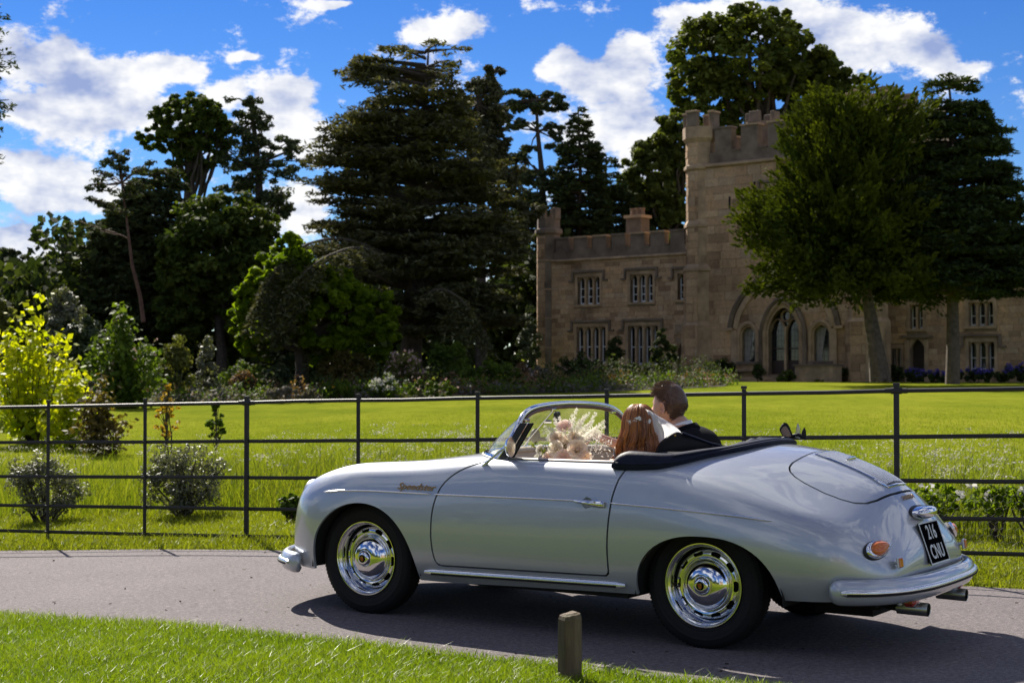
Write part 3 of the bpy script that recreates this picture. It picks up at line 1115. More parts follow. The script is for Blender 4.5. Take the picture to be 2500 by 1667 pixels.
def masonry(root, m4, s0, s1, z0, z1, holes, course, length, limit, seed, quoin=True, hide=None):
    """stones laid in courses on the plane local Y=0 of m4 (s along X, z up), proud of it"""
    rr = random.Random(seed)
    stones = []
    z = z0
    k = 0
    while z < z1 - .05:
        h = course * rr.uniform(.82, 1.2)
        if z + h > z1 - .12: h = z1 - z
        s = s0 + (0 if k % 2 else -.3 * length)
        while s < s1:
            l = length * rr.uniform(.6, 1.45)
            a, b = max(s, s0), min(s + l, s1)
            s += l
            if b - a < .08: continue
            segs = [(a, b)]
            for (h0, h1, y0, y1) in holes:
                if z + h > y0 + .02 and z < y1 - .02:
                    ns = []
                    for (p, q) in segs:
                        if h1 <= p or h0 >= q:
                            ns.append((p, q))
                        else:
                            if h0 - p > .06: ns.append((p, h0))
                            if q - h1 > .06: ns.append((h1, q))
                    segs = ns
            for p, q in segs:
                stones.append((p, q, z, z + h, rr.uniform(.018, .04), rr.random()))
        z += h
        k += 1
    g = .012
    if hide:
        vis = [s for s in stones if not hide((s[0] + s[1]) / 2, (s[2] + s[3]) / 2)]
    else:
        vis = stones
    vis = sorted(vis, key=lambda s: -(s[1] - s[0]) * (s[3] - s[2]))[:limit]
    ids = set(id(s) for s in vis)
    V, T = [], []
    F = []
    for s in stones:
        cx, cz = (s[0] + s[1]) / 2, (s[2] + s[3]) / 2
        sx, sz = s[1] - s[0] - g, s[3] - s[2] - g
        dp = .10
        if id(s) in ids:
            o = bpy.data.objects.new('stone', unit_stone())
            COL.objects.link(o)
            o.parent = root
            o.matrix_local = m4 @ Matrix.Translation((cx, -s[4] + dp / 2, cz)) @ Matrix.Diagonal((sx, dp, sz, 1))
        else:
            b0 = len(V)
            e = .012
            for (x, z_, yy) in ((-.5, -.5, 1), (.5, -.5, 1), (.5, .5, 1), (-.5, .5, 1)):
                V.append(m4 @ Vector((cx + x * sx, 0.02, cz + z_ * sz)))
            for (x, z_, yy) in ((-.5, -.5, 1), (.5, -.5, 1), (.5, .5, 1), (-.5, .5, 1)):
                V.append(m4 @ Vector((cx + x * (sx - e), -s[4], cz + z_ * (sz - e))))
            F += [(b0 + 4, b0 + 5, b0 + 6, b0 + 7), (b0, b0 + 1, b0 + 5, b0 + 4), (b0 + 1, b0 + 2, b0 + 6, b0 + 5), (b0 + 2, b0 + 3, b0 + 7, b0 + 6), (b0 + 3, b0, b0 + 4, b0 + 7)]
            T += [s[5]] * 8
    if F:
        me = np_mesh('masonry', np.array([tuple(v) for v in V]), np.array(F), False, np.array(T))
        o = link('masonry', me, ST_ATT, root)
        o['kind'] = 'stuff'


def wall_block(root, name, s0, s1, z0, z1, y0, y1, holes, mat=None):
    mb = MB()
    for (a, b, c, d) in sub_rect(s0, s1, z0, z1, holes):
        mb.box(((a + b) / 2, (y0 + y0 + .45) / 2, (c + d) / 2), (b - a, .45, d - c))
    # body behind
    if y1 > y0 + .9:
        mb.box(((s0 + s1) / 2, (y0 + .9 + y1) / 2, (z0 + z1) / 2), (s1 - s0, y1 - y0 - .9, z1 - z0))
        for (a, b) in ((s0, s0 + .3), (s1 - .3, s1)):
            mb.box(((a + b) / 2, y0 + .675, (z0 + z1) / 2), (b - a, .449, z1 - z0))
        mb.box(((s0 + s1) / 2, y0 + .675, z1 - .1), (s1 - s0 - .6, .449, .2))
    return mb.build(name, mat or MORTAR, root)


def crenels(root, name, s0, s1, zb, h_low, h_high, n, mer, y=0, depth=.45, mat=None, axis=0, rest=None):
    """parapet band with n merlons; each merlon is a part with its coping"""
    mat = mat or ST_DARK
    L = s1 - s0

    def put(c, sz):
        return MB().box((c[0], c[1], c[2]) if axis == 0 else (c[1], c[0], c[2]), (sz[0], sz[1], sz[2]) if axis == 0 else (sz[1], sz[0], sz[2]))
    put(((s0 + s1) / 2, y + depth / 2, zb + h_low / 2), (L, depth, h_low)).build('parapet', mat, root)
    pitch = L / n
    for k in range(n):
        c = s0 + pitch * (k + .5)
        w = pitch * mer
        m_ = put((c, y + depth / 2, zb + (h_low + h_high) / 2), (w, depth, h_high - h_low)).build('merlon', mat, root)
        put((c, y + depth / 2, zb + h_high + .05), (w + .10, depth + .12, .10)).build('coping', TRIM if k % 3 else ST_DARK, m_)
        if k < n - 1:
            put((s0 + pitch * (k + 1), y + depth / 2, zb + h_low + .04), (pitch * (1 - mer) - .11, depth + .10, .08)).build('crenel_sill', mat, root)


def band(root, s0, s1, z, h, out, y=0, name='string_course', mat=None):
    mb = MB()
    pr = [(0, 0), (-out, h * .35), (-out, h * .7), (0, h)]
    vs = [(s0, y + a, z + b) for a, b in pr] + [(s1, y + a, z + b) for a, b in pr]
    mb.add(vs, [(0, 1, 2, 3), (7, 6, 5, 4), (0, 4, 5, 1), (1, 5, 6, 2), (2, 6, 7, 3), (3, 7, 4, 0)])
    return mb.build(name, mat or TRIM, root)


def pointed(w, h, n=8):
    """points of a pointed arch over width w, rise h, from left springing to right, relative to left springing"""
    pts = []
    for k in range(n + 1):
        t = k / n
        pts.append((w / 2 * (1 - (1 - t) ** 1.0 * 1) if False else w / 2 * t, h * math.sin(t * math.pi / 2) ** .8))
    return pts + [(w - x, z) for x, z in pts[::-1][1:]]


def mullion_window(root, s0, s1, z0, z1, lights, y=0, hood=True, white=True, bars=1, open_sash=None, name='window'):
    """square-headed gothic window, lights with little pointed heads"""
    W_ = empty(name, parent=root)
    hw = .16
    # dressed surround
    MB().box((s0 - hw / 2, y + .06, (z0 + z1) / 2), (hw, .22, z1 - z0)).build('jamb', TRIM, W_)
    MB().box((s1 + hw / 2, y + .06, (z0 + z1) / 2), (hw, .22, z1 - z0)).build('jamb', TRIM, W_)
    MB().box(((s0 + s1) / 2, y + .06, z1 + .09), (s1 - s0 + 2 * hw, .22, .18)).build('lintel', TRIM, W_)
    MB().box(((s0 + s1) / 2, y + .03, z0 - .06), (s1 - s0 + 2 * hw + .06, .32, .12)).build('sill', TRIM, W_)
    mw = .11
    lw = (s1 - s0 - mw * (lights - 1)) / lights
    hh = min(.30, lw * .8)
    for i in range(lights):
        a = s0 + i * (lw + mw)
        if i: MB().box((a - mw / 2, y + .14, (z0 + z1) / 2 - .002), (mw, .20, z1 - z0 - .004)).build('mullion', TRIM, W_)
        # carved head
        P = pointed(lw, hh * .9)
        poly = [(a + x, z1 - hh + z) for x, z in P] + [(a + lw, z1), (a, z1)]
        m4 = Matrix(((1, 0, 0, 0), (0, 0, -1, y + .22), (0, 1, 0, 0), (0, 0, 0, 1)))
        MB().prism(poly, .14, m4).build('light_head', TRIM, W_)
        g = MB().box((a + lw / 2, y + .30, (z0 + z1) / 2), (lw, .01, z1 - z0)).build('pane', WGLASS, W_)
        if white:
            f = MB()
            t = .045
            f.box((a + t / 2, y + .275, (z0 + z1) / 2), (t, .04, z1 - z0))
            f.box((a + lw - t / 2, y + .275, (z0 + z1) / 2), (t, .04, z1 - z0))
            f.box((a + lw / 2, y + .275, z0 + .05), (lw - 2 * t, .04, .10))
            for k in range(bars):
                z = z0 + (z1 - hh * .6 - z0) * (k + 1) / (bars + 1)
                f.box((a + lw / 2, y + .272, z), (lw - 2 * t, .04, .045))
            f.build('sash', SASH, W_)
    if hood:
        mb = MB()
        e = .34
        mb.box(((s0 + s1) / 2, y - .07, z1 + .30), (s1 - s0 + 2 * e, .16, .11))
        for s_, q in ((s0 - e + .05, -1), (s1 + e - .05, 1)):
            mb.box((s_, y - .069, z1 + .03), (.10, .158, .43))
            mb.box((s_ + q * .12, y - .068, z1 - .22), (.30, .155, .10))
        mb.build('hood_mould', ST_DARK, W_)
    return W_


def castle_wing():
    root = bempty('castle_wing', BO, BRZ, 'two-storey battlemented sandstone wing with mullioned windows left of the tower', 'building')
    zt = 6.5
    wins = [(-7.14, -5.64, 4.12, 5.62, 3, 1), (-3.63, -2.18, 4.15, 5.62, 3, 1), (-.62, -.19, 4.2, 5.55, 1, 1),
            (-7.21, -5.24, .95, 2.92, 4, 1), (-3.77, -1.85, .85, 2.92, 4, 1)]
    holes = [(a, b, c, d) for a, b, c, d, n, k in wins] + [(-.62, -.10, -.2, 2.0)]
    wall_block(root, 'wall', -9.8, -.02, -.5, zt, 0, 7, holes)
    hs = [(a - .16, b + .16, c - .12, d + .18) for a, b, c, d in holes]
    masonry(root, Matrix.Identity(4), -8.95, -.02, -.3, zt, hs, .235, .52, 300, 4, hide=lambda s, z: z < .9)
    for a, b, c, d, n, k in wins:
        mullion_window(root, a, b, c, d, n, 0, True, True, 2 if c > 3 else 1)
    # drawn blinds and curtains behind the upper panes
    for a, b, z in ((-7.10, -6.70, 5.0), (-6.55, -6.2, 4.9), (-3.6, -3.25, 4.9)):
        MB().box(((a + b) / 2, .36, z), (b - a, .02, .9)).build('curtain', CURTAIN, root)
    # the little doorway by the tower
    d = MB().box((-.36, .42, .9), (.50, .06, 2.1)).build('door', DOORWOOD, root)
    P = pointed(.52, .35)
    m4 = Matrix(((1, 0, 0, 0), (0, 0, -1, .24), (0, 1, 0, 0), (0, 0, 0, 1)))
    MB().prism([(-.62 + x, 1.65 + z) for x, z in P] + [(-.10, 2.0), (-.62, 2.0)], .22, m4).build('door_head', TRIM, root)
    MB().box((-.70, .05, .85), (.16, .24, 2.3)).build('door_jamb', TRIM, root)
    q = MB().box((-.45, -.05, 2.72), (.75, .10, .62)).build('stone_panel', TRIM, root)
    MB().box((-.45, -.12, 2.72), (.5, .06, .4)).build('carved_shield', MORTAR, q)
    band(root, -8.9, -.02, zt - .05, .20, .16)
    crenels(root, 'parapet', -8.85, -.02, zt + .14, .42, 1.12, 7, .70, 0, .45)
    # corner turret, eight-sided
    m0 = Matrix.Translation((-9.45, .35, 0))
    tb = MB().lathe([(.66, -.5), (.66, 8.05), (.80, 8.15), (.80, 8.35), (.66, 8.45), (.66, 9.0)], 8, m0 @ Matrix.Rotation(R_(22.5), 4, 'Z'), cap=True).build('corner_turret', ST_DARK, root)
    for k in range(5):
        z = .2 + k * 1.6
        MB().lathe([(.70, z), (.70, z + .08)], 8, m0 @ Matrix.Rotation(R_(22.5), 4, 'Z'), cap=True).build('turret_band', TRIM, tb)
    # turret ashlar on the two faces seen
    for ang in (0, -45):
        r = .66 * math.cos(R_(22.5))
        w = .66 * 2 * math.sin(R_(22.5))
        mm = m0 @ Matrix.Rotation(R_(ang), 4, 'Z') @ Matrix.Translation((-w / 2, -r, 0))
        masonry(tb, mm, 0, w, 0, 8.0, [], .34, .5, 0, 9 + ang)
    for k in range(8):
        if k % 2: continue
        a = R_(45 * k - 90)
        mm = m0 @ Matrix.Rotation(a + math.pi / 2, 4, 'Z') @ Matrix.Translation((0, -.55, 9.25))
        o = link('merlon', MB().box((0, 0, 0), (.50, .24, .62)).mesh('merlon', bevel=.02), ST_DARK, root)
        o.matrix_local = mm
    o = MB().lathe([(.30, 9.0), (.30, 9.1)], 8, m0, cap=True).build('turret_cap', ST_DARK, root)
    # chimney with clustered pots behind the parapet
    ch = MB().box((-5.0, 2.6, 7.7), (1.0, .8, 2.4)).build('chimney', ST_DARK, root)
    MB().box((-5.0, 2.6, 8.97), (1.2, 1.0, .16)).build('chimney_cap', TRIM, ch)
    for k in range(3):
        MB().lathe([(.14, 9.0), (.12, 9.35), (.15, 9.4), (.15, 9.46)], 10, Matrix.Translation((-5.33 + k * .33, 2.6, 0)), cap=True).build('chimney_pot', plain('pot_clay', (.20, .13, .085), .8) if k == 0 else bpy.data.materials['pot_clay'], ch)
    # climber growing up the wall between the lower windows
    return root


def arch_curve(cx, zs, w, rise, n=28, power=.62):
    """pointed (two-centred) arch: list of (s,z) from left spring to right spring"""
    pts = []
    for k in range(n + 1):
        t = -1 + 2 * k / n
        z = rise * (1 - abs(t) ** 1.75) ** power
        pts.append((cx + w / 2 * t, zs + z))
    return pts


def moulding(root, curve, y, out, thick, name, mat, legs=None):
    L = list(curve)
    if legs is not None:
        L = [(L[0][0], legs)] + L + [(L[-1][0], legs)]
    n = len(L)
    vs = []
    for i, (s, z) in enumerate(L):
        a, b = L[max(i - 1, 0)], L[min(i + 1, n - 1)]
        tx, tz = b[0] - a[0], b[1] - a[1]
        l = math.hypot(tx, tz) or 1
        nx, nz = -tz / l, tx / l
        for o, yy in ((-thick / 2, y), (-thick / 2, y - out * .6), (0, y - out), (thick / 2, y - out * .6), (thick / 2, y)):
            vs.append((s + nx * o, yy, z + nz * o))
    fs = []
    for i in range(n - 1):
        for j in range(4):
            fs.append((i * 5 + j, i * 5 + j + 1, (i + 1) * 5 + j + 1, (i + 1) * 5 + j))
    fs += [tuple(range(5)), tuple(range((n - 1) * 5 + 4, (n - 1) * 5 - 1, -1))]
    return MB().add(vs, fs).build(name, mat, root, smooth=True)


def castle_tower():
    root = bempty('castle_tower', BO, BRZ, 'tall square sandstone tower with battlements and a great pointed arch', 'building')
    zt = 10.85
    S1 = 10.1
    # openings: portal, two side lights, an upper window
    port = (4.74, 6.52, .35, 2.6)
    sw = [(3.19, 3.99, .99, 2.35), (7.23, 8.10, .99, 2.35)]
    up = (4.55, 5.35, 7.9, 9.6)
    holes = [port] + [(a, b, c, d + .42) for a, b, c, d in sw] + [up, (4.85, 6.41, 2.6, 3.35), (5.2, 6.06, 3.35, 3.72)]
    wall_block(root, 'wall', .55, S1, -.5, zt, 0, 9.5, holes)
    yew_hide = lambda s, z: (s > 4.3 and z > 5.2) or s > 8.9 or z < .05
    hs = [(a - .02, b + .02, c, d) for a, b, c, d in holes]
    masonry(root, Matrix.Identity(4), .95, S1, -.2, zt, hs, .40, .92, 300, 12, hide=yew_hide)
    # octagonal corner buttress-turret with weathered set-offs
    def turret(cx, cy, name):
        m0 = Matrix.Translation((cx, cy, 0)) @ Matrix.Rotation(R_(22.5), 4, 'Z')
        r = .92
        t = MB().lathe([(r + .14, -.5), (r + .14, 2.85), (r + .02, 3.05), (r + .02, 5.6), (r + .10, 5.62), (r + .10, 5.75), (r - .08, 6.0), (r - .08, 7.85), (r, 7.88), (r, 8.0), (r - .14, 8.25), (r - .14, 10.75), (r, 10.85), (r, 11.0), (r - .12, 11.1),
                        (r - .12, 12.2), (r + .06, 12.42), (r + .06, 13.0)], 8, m0, cap=True).build(name, TRIM, root)
        for ang in (0, -45, -90):
            for z0, z1, rr in ((-.3, 2.85, r + .14), (3.05, 5.6, r + .02), (6.0, 7.85, r - .08), (8.25, 10.75, r - .14), (11.1, 12.2, r - .12)):
                ap = rr * math.cos(R_(22.5))
                w = rr * 2 * math.sin(R_(22.5))
                mm = Matrix.Translation((cx, cy, 0)) @ Matrix.Rotation(R_(ang), 4, 'Z') @ Matrix.Translation((-w / 2, -ap, 0))
                masonry(t, mm, .02, w - .02, z0, z1, [], .40, .62, 0, int(20 + ang + z0 * 3))
        for k in range(8):
            if k % 2: continue
            a = R_(45 * k)
            o = link('merlon', MB().box((0, 0, 0), (.62, .26, .72)).mesh('merlon', bevel=.02), ST_DARK, t)
            o.matrix_local = Matrix.Translation((cx, cy, 0)) @ Matrix.Rotation(a, 4, 'Z') @ Matrix.Translation((0, -.78, 13.36))
            c = link('coping', MB().box((0, 0, 0), (.70, .36, .10)).mesh('coping', bevel=.01), TRIM, t)
            c.matrix_local = Matrix.Translation((cx, cy, 0)) @ Matrix.Rotation(a, 4, 'Z') @ Matrix.Translation((0, -.78, 13.77))
        return t
    turret(.55, .45, 'corner_turret')
    turret(S1 - .2, .45, 'corner_turret')
    band(root, 1.2, S1, zt - .04, .26, .2)
    crenels(root, 'parapet', 1.35, S1 - 1.0, zt + .2, .55, 1.75, 5, .62, 0, .5)
    crenels(root, 'parapet', 1.35, 8.5, zt + .2, .55, 1.75, 5, .62, .55, .5, axis=1)
    # second, inner stair turret top showing over the parapet
    q = MB().lathe([(.85, 10), (.85, 13.0), (.95, 13.1), (.95, 13.3)], 8, Matrix.Translation((2.9, 2.6, 0)) @ Matrix.Rotation(R_(22.5), 4, 'Z'), cap=True).build('stair_turret', ST_DARK, root)
    for k in range(0, 8, 2):
        o = link('merlon', MB().box((0, 0, 0), (.6, .24, .55)).mesh('merlon', bevel=.02), ST_DARK, q)
        o.matrix_local = Matrix.Translation((2.9, 2.6, 0)) @ Matrix.Rotation(R_(45 * k), 4, 'Z') @ Matrix.Translation((0, -.74, 13.57))
    # arrow loops
    for s, z, w in ((2.55, 9.0, 1), (4.0, 9.0, 1)):
        l = MB().box((s, -.02, z), (.09, .09, 1.9 if s > 3 else .6)).build('arrow_loop', CM['shadow'], root)
        if s > 3: MB().box((s, -.021, z + .35), (.42, .088, .09)).build('cross_slit', CM['shadow'], l)
    mullion_window(root, up[0], up[1], up[2], up[3], 2, 0, True, False, 1)
    # great blind arch
    big = arch_curve(5.6, 2.65, 6.1, 2.85, 36, .60)
    moulding(root, big, -.02, .20, .26, 'arch_hood', ST_DARK)
    big2 = arch_curve(5.6, 2.65, 5.45, 2.52, 36, .60)
    moulding(root, big2, -.02, .12, .30, 'arch_moulding', TRIM)
    for s in (2.45, 8.75):
        MB().box((s + (.07 if s < 5 else -.07), -.09, 2.62), (.46, .24, .14)).build('arch_stop', TRIM, root)
    for s in (2.82, 8.38):
        MB().box((s, -.05, 1.05), (.34, .16, 3.0)).build('arch_pier', TRIM, root)
    # portal
    po = empty('portal', parent=root)
    for w_, rise, out, th, nm, mt in ((2.44, 1.62, .26, .20, 'portal_hood', ST_DARK), (2.10, 1.42, .18, .20, 'portal_order', TRIM), (1.86, 1.25, .06, .16, 'portal_order', TRIM)):
        moulding(po, arch_curve(5.62, 2.45, w_, rise, 30, .66), -.04, out, th, nm, mt, legs=.1)
    # tracery: two lights and an eye
    yb = .20
    MB().box((5.62, yb, 1.40), (.13, .18, 2.6)).build('mullion', TRIM, po)
    for c in (5.17, 6.07):
        moulding(po, arch_curve(c, 2.45, .82, .62, 16, .66), yb + .05, .14, .09, 'tracery', TRIM)
    moulding(po, [(5.62 + .26 * math.cos(t), 3.22 + .27 * math.sin(t)) for t in np.linspace(0, 2 * math.pi, 17)], yb + .05, .14, .08, 'tracery_eye', TRIM)
    poly = [(s, z) for s, z in arch_curve(5.62, 2.45, 1.78, 1.20, 24, .66)] + [(6.51, .2), (4.73, .2)]
    m4 = Matrix(((1, 0, 0, 0), (0, 0, -1, .36), (0, 1, 0, 0), (0, 0, 0, 1)))
    MB().prism(poly, .02, m4).build('pane', WGLASS, po)
    for c in (5.17, 6.07):
        d = MB().box((c, .30, .62), (.78, .06, .85)).build('door_leaf', DOORWOOD, po)
        MB().box((c, .295, 1.62), (.78, .05, .07)).build('door_rail', DOORWOOD, po)
    L = MB()
    for k in range(1, 10):
        L.box((5.62, .345, .95 + k * .26), (1.74, .012, .014))
    for s in np.linspace(4.9, 6.4, 9):
        L.box((s, .344, 1.9), (.014, .012, 2.0))
    L.build('leading', LEAD, po)
    # spandrel fill round the arch head
    ol = arch_curve(5.62, 2.45, 1.86, 1.25, 24, .66)
    half = len(ol) // 2
    MB().prism(ol[:half + 1] + [(5.62, 3.80), (4.60, 3.80), (4.60, 2.45)], .30, Matrix(((1, 0, 0, 0), (0, 0, -1, .32), (0, 1, 0, 0), (0, 0, 0, 1)))).build('spandrel', TRIM, po)
    MB().prism(ol[half:] + [(6.64, 2.45), (6.64, 3.80), (5.62, 3.80)], .30, Matrix(((1, 0, 0, 0), (0, 0, -1, .32), (0, 1, 0, 0), (0, 0, 0, 1)))).build('spandrel', TRIM, po)
    # side lights with drawn-back curtains
    for a, b, c, d in sw:
        w_ = empty('window', parent=root)
        cx = (a + b) / 2
        moulding(w_, arch_curve(cx, d, b - a + .30, .55, 18, .6), -.03, .10, .18, 'arch_moulding', TRIM, legs=c)
        moulding(w_, arch_curve(cx, d, b - a + .06, .42, 18, .6), .06, .08, .12, 'arch_moulding', TRIM, legs=c)
        MB().box((cx, .02, c - .07), (b - a + .5, .36, .14)).build('sill', ST_DARK, w_)
        poly = arch_curve(cx, d, b - a, .42, 16, .6) + [(b, c), (a, c)]
        MB().prism(poly, .02, Matrix(((1, 0, 0, 0), (0, 0, -1, .30), (0, 1, 0, 0), (0, 0, 0, 1)))).build('pane', WGLASS, w_)
        ou = arch_curve(cx, d, b - a + .04, .44, 16, .6)
        h2 = len(ou) // 2
        for pl in (ou[:h2 + 1] + [(cx, d + .44), (a - .02, d + .44)], ou[h2:] + [(b + .02, d + .44), (cx, d + .44)]):
            MB().prism(pl, .26, Matrix(((1, 0, 0, 0), (0, 0, -1, .27), (0, 1, 0, 0), (0, 0, 0, 1)))).build('spandrel', TRIM, w_)
        le = MB()
        for k in range(1, 7):
            le.box((cx, .275, c + k * .26), (b - a, .012, .014))
        for k in range(1, 4):
            le.box((a + (b - a) * k / 4, .274, (c + d) / 2 + .1), (.014, .012, d - c + .2))
        le.build('leading', LEAD, w_)
        cu = MB()
        nn = 12
        vs, fs = [], []
        for i in range(nn + 1):
            z = c + (d + .3 - c) * i / nn
            wd = (b - a) * (.35 + .30 * (i / nn) ** 1.5)
            for j in range(9):
                s_ = a + .02 + wd * j / 8
                vs.append((s_, .268 + .006 * math.sin(j * 2.2), z))
        for i in range(nn):
            for j in range(8):
                fs.append((i * 9 + j, i * 9 + j + 1, (i + 1) * 9 + j + 1, (i + 1) * 9 + j))
        MB().add(vs, fs).build('curtain', CURTAIN, w_)
    # plinth, steps and low terrace walls
    band(root, 1.3, 4.2, .42, .20, .22, name='plinth_course')
    band(root, 7.0, S1 - .9, .42, .20, .22, name='plinth_course')
    for k in range(2):
        MB().box((5.6, -1.0 - .35 * k, .10 - .12 * k), (3.2 + .5 * k, .8, .24)).build('step', TRIM, root)
    MB().box((8.1, -1.1, .28), (2.0, .9, .95)).build('terrace_wall', TRIM, root)
    MB().box((8.1, -1.1, .79), (2.15, 1.05, .08)).build('terrace_coping', ST_DARK, root)
    # tall block and chimneys standing behind the tower's right side
    MB().box((7.7, 8.0, 6.85), (4.4, 3.6, 13.7)).build('rear_block', MORTAR, root)
    crenels(root, 'parapet', 5.5, 9.9, 13.7, .3, .8, 3, .6, 6.2, .4)
    c = MB().lathe([(.55, 12), (.55, 14.6), (.68, 14.7), (.68, 14.9), (.5, 15.0), (.5, 15.25)], 8, Matrix.Translation((7.6, 7.2, 0)), cap=True).build('chimney', ST_DARK, root)
    return root


def castle_range():
    root = bempty('castle_range', BO + (E1 * 10.0 + E2 * 2.0) * BK, BRZ, 'plain sandstone house range behind the conifers right of the tower', 'building')
    # local s starts at 10 on the facade ruler
    sh = -10.0
    wins = [(11.31, 11.97, 2.51, 3.67, 2), (14.25, 15.44, 2.59, 3.69, 3), (14.24, 15.49, .54, 1.86, 3), (10.35, 10.84, .55, 1.6, 2), (18.0, 19.2, 2.6, 3.7, 3), (18.0, 19.2, .5, 1.9, 3)]
    holes = [(a + sh, b + sh, c, d) for a, b, c, d, n in wins] + [(11.30 + sh, 12.05 + sh, -.3, 2.0)]
    wall_block(root, 'wall', 0, 13.5, -.5, 4.85, 0, 8, holes)
    masonry(root, Matrix.Identity(4), .0, 13.5, -.3, 4.85, [(a - .16, b + .16, c - .12, d + .18) for a, b, c, d in holes], .27, .62, 300, 33, hide=lambda s, z: z > 4.3 or z < .1)
    for i, (a, b, c, d, n) in enumerate(wins):
        mullion_window(root, a + sh, b + sh, c, d, n, 0, i in (2, 5), True, 1)
    MB().box((1.68, .40, .8), (.75, .06, 2.3)).build('door', DOORWOOD, root)
    P = pointed(.79, .45)
    m4 = Matrix(((1, 0, 0, 0), (0, 0, -1, .24), (0, 1, 0, 0), (0, 0, 0, 1)))
    MB().prism([(1.28 + x, 1.55 + z) for x, z in P] + [(2.07, 2.02), (1.28, 2.02)], .24, m4).build('door_head', TRIM, root)
    for s in (1.18, 2.17):
        MB().box((s, .03, .85), (.20, .26, 2.3)).build('door_jamb', TRIM, root)
    MB().box((1.68, -.06, 2.15), (1.6, .18, .12)).build('hood_mould', ST_DARK, root)
    # lantern on a bracket over the door
    MB().box((1.75, -.14, 4.17), (.20, .20, .30)).build('lantern', SASH, root, bevel=.03)
    band(root, 0, 13.5, 4.8, .16, .14)
    crenels(root, 'parapet', 0, 13.5, 4.95, .22, .62, 11, .62)
    return root


castle_wing()
castle_tower()
castle_range()
# ------------------------------------------------------------------ trees and shrubs
BARK = plain('bark', (.055, .042, .032), .95, var=.5, nscale=6, bumps=.6)
BARK_RED = plain('pine_bark', (.11, .06, .04), .95, var=.4, nscale=5, bumps=.6)
BARK_PALE = plain('pale_bark', (.095, .072, .058), .95, var=.4, nscale=5, bumps=.6)
FOL = dict(
    cedar=foliage('cedar_needles', (.038, .044, .024), (.155, .150, .075), .24, .8, .08, (1.2, 1.2, .5)),
    pine=foliage('pine_needles', (.026, .040, .020), (.105, .125, .055), .20, .8, .08),
    fir=foliage('fir_needles', (.018, .034, .016), (.080, .105, .038), .20, .8, .08),
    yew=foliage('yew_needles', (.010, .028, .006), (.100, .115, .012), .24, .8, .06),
    beech=foliage('beech_leaves', (.042, .066, .014), (.150, .168, .034), .36, .7, .10),
    oak=foliage('oak_leaves', (.030, .055, .012), (.115, .145, .026), .34, .7, .08),
    lime=foliage('lime_leaves', (.075, .130, .008), (.185, .245, .014), .58, .6, .10),
    maple=foliage('maple_leaves', (.20, .28, .005), (.52, .50, .012), .62, .5, .22),
    copper=foliage('copper_leaves', (.045, .040, .014), (.150, .110, .026), .40, .6, .15),
    amber=foliage('amber_leaves', (.24, .15, .02), (.42, .26, .03), .5, .5, .2),
    olive=foliage('olive_leaves', (.070, .080, .022), (.180, .185, .050), .42, .6, .12),
    grey=foliage('grey_leaves', (.070, .078, .052), (.200, .205, .150), .30, .5, .25),
    glossy=foliage('glossy_leaves', (.018, .032, .014), (.075, .095, .042), .22, .45, .25),
    dark=foliage('dark_leaves', (.020, .034, .012), (.075, .098, .028), .30, .7, .08),
    green=foliage('green_leaves', (.035, .068, .008), (.120, .170, .020), .45, .6, .15),
    russet=foliage('russet_leaves', (.095, .050, .028), (.200, .120, .066), .35, .6, .15),
    white=foliage('white_petals', (.46, .44, .40), (.74, .72, .68), .4, .7, .2, (1, 1, .95)),
    pink=foliage('pink_petals', (.42, .25, .24), (.66, .48, .45), .4, .7, .2, (1, .95, .9)),
    violet=foliage('violet_petals', (.06, .045, .25), (.14, .11, .44), .35, .7, .2, (1, 1, 1)),
    lavender=foliage('lavender_leaves', (.095, .088, .082), (.190, .165, .160), .28, .7, .12),
    gold=foliage('gold_petals', (.46, .26, .02), (.66, .42, .03), .4, .7, .2, (1, 1, .9)),
)


def K(x):
    return x * 2500 / 2352


def at_px(x, d):
    """world x,z-ground for a picture column (2352 grid) at distance d"""
    X = pxx(K(x), d)
    return X, gz(X, d)


def ztop(y, d):
    """height of a picture row at distance d"""
    return CAM_H + (914 - K(y)) / FPX * d


def limb_tube(mb, pts, r0, r1, n=6):
    k = len(pts)
    mb.tube(pts, [r0 + (r1 - r0) * i / (k - 1) for i in range(k)], n, cap=True)


def bent(a, b, rg, sag=.0, wig=.06, n=5):
    a, b = np.array(a, float), np.array(b, float)
    L = np.linalg.norm(b - a)
    out = []
    for i in range(n):
        t = i / (n - 1)
        p = a + (b - a) * t
        w = math.sin(math.pi * t)
        p = p + rg.normal(0, wig, 3) * L * .5 * w * (0 < i < n - 1)
        p[2] += -sag * L * w
        out.append(p)
    return out


def clump_leaves(cen, rad, per, rg, up=.5, flat=.7):
    """leaves on and in flattened blobs; returns centres, normals, index"""
    n = len(cen)
    idx = np.repeat(np.arange(n), per)
    d = rand_dir(len(idx), rg)
    r = rg.uniform(.35, 1.0, len(idx)) ** .5
    P = cen[idx] + d * (r * rad[idx])[:, None] * np.array([1, 1, flat])
    N = d * (1 - up) + np.array([0, 0, up]) + rg.normal(0, .35, d.shape)
    return P, N, idx


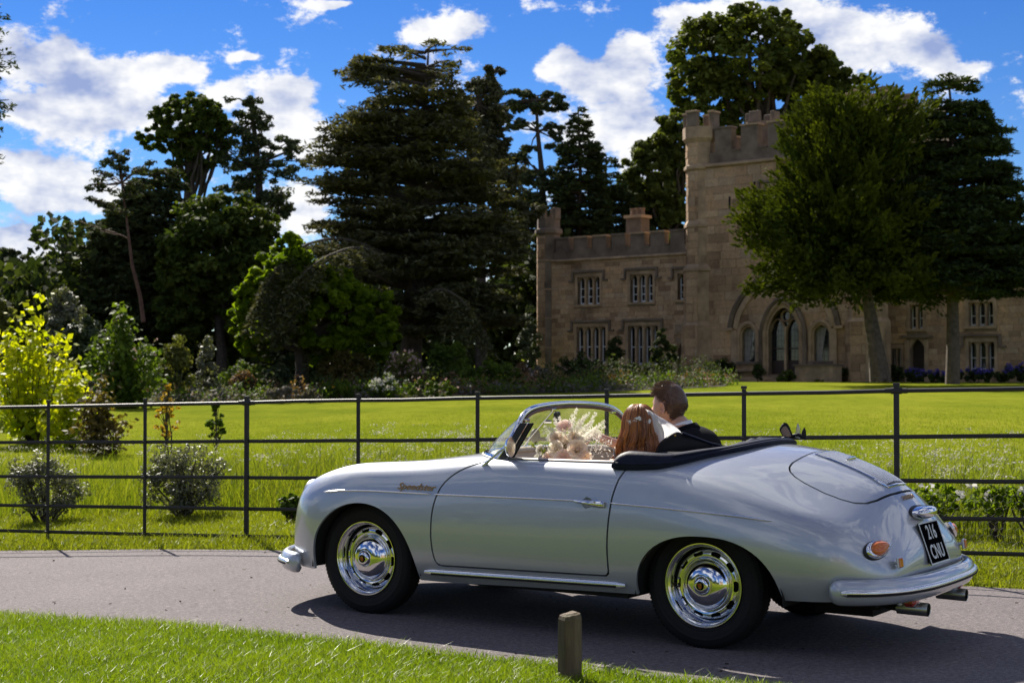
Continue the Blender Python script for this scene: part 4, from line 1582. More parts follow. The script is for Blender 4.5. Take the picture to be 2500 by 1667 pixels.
def broadleaf(name, label, px_x, d, x_l, x_r, y_top, y_bot, fol, leaf=.24, nclump=150, per=160, group=None, trunk=True, trunk_r=.35, gap=.5, seed=1, depth_ratio=.9, bark=None, cat='tree', base_z=None, lobes=None, aspect=.75, hollow=.45, clump_r=.15):
    """crown is an ellipsoid hull set by its picture outline at distance d; clumps sit towards the hull"""
    rg = np.random.default_rng(seed)
    bx, bz = at_px(px_x, d)
    if base_z is not None: bz = base_z
    root = empty(name, (bx, d, bz), 0, label, cat, group)
    hulls = lobes or [(x_l, x_r, y_top, y_bot)]
    allc, allr = [], []
    tot = sum((h[1] - h[0]) * (h[3] - h[2]) for h in hulls)
    for (xl, xr, yt, yb) in hulls:
        cx = (pxx(K(xl), d) + pxx(K(xr), d)) / 2
        rx = (pxx(K(xr), d) - pxx(K(xl), d)) / 2
        zt, zb = ztop(yt, d), ztop(yb, d)
        cz, rz = (zt + zb) / 2, (zt - zb) / 2
        n = max(6, int(nclump * (xr - xl) * (yb - yt) / tot))
        dd = rand_dir(n, rg)
        rr = hollow + (1 - hollow) * rg.uniform(0, 1, n) ** gap
        rc = clump_r * min(rx, rz) * rg.uniform(.6, 1.5, n)
        s = np.array([rx, rx * depth_ratio, rz])
        c = np.array([cx, d, cz]) + dd * rr[:, None] * (s - rc[:, None] * .35)
        allc.append(c)
        allr.append(rc)
    C0, R0 = np.concatenate(allc), np.concatenate(allr)
    P, N, idx = clump_leaves(C0, R0 * 1.12, per, rg, .55, .62)
    ct = rg.uniform(0, 1, len(C0))
    tone = .5 * ct[idx] + .5 * rg.uniform(0, 1, len(idx))
    P = P - np.array([bx, d, bz])
    crown = link('crown', leaf_mesh('crown', P, N, leaf * rg.uniform(.6, 1.3, len(P)), aspect, rg, tone, shape='quad'), FOL[fol], root)
    if trunk:
        mb = MB()
        Cl = C0 - np.array([bx, d, bz])
        hz = Cl[:, 2].mean()
        top = Cl[Cl[:, 2].argmax()]
        tr = [np.array([0, 0, -.3]), np.array([rg.normal(0, .1), 0, hz * .3]), np.array([rg.normal(0, .2), 0, hz * .7]), np.array([Cl[:, 0].mean() * .7, Cl[:, 1].mean(), hz]), (top + Cl.mean(0)) / 2]
        limb_tube(mb, tr, trunk_r, trunk_r * .25, 9)
        for k in rg.choice(len(Cl), min(26, len(Cl)), replace=False):
            t = rg.uniform(.25, .9)
            a = tr[1] * (1 - t) + tr[3] * t
            limb_tube(mb, bent(a, Cl[k], rg, -.05, .07), trunk_r * .35, trunk_r * .06, 5)
        mb.build('trunk', bark or BARK, root, smooth=True)
    return root


def plates(tips, rg, per, w, th, drop=.0):
    """flat sprays of foliage along a list of (start, end, width) limbs"""
    P, N, A = [], [], []
    for (a, b, wd) in tips:
        a, b = np.array(a), np.array(b)
        ax = b - a
        L = np.linalg.norm(ax)
        n = max(4, int(per * L * wd))
        t = rg.uniform(0.08, 1.04, n)
        side = np.cross(ax / L, [0, 0, 1.])
        side /= np.linalg.norm(side) + 1e-9
        prof = np.clip(np.sin(np.pi * np.clip(t * .82 + .10, 0, 1)), .12, 1)
        s = rg.uniform(-1, 1, n) * wd * prof
        p = a + ax * t[:, None] + side * s[:, None]
        p[:, 2] += rg.normal(0, th, n) - drop * np.abs(s) - drop * .6 * t * t * L * .25
        P.append(p)
        N.append(np.array([0, 0, 1.]) + rg.normal(0, .45, (n, 3)))
        A.append(ax / L * .8 + side * np.sign(s)[:, None] * .9 + rg.normal(0, .3, (n, 3)))
    return np.concatenate(P), np.concatenate(N), np.concatenate(A)


def conifer(name, label, px_x, d, prof, fol, seed, nb=150, per=60, leaf=.26, aspect=.35, wid=.28, rise=.15, droop=.1, trunk_r=.45, th=.06, cat='tree', group=None, bark=None, base_z=None, trunk_top=None, lean=0, zlow=.1, min_t=.15, sub=1.0, tier=0.0):
    """prof: rows (y_px, x_left, x_right) giving the outline from top to bottom"""
    rg = np.random.default_rng(seed)
    bx, bz = at_px(px_x, d)
    if base_z is not None: bz = base_z
    root = empty(name, (bx, d, bz), 0, label, cat, group)
    pr = np.array(prof, float)
    zz = np.array([ztop(y, d) for y in pr[:, 0]]) - bz
    xl = np.array([pxx(K(x), d) for x in pr[:, 1]]) - bx
    xr = np.array([pxx(K(x), d) for x in pr[:, 2]]) - bx
    o = np.argsort(zz)
    zz, xl, xr = zz[o], xl[o], xr[o]
    tips, mb = [], MB()
    ztop_ = zz[-1]
    tx = lambda z: lean * z
    # trunk
    hs = np.linspace(-.3, ztop_ * .99, 9)
    tp = [np.array([np.interp(h, [0, ztop_], [0, (xl[-1] + xr[-1]) / 2]) + rg.normal(0, .06), rg.normal(0, .06), h]) for h in hs]
    limb_tube(mb, tp, trunk_r, .04, 9)
    area = (xr - xl)
    # branch heights weighted by width
    zs_ = rg.uniform(zz[0], ztop_, nb * 3)
    wz = np.interp(zs_, zz, xr - xl)
    keep = rg.uniform(0, 1, len(zs_)) < wz / wz.max() * .9 + .1
    zs_ = np.sort(zs_[keep][:nb])
    if tier:
        zs_ = np.round(zs_ / tier) * tier + rg.normal(0, tier * .38, len(zs_))
        zs_ = np.clip(zs_, zz[0], ztop_ - .05)
        rg.shuffle(zs_)
    for i, z in enumerate(zs_):
        az = i * 2.39996 + rg.normal(0, .3)
        l, r = np.interp(z, zz, xl), np.interp(z, zz, xr)
        c0 = np.interp(z, [0, ztop_], [0, (xl[-1] + xr[-1]) / 2])
        ext = (r - c0) if math.cos(az) > 0 else (c0 - l)
        rad_y = (r - l) / 2 * .85
        Lh = math.hypot(math.cos(az) * ext, math.sin(az) * rad_y) * rg.uniform(.72, 1.04)
        if Lh < .25: continue
        e = np.array([c0 + math.cos(az) * ext * rg.uniform(.75, 1.03), math.sin(az) * rad_y * rg.uniform(.75, 1.03), z])
        a = np.array([c0, 0, z - rise * Lh])
        mb.tube(bent(a, e, rg, -.03 if droop < .2 else -.08, .02, 4), [.05 + .02 * Lh, .04 + .012 * Lh, .03, .012], 4, cap=False)
        # sprays along the outer part, several sub-branches
        m = max(2, int(Lh * 1.9 * sub))
        for k in range(m):
            t0 = rg.uniform(min_t, .78)
            s0 = a + (e - a) * t0
            s0[2] += .06 * Lh * math.sin(math.pi * t0)
            ang = rg.normal(0, .55)
            dv = (e - a) / np.linalg.norm(e - a)
            dv = np.array([dv[0] * math.cos(ang) - dv[1] * math.sin(ang), dv[0] * math.sin(ang) + dv[1] * math.cos(ang), dv[2] * .6 - droop * rg.uniform(.3, 1.2)])
            ln = min(Lh * (1 - t0) * 1.05, rg.uniform(.8, 2.2)) + .25
            tips.append((s0, s0 + dv * ln, wid * rg.uniform(.7, 1.5)))
    P, N, A = plates(tips, rg, per, wid, th, .12 + droop)
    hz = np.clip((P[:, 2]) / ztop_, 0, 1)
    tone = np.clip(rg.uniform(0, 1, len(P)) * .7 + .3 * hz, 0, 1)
    link('crown', leaf_mesh('crown', P, N, leaf * rg.uniform(.6, 1.35, len(P)), aspect, rg, tone, A), FOL[fol], root)
    mb.build('trunk', bark or BARK, root, smooth=True)
    return root


def pine(name, label, px_x, d, trunk_px, clumps, fol, seed, leaf=.26, per=240, trunk_r=.3, bark=None, cat='tree', group=None, flat=.55):
    """bare-stemmed pine: trunk polyline and foliage pads given as picture ellipses (x, y, rx, ry)"""
    rg = np.random.default_rng(seed)
    bx, bz = at_px(px_x, d)
    root = empty(name, (bx, d, bz), 0, label, cat, group)
    off = np.array([bx, d, bz])
    tp = [np.array([pxx(K(x), d), d + rg.normal(0, .15), ztop(y, d)]) - off for x, y in trunk_px]
    mb = MB()
    limb_tube(mb, tp, trunk_r, trunk_r * .18, 8)
    C, Rr, idx_all = [], [], []
    P, N = [], []
    cl2 = []
    for (x, y, rx, ry) in clumps:
        cl2.append((x, y, rx * 1.12, ry * 1.05))
        for _ in range(2):
            cl2.append((x + rg.normal(0, rx * .8), y + rg.normal(0, ry * .9), rx * rg.uniform(.45, .8), ry * rg.uniform(.5, .85)))
    for (x, y, rx, ry) in cl2:
        Rx, Rz = K(rx) / FPX * d, K(ry) / FPX * d
        dep = rg.uniform(-.75, .75) * Rx * 1.1
        c = np.array([pxx(K(x), d), d + dep, ztop(y, d)]) - off
        n = int(max(5, 1.1 * Rx * Rz / .12))
        dd = rand_dir(n, rg)
        sub = c + dd * rg.uniform(.2, .95, (n, 1)) * np.array([Rx, Rx, Rz])
        sr = np.full(n, .26 * min(Rx, Rz * 1.6) + .14) * rg.uniform(.7, 1.3, n)
        p, nn, ii = clump_leaves(sub, sr, max(12, int(per * (Rx * Rz) / n / 1.2)), rg, .55, flat)
        P.append(p)
        N.append(nn)
        # limb from the trunk
        tz = np.array([t[2] for t in tp])
        k = min(range(len(tp)), key=lambda i: abs(tp[i][2] - (c[2] - .25 * abs(c[0] - tp[i][0]))))
        limb_tube(mb, bent(tp[k], c, rg, -.04, .06), trunk_r * .22, .03, 5)
        for q in sub[:5]: limb_tube(mb, bent(c, q, rg, 0, .05, 3), .05, .015, 4)
    P, N = np.concatenate(P), np.concatenate(N)
    link('crown', leaf_mesh('crown', P, N, leaf * rg.uniform(.6, 1.3, len(P)), .45, rg), FOL[fol], root)
    mb.build('trunk', bark or BARK, root, smooth=True)
    return root


def yew_tree(name, label, px_x, d, prof, fol, seed, n_spray=1500, per=34, leaf=.17, trunk_px=None, trunk_r=.5):
    rg = np.random.default_rng(seed)
    bx, bz = at_px(px_x, d)
    root = empty(name, (bx, d, bz), 0, label, 'tree')
    off = np.array([bx, d, bz])
    pr = np.array(prof, float)
    zz = np.array([ztop(y, d) for y in pr[:, 0]])
    xl = np.array([pxx(K(x), d) for x in pr[:, 1]])
    xr = np.array([pxx(K(x), d) for x in pr[:, 2]])
    o = np.argsort(zz)
    zz, xl, xr = zz[o], xl[o], xr[o]
    nb_ = 190
    zb = rg.uniform(zz[0], zz[-1], nb_ * 2)
    w = np.interp(zb, zz, xr - xl)
    zb = zb[rg.uniform(0, 1, len(zb)) < (w / w.max()) * .85 + .15][:nb_]
    nb_ = len(zb)
    lb, rb = np.interp(zb, zz, xl), np.interp(zb, zz, xr)
    ab = rg.uniform(0, 2 * np.pi, nb_)
    rb_ = rg.uniform(.2, 1, nb_) ** .45 * rg.uniform(.86, 1.05, nb_)
    rb_ = rb_ * (.93 + .11 * np.sin(3 * ab + zb * 1.3) + .07 * np.sin(5 * ab - zb * 2.1 + 1))
    cxb, hwb = (lb + rb) / 2, (rb - lb) / 2
    BC = np.stack([cxb + np.cos(ab) * hwb * rb_, d + np.sin(ab) * hwb * .9 * rb_, zb], -1) - off
    per_b = n_spray // nb_
    bi = np.repeat(np.arange(nb_), per_b)
    n = len(bi)
    hrel = (zb - zz[0]) / (zz[-1] - zz[0])
    od = np.stack([np.cos(ab), np.sin(ab), -.45 + 1.5 * np.clip(hrel * 1.3, 0, 1)], -1)
    od /= np.linalg.norm(od, axis=1, keepdims=True)
    tb = rg.uniform(-1.5, 1.25, n)
    C = BC[bi] + od[bi] * tb[:, None] + rg.normal(0, .36, (n, 3)) * (1.35 - .85 * (tb[:, None] + 1.5) / 2.75)
    outd = np.stack([np.cos(ab), np.sin(ab), np.zeros(nb_)], -1)[bi]
    ax = od[bi] * .9 + np.array([0, 0, .2]) + rg.normal(0, .30, (n, 3))
    ax /= np.linalg.norm(ax, axis=1, keepdims=True)
    idx = np.repeat(np.arange(n), per)
    t = rg.uniform(-.5, .55, len(idx))
    ln = rg.uniform(.7, 1.35, n)[idx]
    sp = rg.normal(0, 1, (len(idx), 3)) * (.20 * (1.08 - np.clip(t + .5, 0, 1)))[:, None]
    P = C[idx] + ax[idx] * (t * ln)[:, None] + sp
    Nn = np.cross(ax[idx], rg.normal(0, 1, (len(idx), 3))) + .25 * outd[idx]
    tn = rg.uniform(0, 1, nb_)[bi]
    tone = .02 + .30 * (t + .5) + .30 * np.clip((tb[idx] + 1.5) / 2.75, 0, 1) + .38 * tn[idx] * rg.uniform(.4, 1, len(idx))  # outer tips toned lighter as if sunlit, light put into the needle colour
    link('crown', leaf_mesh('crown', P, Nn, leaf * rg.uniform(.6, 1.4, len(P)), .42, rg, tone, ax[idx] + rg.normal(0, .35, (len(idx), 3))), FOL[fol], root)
    mb = MB()
    tp = [np.array([pxx(K(x), d), d, ztop(y, d)]) - off for x, y in trunk_px]
    limb_tube(mb, tp, trunk_r, trunk_r * .4, 12)
    for k in range(7):
        a = rg.uniform(0, 6.28)
        mb.tube([tp[0] + np.array([math.cos(a) * trunk_r * .9, math.sin(a) * trunk_r * .9, -.1]), tp[1] + np.array([math.cos(a) * trunk_r * .6, math.sin(a) * trunk_r * .6, 0]), tp[-1] + np.array([math.cos(a) * .15, math.sin(a) * .15, 0])], [.16, .13, .08], 6)
    for k in rg.choice(n, 24, replace=False):
        limb_tube(mb, bent(tp[-1], C[k], rg, -.03, .06), .14, .03, 5)
    mb.build('trunk', BARK_PALE, root, smooth=True)
    return root


def shrub(name, label, x, d, w_px, y_top, y_bot, fol, seed, leaf=.10, n=2600, flower=None, nf=0, fsize=.05, upright=.4, cat='shrub', group=None, stems=6, aspect=.55, base_z=None, clumps=26, fy=.6, spread=1.0, shape='rhomb'):
    """dense to open bush on several stems"""
    rg = np.random.default_rng(seed)
    X = pxx(K(x), d)
    bz = gz(X, d) if base_z is None else base_z
    root = empty(name, (X, d, bz), 0, label, cat, group)
    R = K(w_px) / 2 / FPX * d
    zt, zb = ztop(y_top, d) - bz, max(ztop(y_bot, d) - bz, .02)
    cz, rz = (zt + zb) / 2, (zt - zb) / 2
    dd = rand_dir(clumps, rg)
    rr = rg.uniform(.25, 1, clumps) ** .5
    cr = (.34 if clumps < 40 else .24) * min(R, rz) * rg.uniform(.6, 1.5, clumps)
    C = np.array([0, 0, cz]) + dd * rr[:, None] * np.array([R, R * .8, rz]) * .86
    tap = 1 - .45 * np.clip((C[:, 2] - cz) / rz, 0, 1) * upright * 2
    C[:, :2] *= tap[:, None]
    C += rg.normal(0, .10, C.shape) * np.array([R, R * .6, rz])
    P, N, idx = clump_leaves(C, cr, max(4, n // clumps), rg, .35, .9)
    P[:, 2] = np.maximum(P[:, 2], .02)
    tone = .5 * rg.uniform(0, 1, clumps)[idx] + .5 * rg.uniform(0, 1, len(idx))
    link('foliage', leaf_mesh('foliage', P, N, leaf * rg.uniform(.6, 1.35, len(P)), aspect, rg, tone, shape=shape), FOL[fol], root)
    if stems:
        mb = MB()
        for k in rg.choice(clumps, min(stems, clumps), replace=False):
            limb_tube(mb, bent((rg.normal(0, .06 * R), rg.normal(0, .06 * R), -.05), C[k], rg, 0, .06, 4), max(.012, .03 * R), .006, 5)
        mb.build('stems', BARK, root, smooth=True)
    if flower:
        k = rg.choice(len(P), nf)
        Q = P[k]
        up = Q[:, 2] > cz + rz * (fy * 2 - 1) * .9 - .4 * rz
        Q = Q[up] + rg.normal(0, .03, (up.sum(), 3)) + np.array([0, -.05, .05])
        m_ = 5
        QQ = np.repeat(Q, m_, 0) + rg.normal(0, fsize * .45, (len(Q) * m_, 3))
        link('blossom', leaf_mesh('blossom', QQ, np.array([0, -.6, .8]) + rg.normal(0, .5, (len(QQ), 3)), fsize * rg.uniform(.6, 1.2, len(QQ)), .8, rg, shape='quad'), FOL[flower], root)
    return root


# --- the great cedar
CEDAR = conifer('cedar_tree', 'huge dark spreading cedar with tiered flat branches beside the castle wing', 945, 78,
        [(104, 880, 1075), (118, 840, 1082), (145, 775, 1050), (175, 770, 1030), (215, 730, 1080), (255, 700, 1090), (310, 690, 1130), (370, 680, 1160), (430, 670, 1190), (470, 690, 1200), (520, 700, 1215), (570, 680, 1235), (640, 640, 1240), (700, 700, 1235), (760, 740, 1225)],
        'cedar', 21, nb=330, per=50, leaf=.36, aspect=.32, wid=.50, rise=.10, droop=.08, trunk_r=.62, th=.06, min_t=.2, sub=1.1, tier=.95)
# its lowest boughs sweep down in front of the lime
def cedar_boughs():
    rg = np.random.default_rng(22)
    off = np.array(CEDAR.location)
    tips = []
    mb = MB()
    for arc in ([(900, 590, 76), (800, 552, 72), (720, 556, 69), (660, 592, 66), (618, 645, 65), (588, 705, 64)],
                [(900, 650, 75), (810, 612, 71), (735, 630, 68), (680, 680, 66), (648, 742, 65)],
                [(900, 600, 75), (830, 570, 70), (760, 585, 67), (700, 625, 65), (655, 690, 64)],
                [(900, 700, 75), (830, 672, 70), (770, 700, 68), (728, 760, 67)],
                [(960, 690, 75), (1010, 665, 71), (1060, 690, 69), (1090, 740, 68)]):
        pts = np.array([[pxx(K(x), d), d, ztop(y, d)] for x, y, d in arc]) - off
        L = spline2([tuple(p) for p in pts], 40)
        limb_tube(mb, L[:34], .10, .015, 6)
        for k in range(6, 40):
            tg = np.array(L[min(k + 1, 39)]) - np.array(L[k - 1])
            tg /= np.linalg.norm(tg)
            for _ in range(3):
                ang = rg.normal(0, .7)
                dv = np.array([tg[0] * math.cos(ang) - tg[1] * math.sin(ang), tg[0] * math.sin(ang) + tg[1] * math.cos(ang), tg[2] - rg.uniform(.15, .7)])
                tips.append((np.array(L[k]), np.array(L[k]) + dv * rg.uniform(.6, 1.5), .40 * rg.uniform(.7, 1.3)))
    P, N, A = plates(tips, rg, 70, .4, .06, .35)
    link('drooping_bough', leaf_mesh('drooping_bough', P, N, .27 * rg.uniform(.6, 1.3, len(P)), .3, rg, None, A), FOL['cedar'], CEDAR)
    mb.build('bough_limb', BARK, CEDAR, smooth=True)


cedar_boughs()
pine('umbrella_pine', 'broad rounded pine rising just right of the cedar crown', 1105, 98, [(1105, 850), (1105, 600), (1100, 400), (1098, 240)],
     [(1100, 190, 45, 28), (1065, 215, 50, 26), (1130, 225, 28, 34), (1105, 255, 60, 30), (1060, 290, 70, 30), (1140, 300, 30, 40), (1100, 350, 60, 40), (1150, 380, 40, 40), (1080, 420, 80, 50), (1160, 460, 50, 40), (1140, 540, 60, 50), (1190, 520, 30, 60)], 'cedar', 31, per=1000, leaf=.36, trunk_r=.4)
pine('flat_topped_pine', 'tall flat-topped pine with bare limbs behind the wing', 1245, 116, [(1250, 860), (1250, 560), (1245, 400), (1235, 300), (1232, 230)],
     [(1235, 215, 62, 18), (1275, 235, 30, 18), (1195, 240, 28, 20), (1240, 250, 50, 14), (1190, 290, 30, 16), (1215, 340, 24, 16), (1280, 320, 30, 24), (1205, 400, 34, 30), (1260, 420, 40, 30), (1225, 470, 40, 30), (1270, 500, 40, 30), (1200, 520, 30, 40)], 'pine', 32, per=1000, leaf=.36, trunk_r=.38)
conifer('pointed_fir', 'narrow pointed dark fir behind the wing battlements', 1335, 114, [(238, 1325, 1335), (265, 1310, 1350), (300, 1300, 1365), (350, 1285, 1385), (400, 1270, 1395), (450, 1260, 1405), (520, 1255, 1410), (640, 1255, 1410)],
        'fir', 33, nb=190, per=110, leaf=.38, aspect=.40, wid=.36, droop=.05, rise=-.15, sub=1.4)
conifer('stooping_fir', 'dark stooping fir between the pointed fir and the beech', 1400, 117, [(348, 1370, 1415), (380, 1360, 1430), (420, 1370, 1440), (470, 1390, 1480), (540, 1360, 1520), (640, 1350, 1530)],
        'fir', 34, nb=170, per=110, leaf=.38, aspect=.40, wid=.40, droop=.12, rise=.05, sub=1.4)
conifer('backing_spruce', 'dark spruce filling between the cedar and the flat-topped pine', 1185, 121, [(395, 1170, 1200), (430, 1155, 1215), (480, 1140, 1235), (560, 1125, 1255), (650, 1115, 1265), (760, 1110, 1270)],
        'fir', 35, nb=150, per=100, leaf=.36, aspect=.4, wid=.42, droop=.1, rise=.0, sub=1.3)
conifer('backing_spruce', 'dark spruce rising over the middle of the wing battlements', 1290, 122, [(400, 1275, 1305), (440, 1255, 1325), (500, 1240, 1345), (580, 1225, 1360), (680, 1215, 1370)],
        'fir', 36, nb=130, per=100, leaf=.36, aspect=.4, wid=.42, droop=.1, rise=.0, sub=1.3)
conifer('backing_spruce', 'dark spruce between the stooping fir and the tower', 1480, 123, [(440, 1465, 1500), (480, 1445, 1520), (540, 1430, 1540), (640, 1420, 1560)],
        'fir', 37, nb=110, per=100, leaf=.36, aspect=.4, wid=.42, droop=.1, rise=.0, sub=1.3)
# --- beeches behind the tower
broadleaf('beech_tree', 'immense domed beech towering behind the castle tower', 1760, 126, 0, 0, 0, 0, 'beech', leaf=.38, nclump=760, per=66, seed=41, trunk_r=.9,
          lobes=[(1520, 1900, 12, 260), (1610, 1850, 8, 130), (1800, 1960, 110, 320), (1530, 1740, 120, 330), (1840, 2020, 150, 330), (1700, 1960, 240, 420), (1740, 1930, 60, 240)], clump_r=.135)
broadleaf('shoulder_beech', 'lower yellowish beech leaning out left of the castle tower', 1530, 120, 0, 0, 0, 0, 'beech', leaf=.36, nclump=460, per=62, seed=42, trunk_r=.6,
          lobes=[(1490, 1640, 250, 420), (1425, 1590, 310, 520), (1460, 1600, 420, 640)], clump_r=.135)
# --- yew and conifer in front of the tower
yew_tree('yew_tree', 'broad golden-topped yew in front of the castle tower', 2010, 73.5,
         [(242, 1925, 2000), (256, 1885, 2045), (276, 1852, 2085), (310, 1830, 2110), (340, 1815, 2120), (390, 1790, 2130), (440, 1775, 2135), (475, 1735, 2140), (500, 1705, 2145), (540, 1715, 2150), (590, 1738, 2150), (630, 1760, 2148), (660, 1800, 2140), (676, 1840, 2125)],
         'yew', 51, n_spray=4600, per=27, leaf=.26, trunk_px=[(2022, 872), (2012, 800), (2000, 740), (1995, 690), (1985, 640)], trunk_r=.42)
conifer('layered_conifer', 'tall dark conifer with layered feathery branches right of the yew', 2190, 74, [(172, 2140, 2230), (190, 2130, 2245), (230, 2110, 2262), (270, 2100, 2300), (310, 2085, 2322), (350, 2070, 2325), (400, 2040, 2345), (450, 2010, 2372), (520, 1995, 2400), (580, 1990, 2420), (640, 2000, 2420), (672, 2020, 2390)],
        'fir', 52, nb=420, per=80, leaf=.34, aspect=.32, wid=.46, rise=.02, droop=.12, trunk_r=.36, bark=BARK_PALE, sub=1.3, tier=.6)
# --- left group
broadleaf('dome_sycamore', 'tall domed sycamore with open limbs rising behind the evergreen oak', 435, 113, 0, 0, 0, 0, 'oak', leaf=.32, nclump=280, per=56, seed=61, trunk_r=.55, hollow=.6,
          lobes=[(345, 530, 210, 350), (312, 400, 285, 355), (400, 530, 235, 400), (370, 470, 330, 420)], clump_r=.135)
pine('ragged_pine', 'ragged dark pine right of the domed sycamore', 595, 113, [(600, 800), (598, 520), (592, 380), (580, 280), (572, 235)],
     [(575, 240, 32, 16), (565, 270, 40, 20), (600, 290, 34, 18), (545, 300, 30, 22), (560, 330, 50, 24), (620, 340, 30, 18), (655, 325, 34, 18), (675, 345, 18, 22), (540, 370, 40, 24), (600, 390, 50, 26), (650, 400, 30, 26), (560, 420, 50, 26), (625, 450, 40, 28), (580, 470, 50, 26), (655, 480, 24, 24)], 'pine', 62, per=620, leaf=.34, trunk_r=.42)
pine('leaning_pine', 'slender leaning pine with a bare reddish trunk', 325, 86, [(328, 740), (318, 680), (305, 610), (295, 550), (286, 490), (275, 420), (265, 352)],
     [(265, 352, 18, 12), (250, 370, 22, 12), (285, 365, 20, 12), (235, 400, 26, 13), (280, 400, 24, 13), (222, 425, 24, 9), (310, 420, 22, 14), (250, 440, 26, 10), (225, 462, 22, 8), (330, 390, 22, 12), (300, 450, 20, 12), (255, 480, 26, 10), (215, 520, 30, 12)], 'pine', 63, per=480, trunk_r=.13, bark=BARK_RED, leaf=.26)
conifer('dark_cypress', 'dark bushy conifer mass behind the leaning pine', 290, 99, [(378, 330, 390), (400, 310, 420), (440, 280, 425), (490, 225, 425), (540, 190, 425), (600, 170, 430), (660, 165, 430), (740, 170, 430), (790, 180, 430)],
        'pine', 64, nb=240, per=100, leaf=.38, aspect=.4, wid=.46, droop=.1, rise=.0, sub=1.3)
broadleaf('holm_oak', 'dense dark evergreen oak with a lit green top', 505, 95, 0, 0, 0, 0, 'oak', leaf=.30, nclump=540, per=66, seed=65, trunk_r=.4,
          lobes=[(370, 650, 432, 700), (350, 520, 520, 800), (480, 665, 520, 800)], clump_r=.15)
broadleaf('lime_tree', 'bright backlit green lime tree left of the cedar', 690, 67, 0, 0, 0, 0, 'lime', leaf=.25, nclump=520, per=64, seed=66, trunk_r=.35,
          lobes=[(570, 740, 535, 760), (528, 680, 620, 830), (640, 850, 600, 840), (800, 920, 660, 830)], clump_r=.135)
broadleaf('far_copse_tree', 'hazy dark tree far beyond the young maple', 30, 112, -40, 80, 560, 760, 'pine', leaf=.2, nclump=260, per=90, seed=67, trunk_r=.3)
broadleaf('sparse_birch', 'sparse open-branched tree beyond the feathery grey shrub', 125, 108, 72, 185, 570, 720, 'olive', leaf=.17, nclump=150, per=40, seed=68, trunk_r=.25, hollow=.35)
# branch tips of a conifer standing just outside the picture
conifer('edge_conifer', 'conifer overhanging the garden with only its branch tips in sight', -90, 52, [(-60, -120, -60), (0, -150, -8), (25, -160, 8), (60, -160, -12), (100, -160, 8), (128, -160, 14), (150, -170, 34), (175, -180, -4), (205, -180, 0), (228, -180, 26), (255, -180, -6), (330, -190, -22), (360, -190, 2), (385, -200, -26), (600, -200, -40)],
        'fir', 69, nb=190, per=90, leaf=.22, aspect=.35, wid=.24, droop=.1)

# --- dark woodland floor behind the border, closing the view
rgw = np.random.default_rng(90)
n = 34000
xw = rgw.uniform(-48, 14, n)
yw = np.where(xw > -2.5, rgw.uniform(112, 120, n), rgw.uniform(97, 114, n))
zw = rgw.uniform(0, 1, n) ** .8 * (8.5 + 1.6 * np.sin(xw * .6) + 1.0 * np.sin(xw * 1.7 + 1))
P = np.stack([xw, yw, ground_z(xw, yw) + zw], -1)
tag(link('woodland_undergrowth', leaf_mesh('woodland_undergrowth', P, np.array([0, -.4, .5]) + rgw.normal(0, .6, (n, 3)), rgw.uniform(.4, .8, n), .7, rgw, shape='quad'), FOL['dark']),
    'dark tangled undergrowth under the trees behind the garden border', 'undergrowth', kind='stuff')
n = 16000
xw = rgw.uniform(22, 75, n)
yw = rgw.uniform(118, 140, n)
zw = rgw.uniform(0, 1, n) ** .7 * (8 + 2 * np.sin(xw * .5))
P = np.stack([xw, yw, ground_z(xw, yw) + zw], -1)
tag(link('far_wood', leaf_mesh('far_wood', P, np.array([0, -.4, .5]) + rgw.normal(0, .6, (n, 3)), rgw.uniform(.4, .8, n), .7, rgw, shape='quad'), FOL['oak']), 'far wood closing the view right of the castle', 'wood', kind='stuff')

# --- planted bed under the shrubs: dark soil and mixed low growth
def bed_front(x):
    return np.interp(x, [-40, -22, -12, -3, 2, 6, 10, 11.5], [52, 55, 58, 60, 62.5, 66, 72, 84])


bx = np.linspace(-40, 11.5, 90)
V_, F_ = [], []
for x in bx:
    y0 = float(bed_front(x)) + .35 * math.sin(x * 1.3)
    y1 = 104 if x < 0 else max(y0 + 1, 101 - 1.0 * x)
    for t in np.linspace(0, 1, 14):
        y = y0 + (y1 - y0) * t
        V_.append((x, y, gz(x, y) + .02))
idx = np.arange(len(V_)).reshape(len(bx), 14)
F_ = np.stack([idx[:-1, :-1], idx[1:, :-1], idx[1:, 1:], idx[:-1, 1:]], -1).reshape(-1, 4)
tag(link('flower_bed', np_mesh('flower_bed', np.array(V_), F_, True), plain('garden_soil', (.045, .034, .024), .95, var=.4, nscale=3)), kind='structure')
rgw = np.random.default_rng(92)


def border_plants(name, label, fols, n, dmin, dmax, hmax, seed, x0=-26, x1=10.5, leaf=(.08, .2)):
    rg = np.random.default_rng(seed)
    nc = n // 70
    cx = rg.uniform(x0, x1, nc)
    cy = bed_front(cx) + rg.uniform(dmin, dmax, nc)
    ch = rg.uniform(.35, 1, nc) * hmax
    cr = rg.uniform(.35, .9, nc)
    idx = np.repeat(np.arange(nc), 70)
    d_ = rand_dir(len(idx), rg)
    P = np.stack([cx, cy, ground_z(cx, cy) + ch * .45], -1)[idx] + d_ * np.stack([cr, cr, ch * .55], -1)[idx] * rg.uniform(.3, 1, (len(idx), 1)) ** .5
    tone = np.clip(.6 * rg.uniform(0, 1, nc)[idx] + .4 * rg.uniform(0, 1, len(idx)), 0, 1)
    tag(link(name, leaf_mesh(name, P, np.array([0, -.3, .6]) + rg.normal(0, .5, P.shape), rg.uniform(leaf[0], leaf[1], len(P)), .5, rg, tone), FOL[fols]), label, 'border plants', kind='stuff')


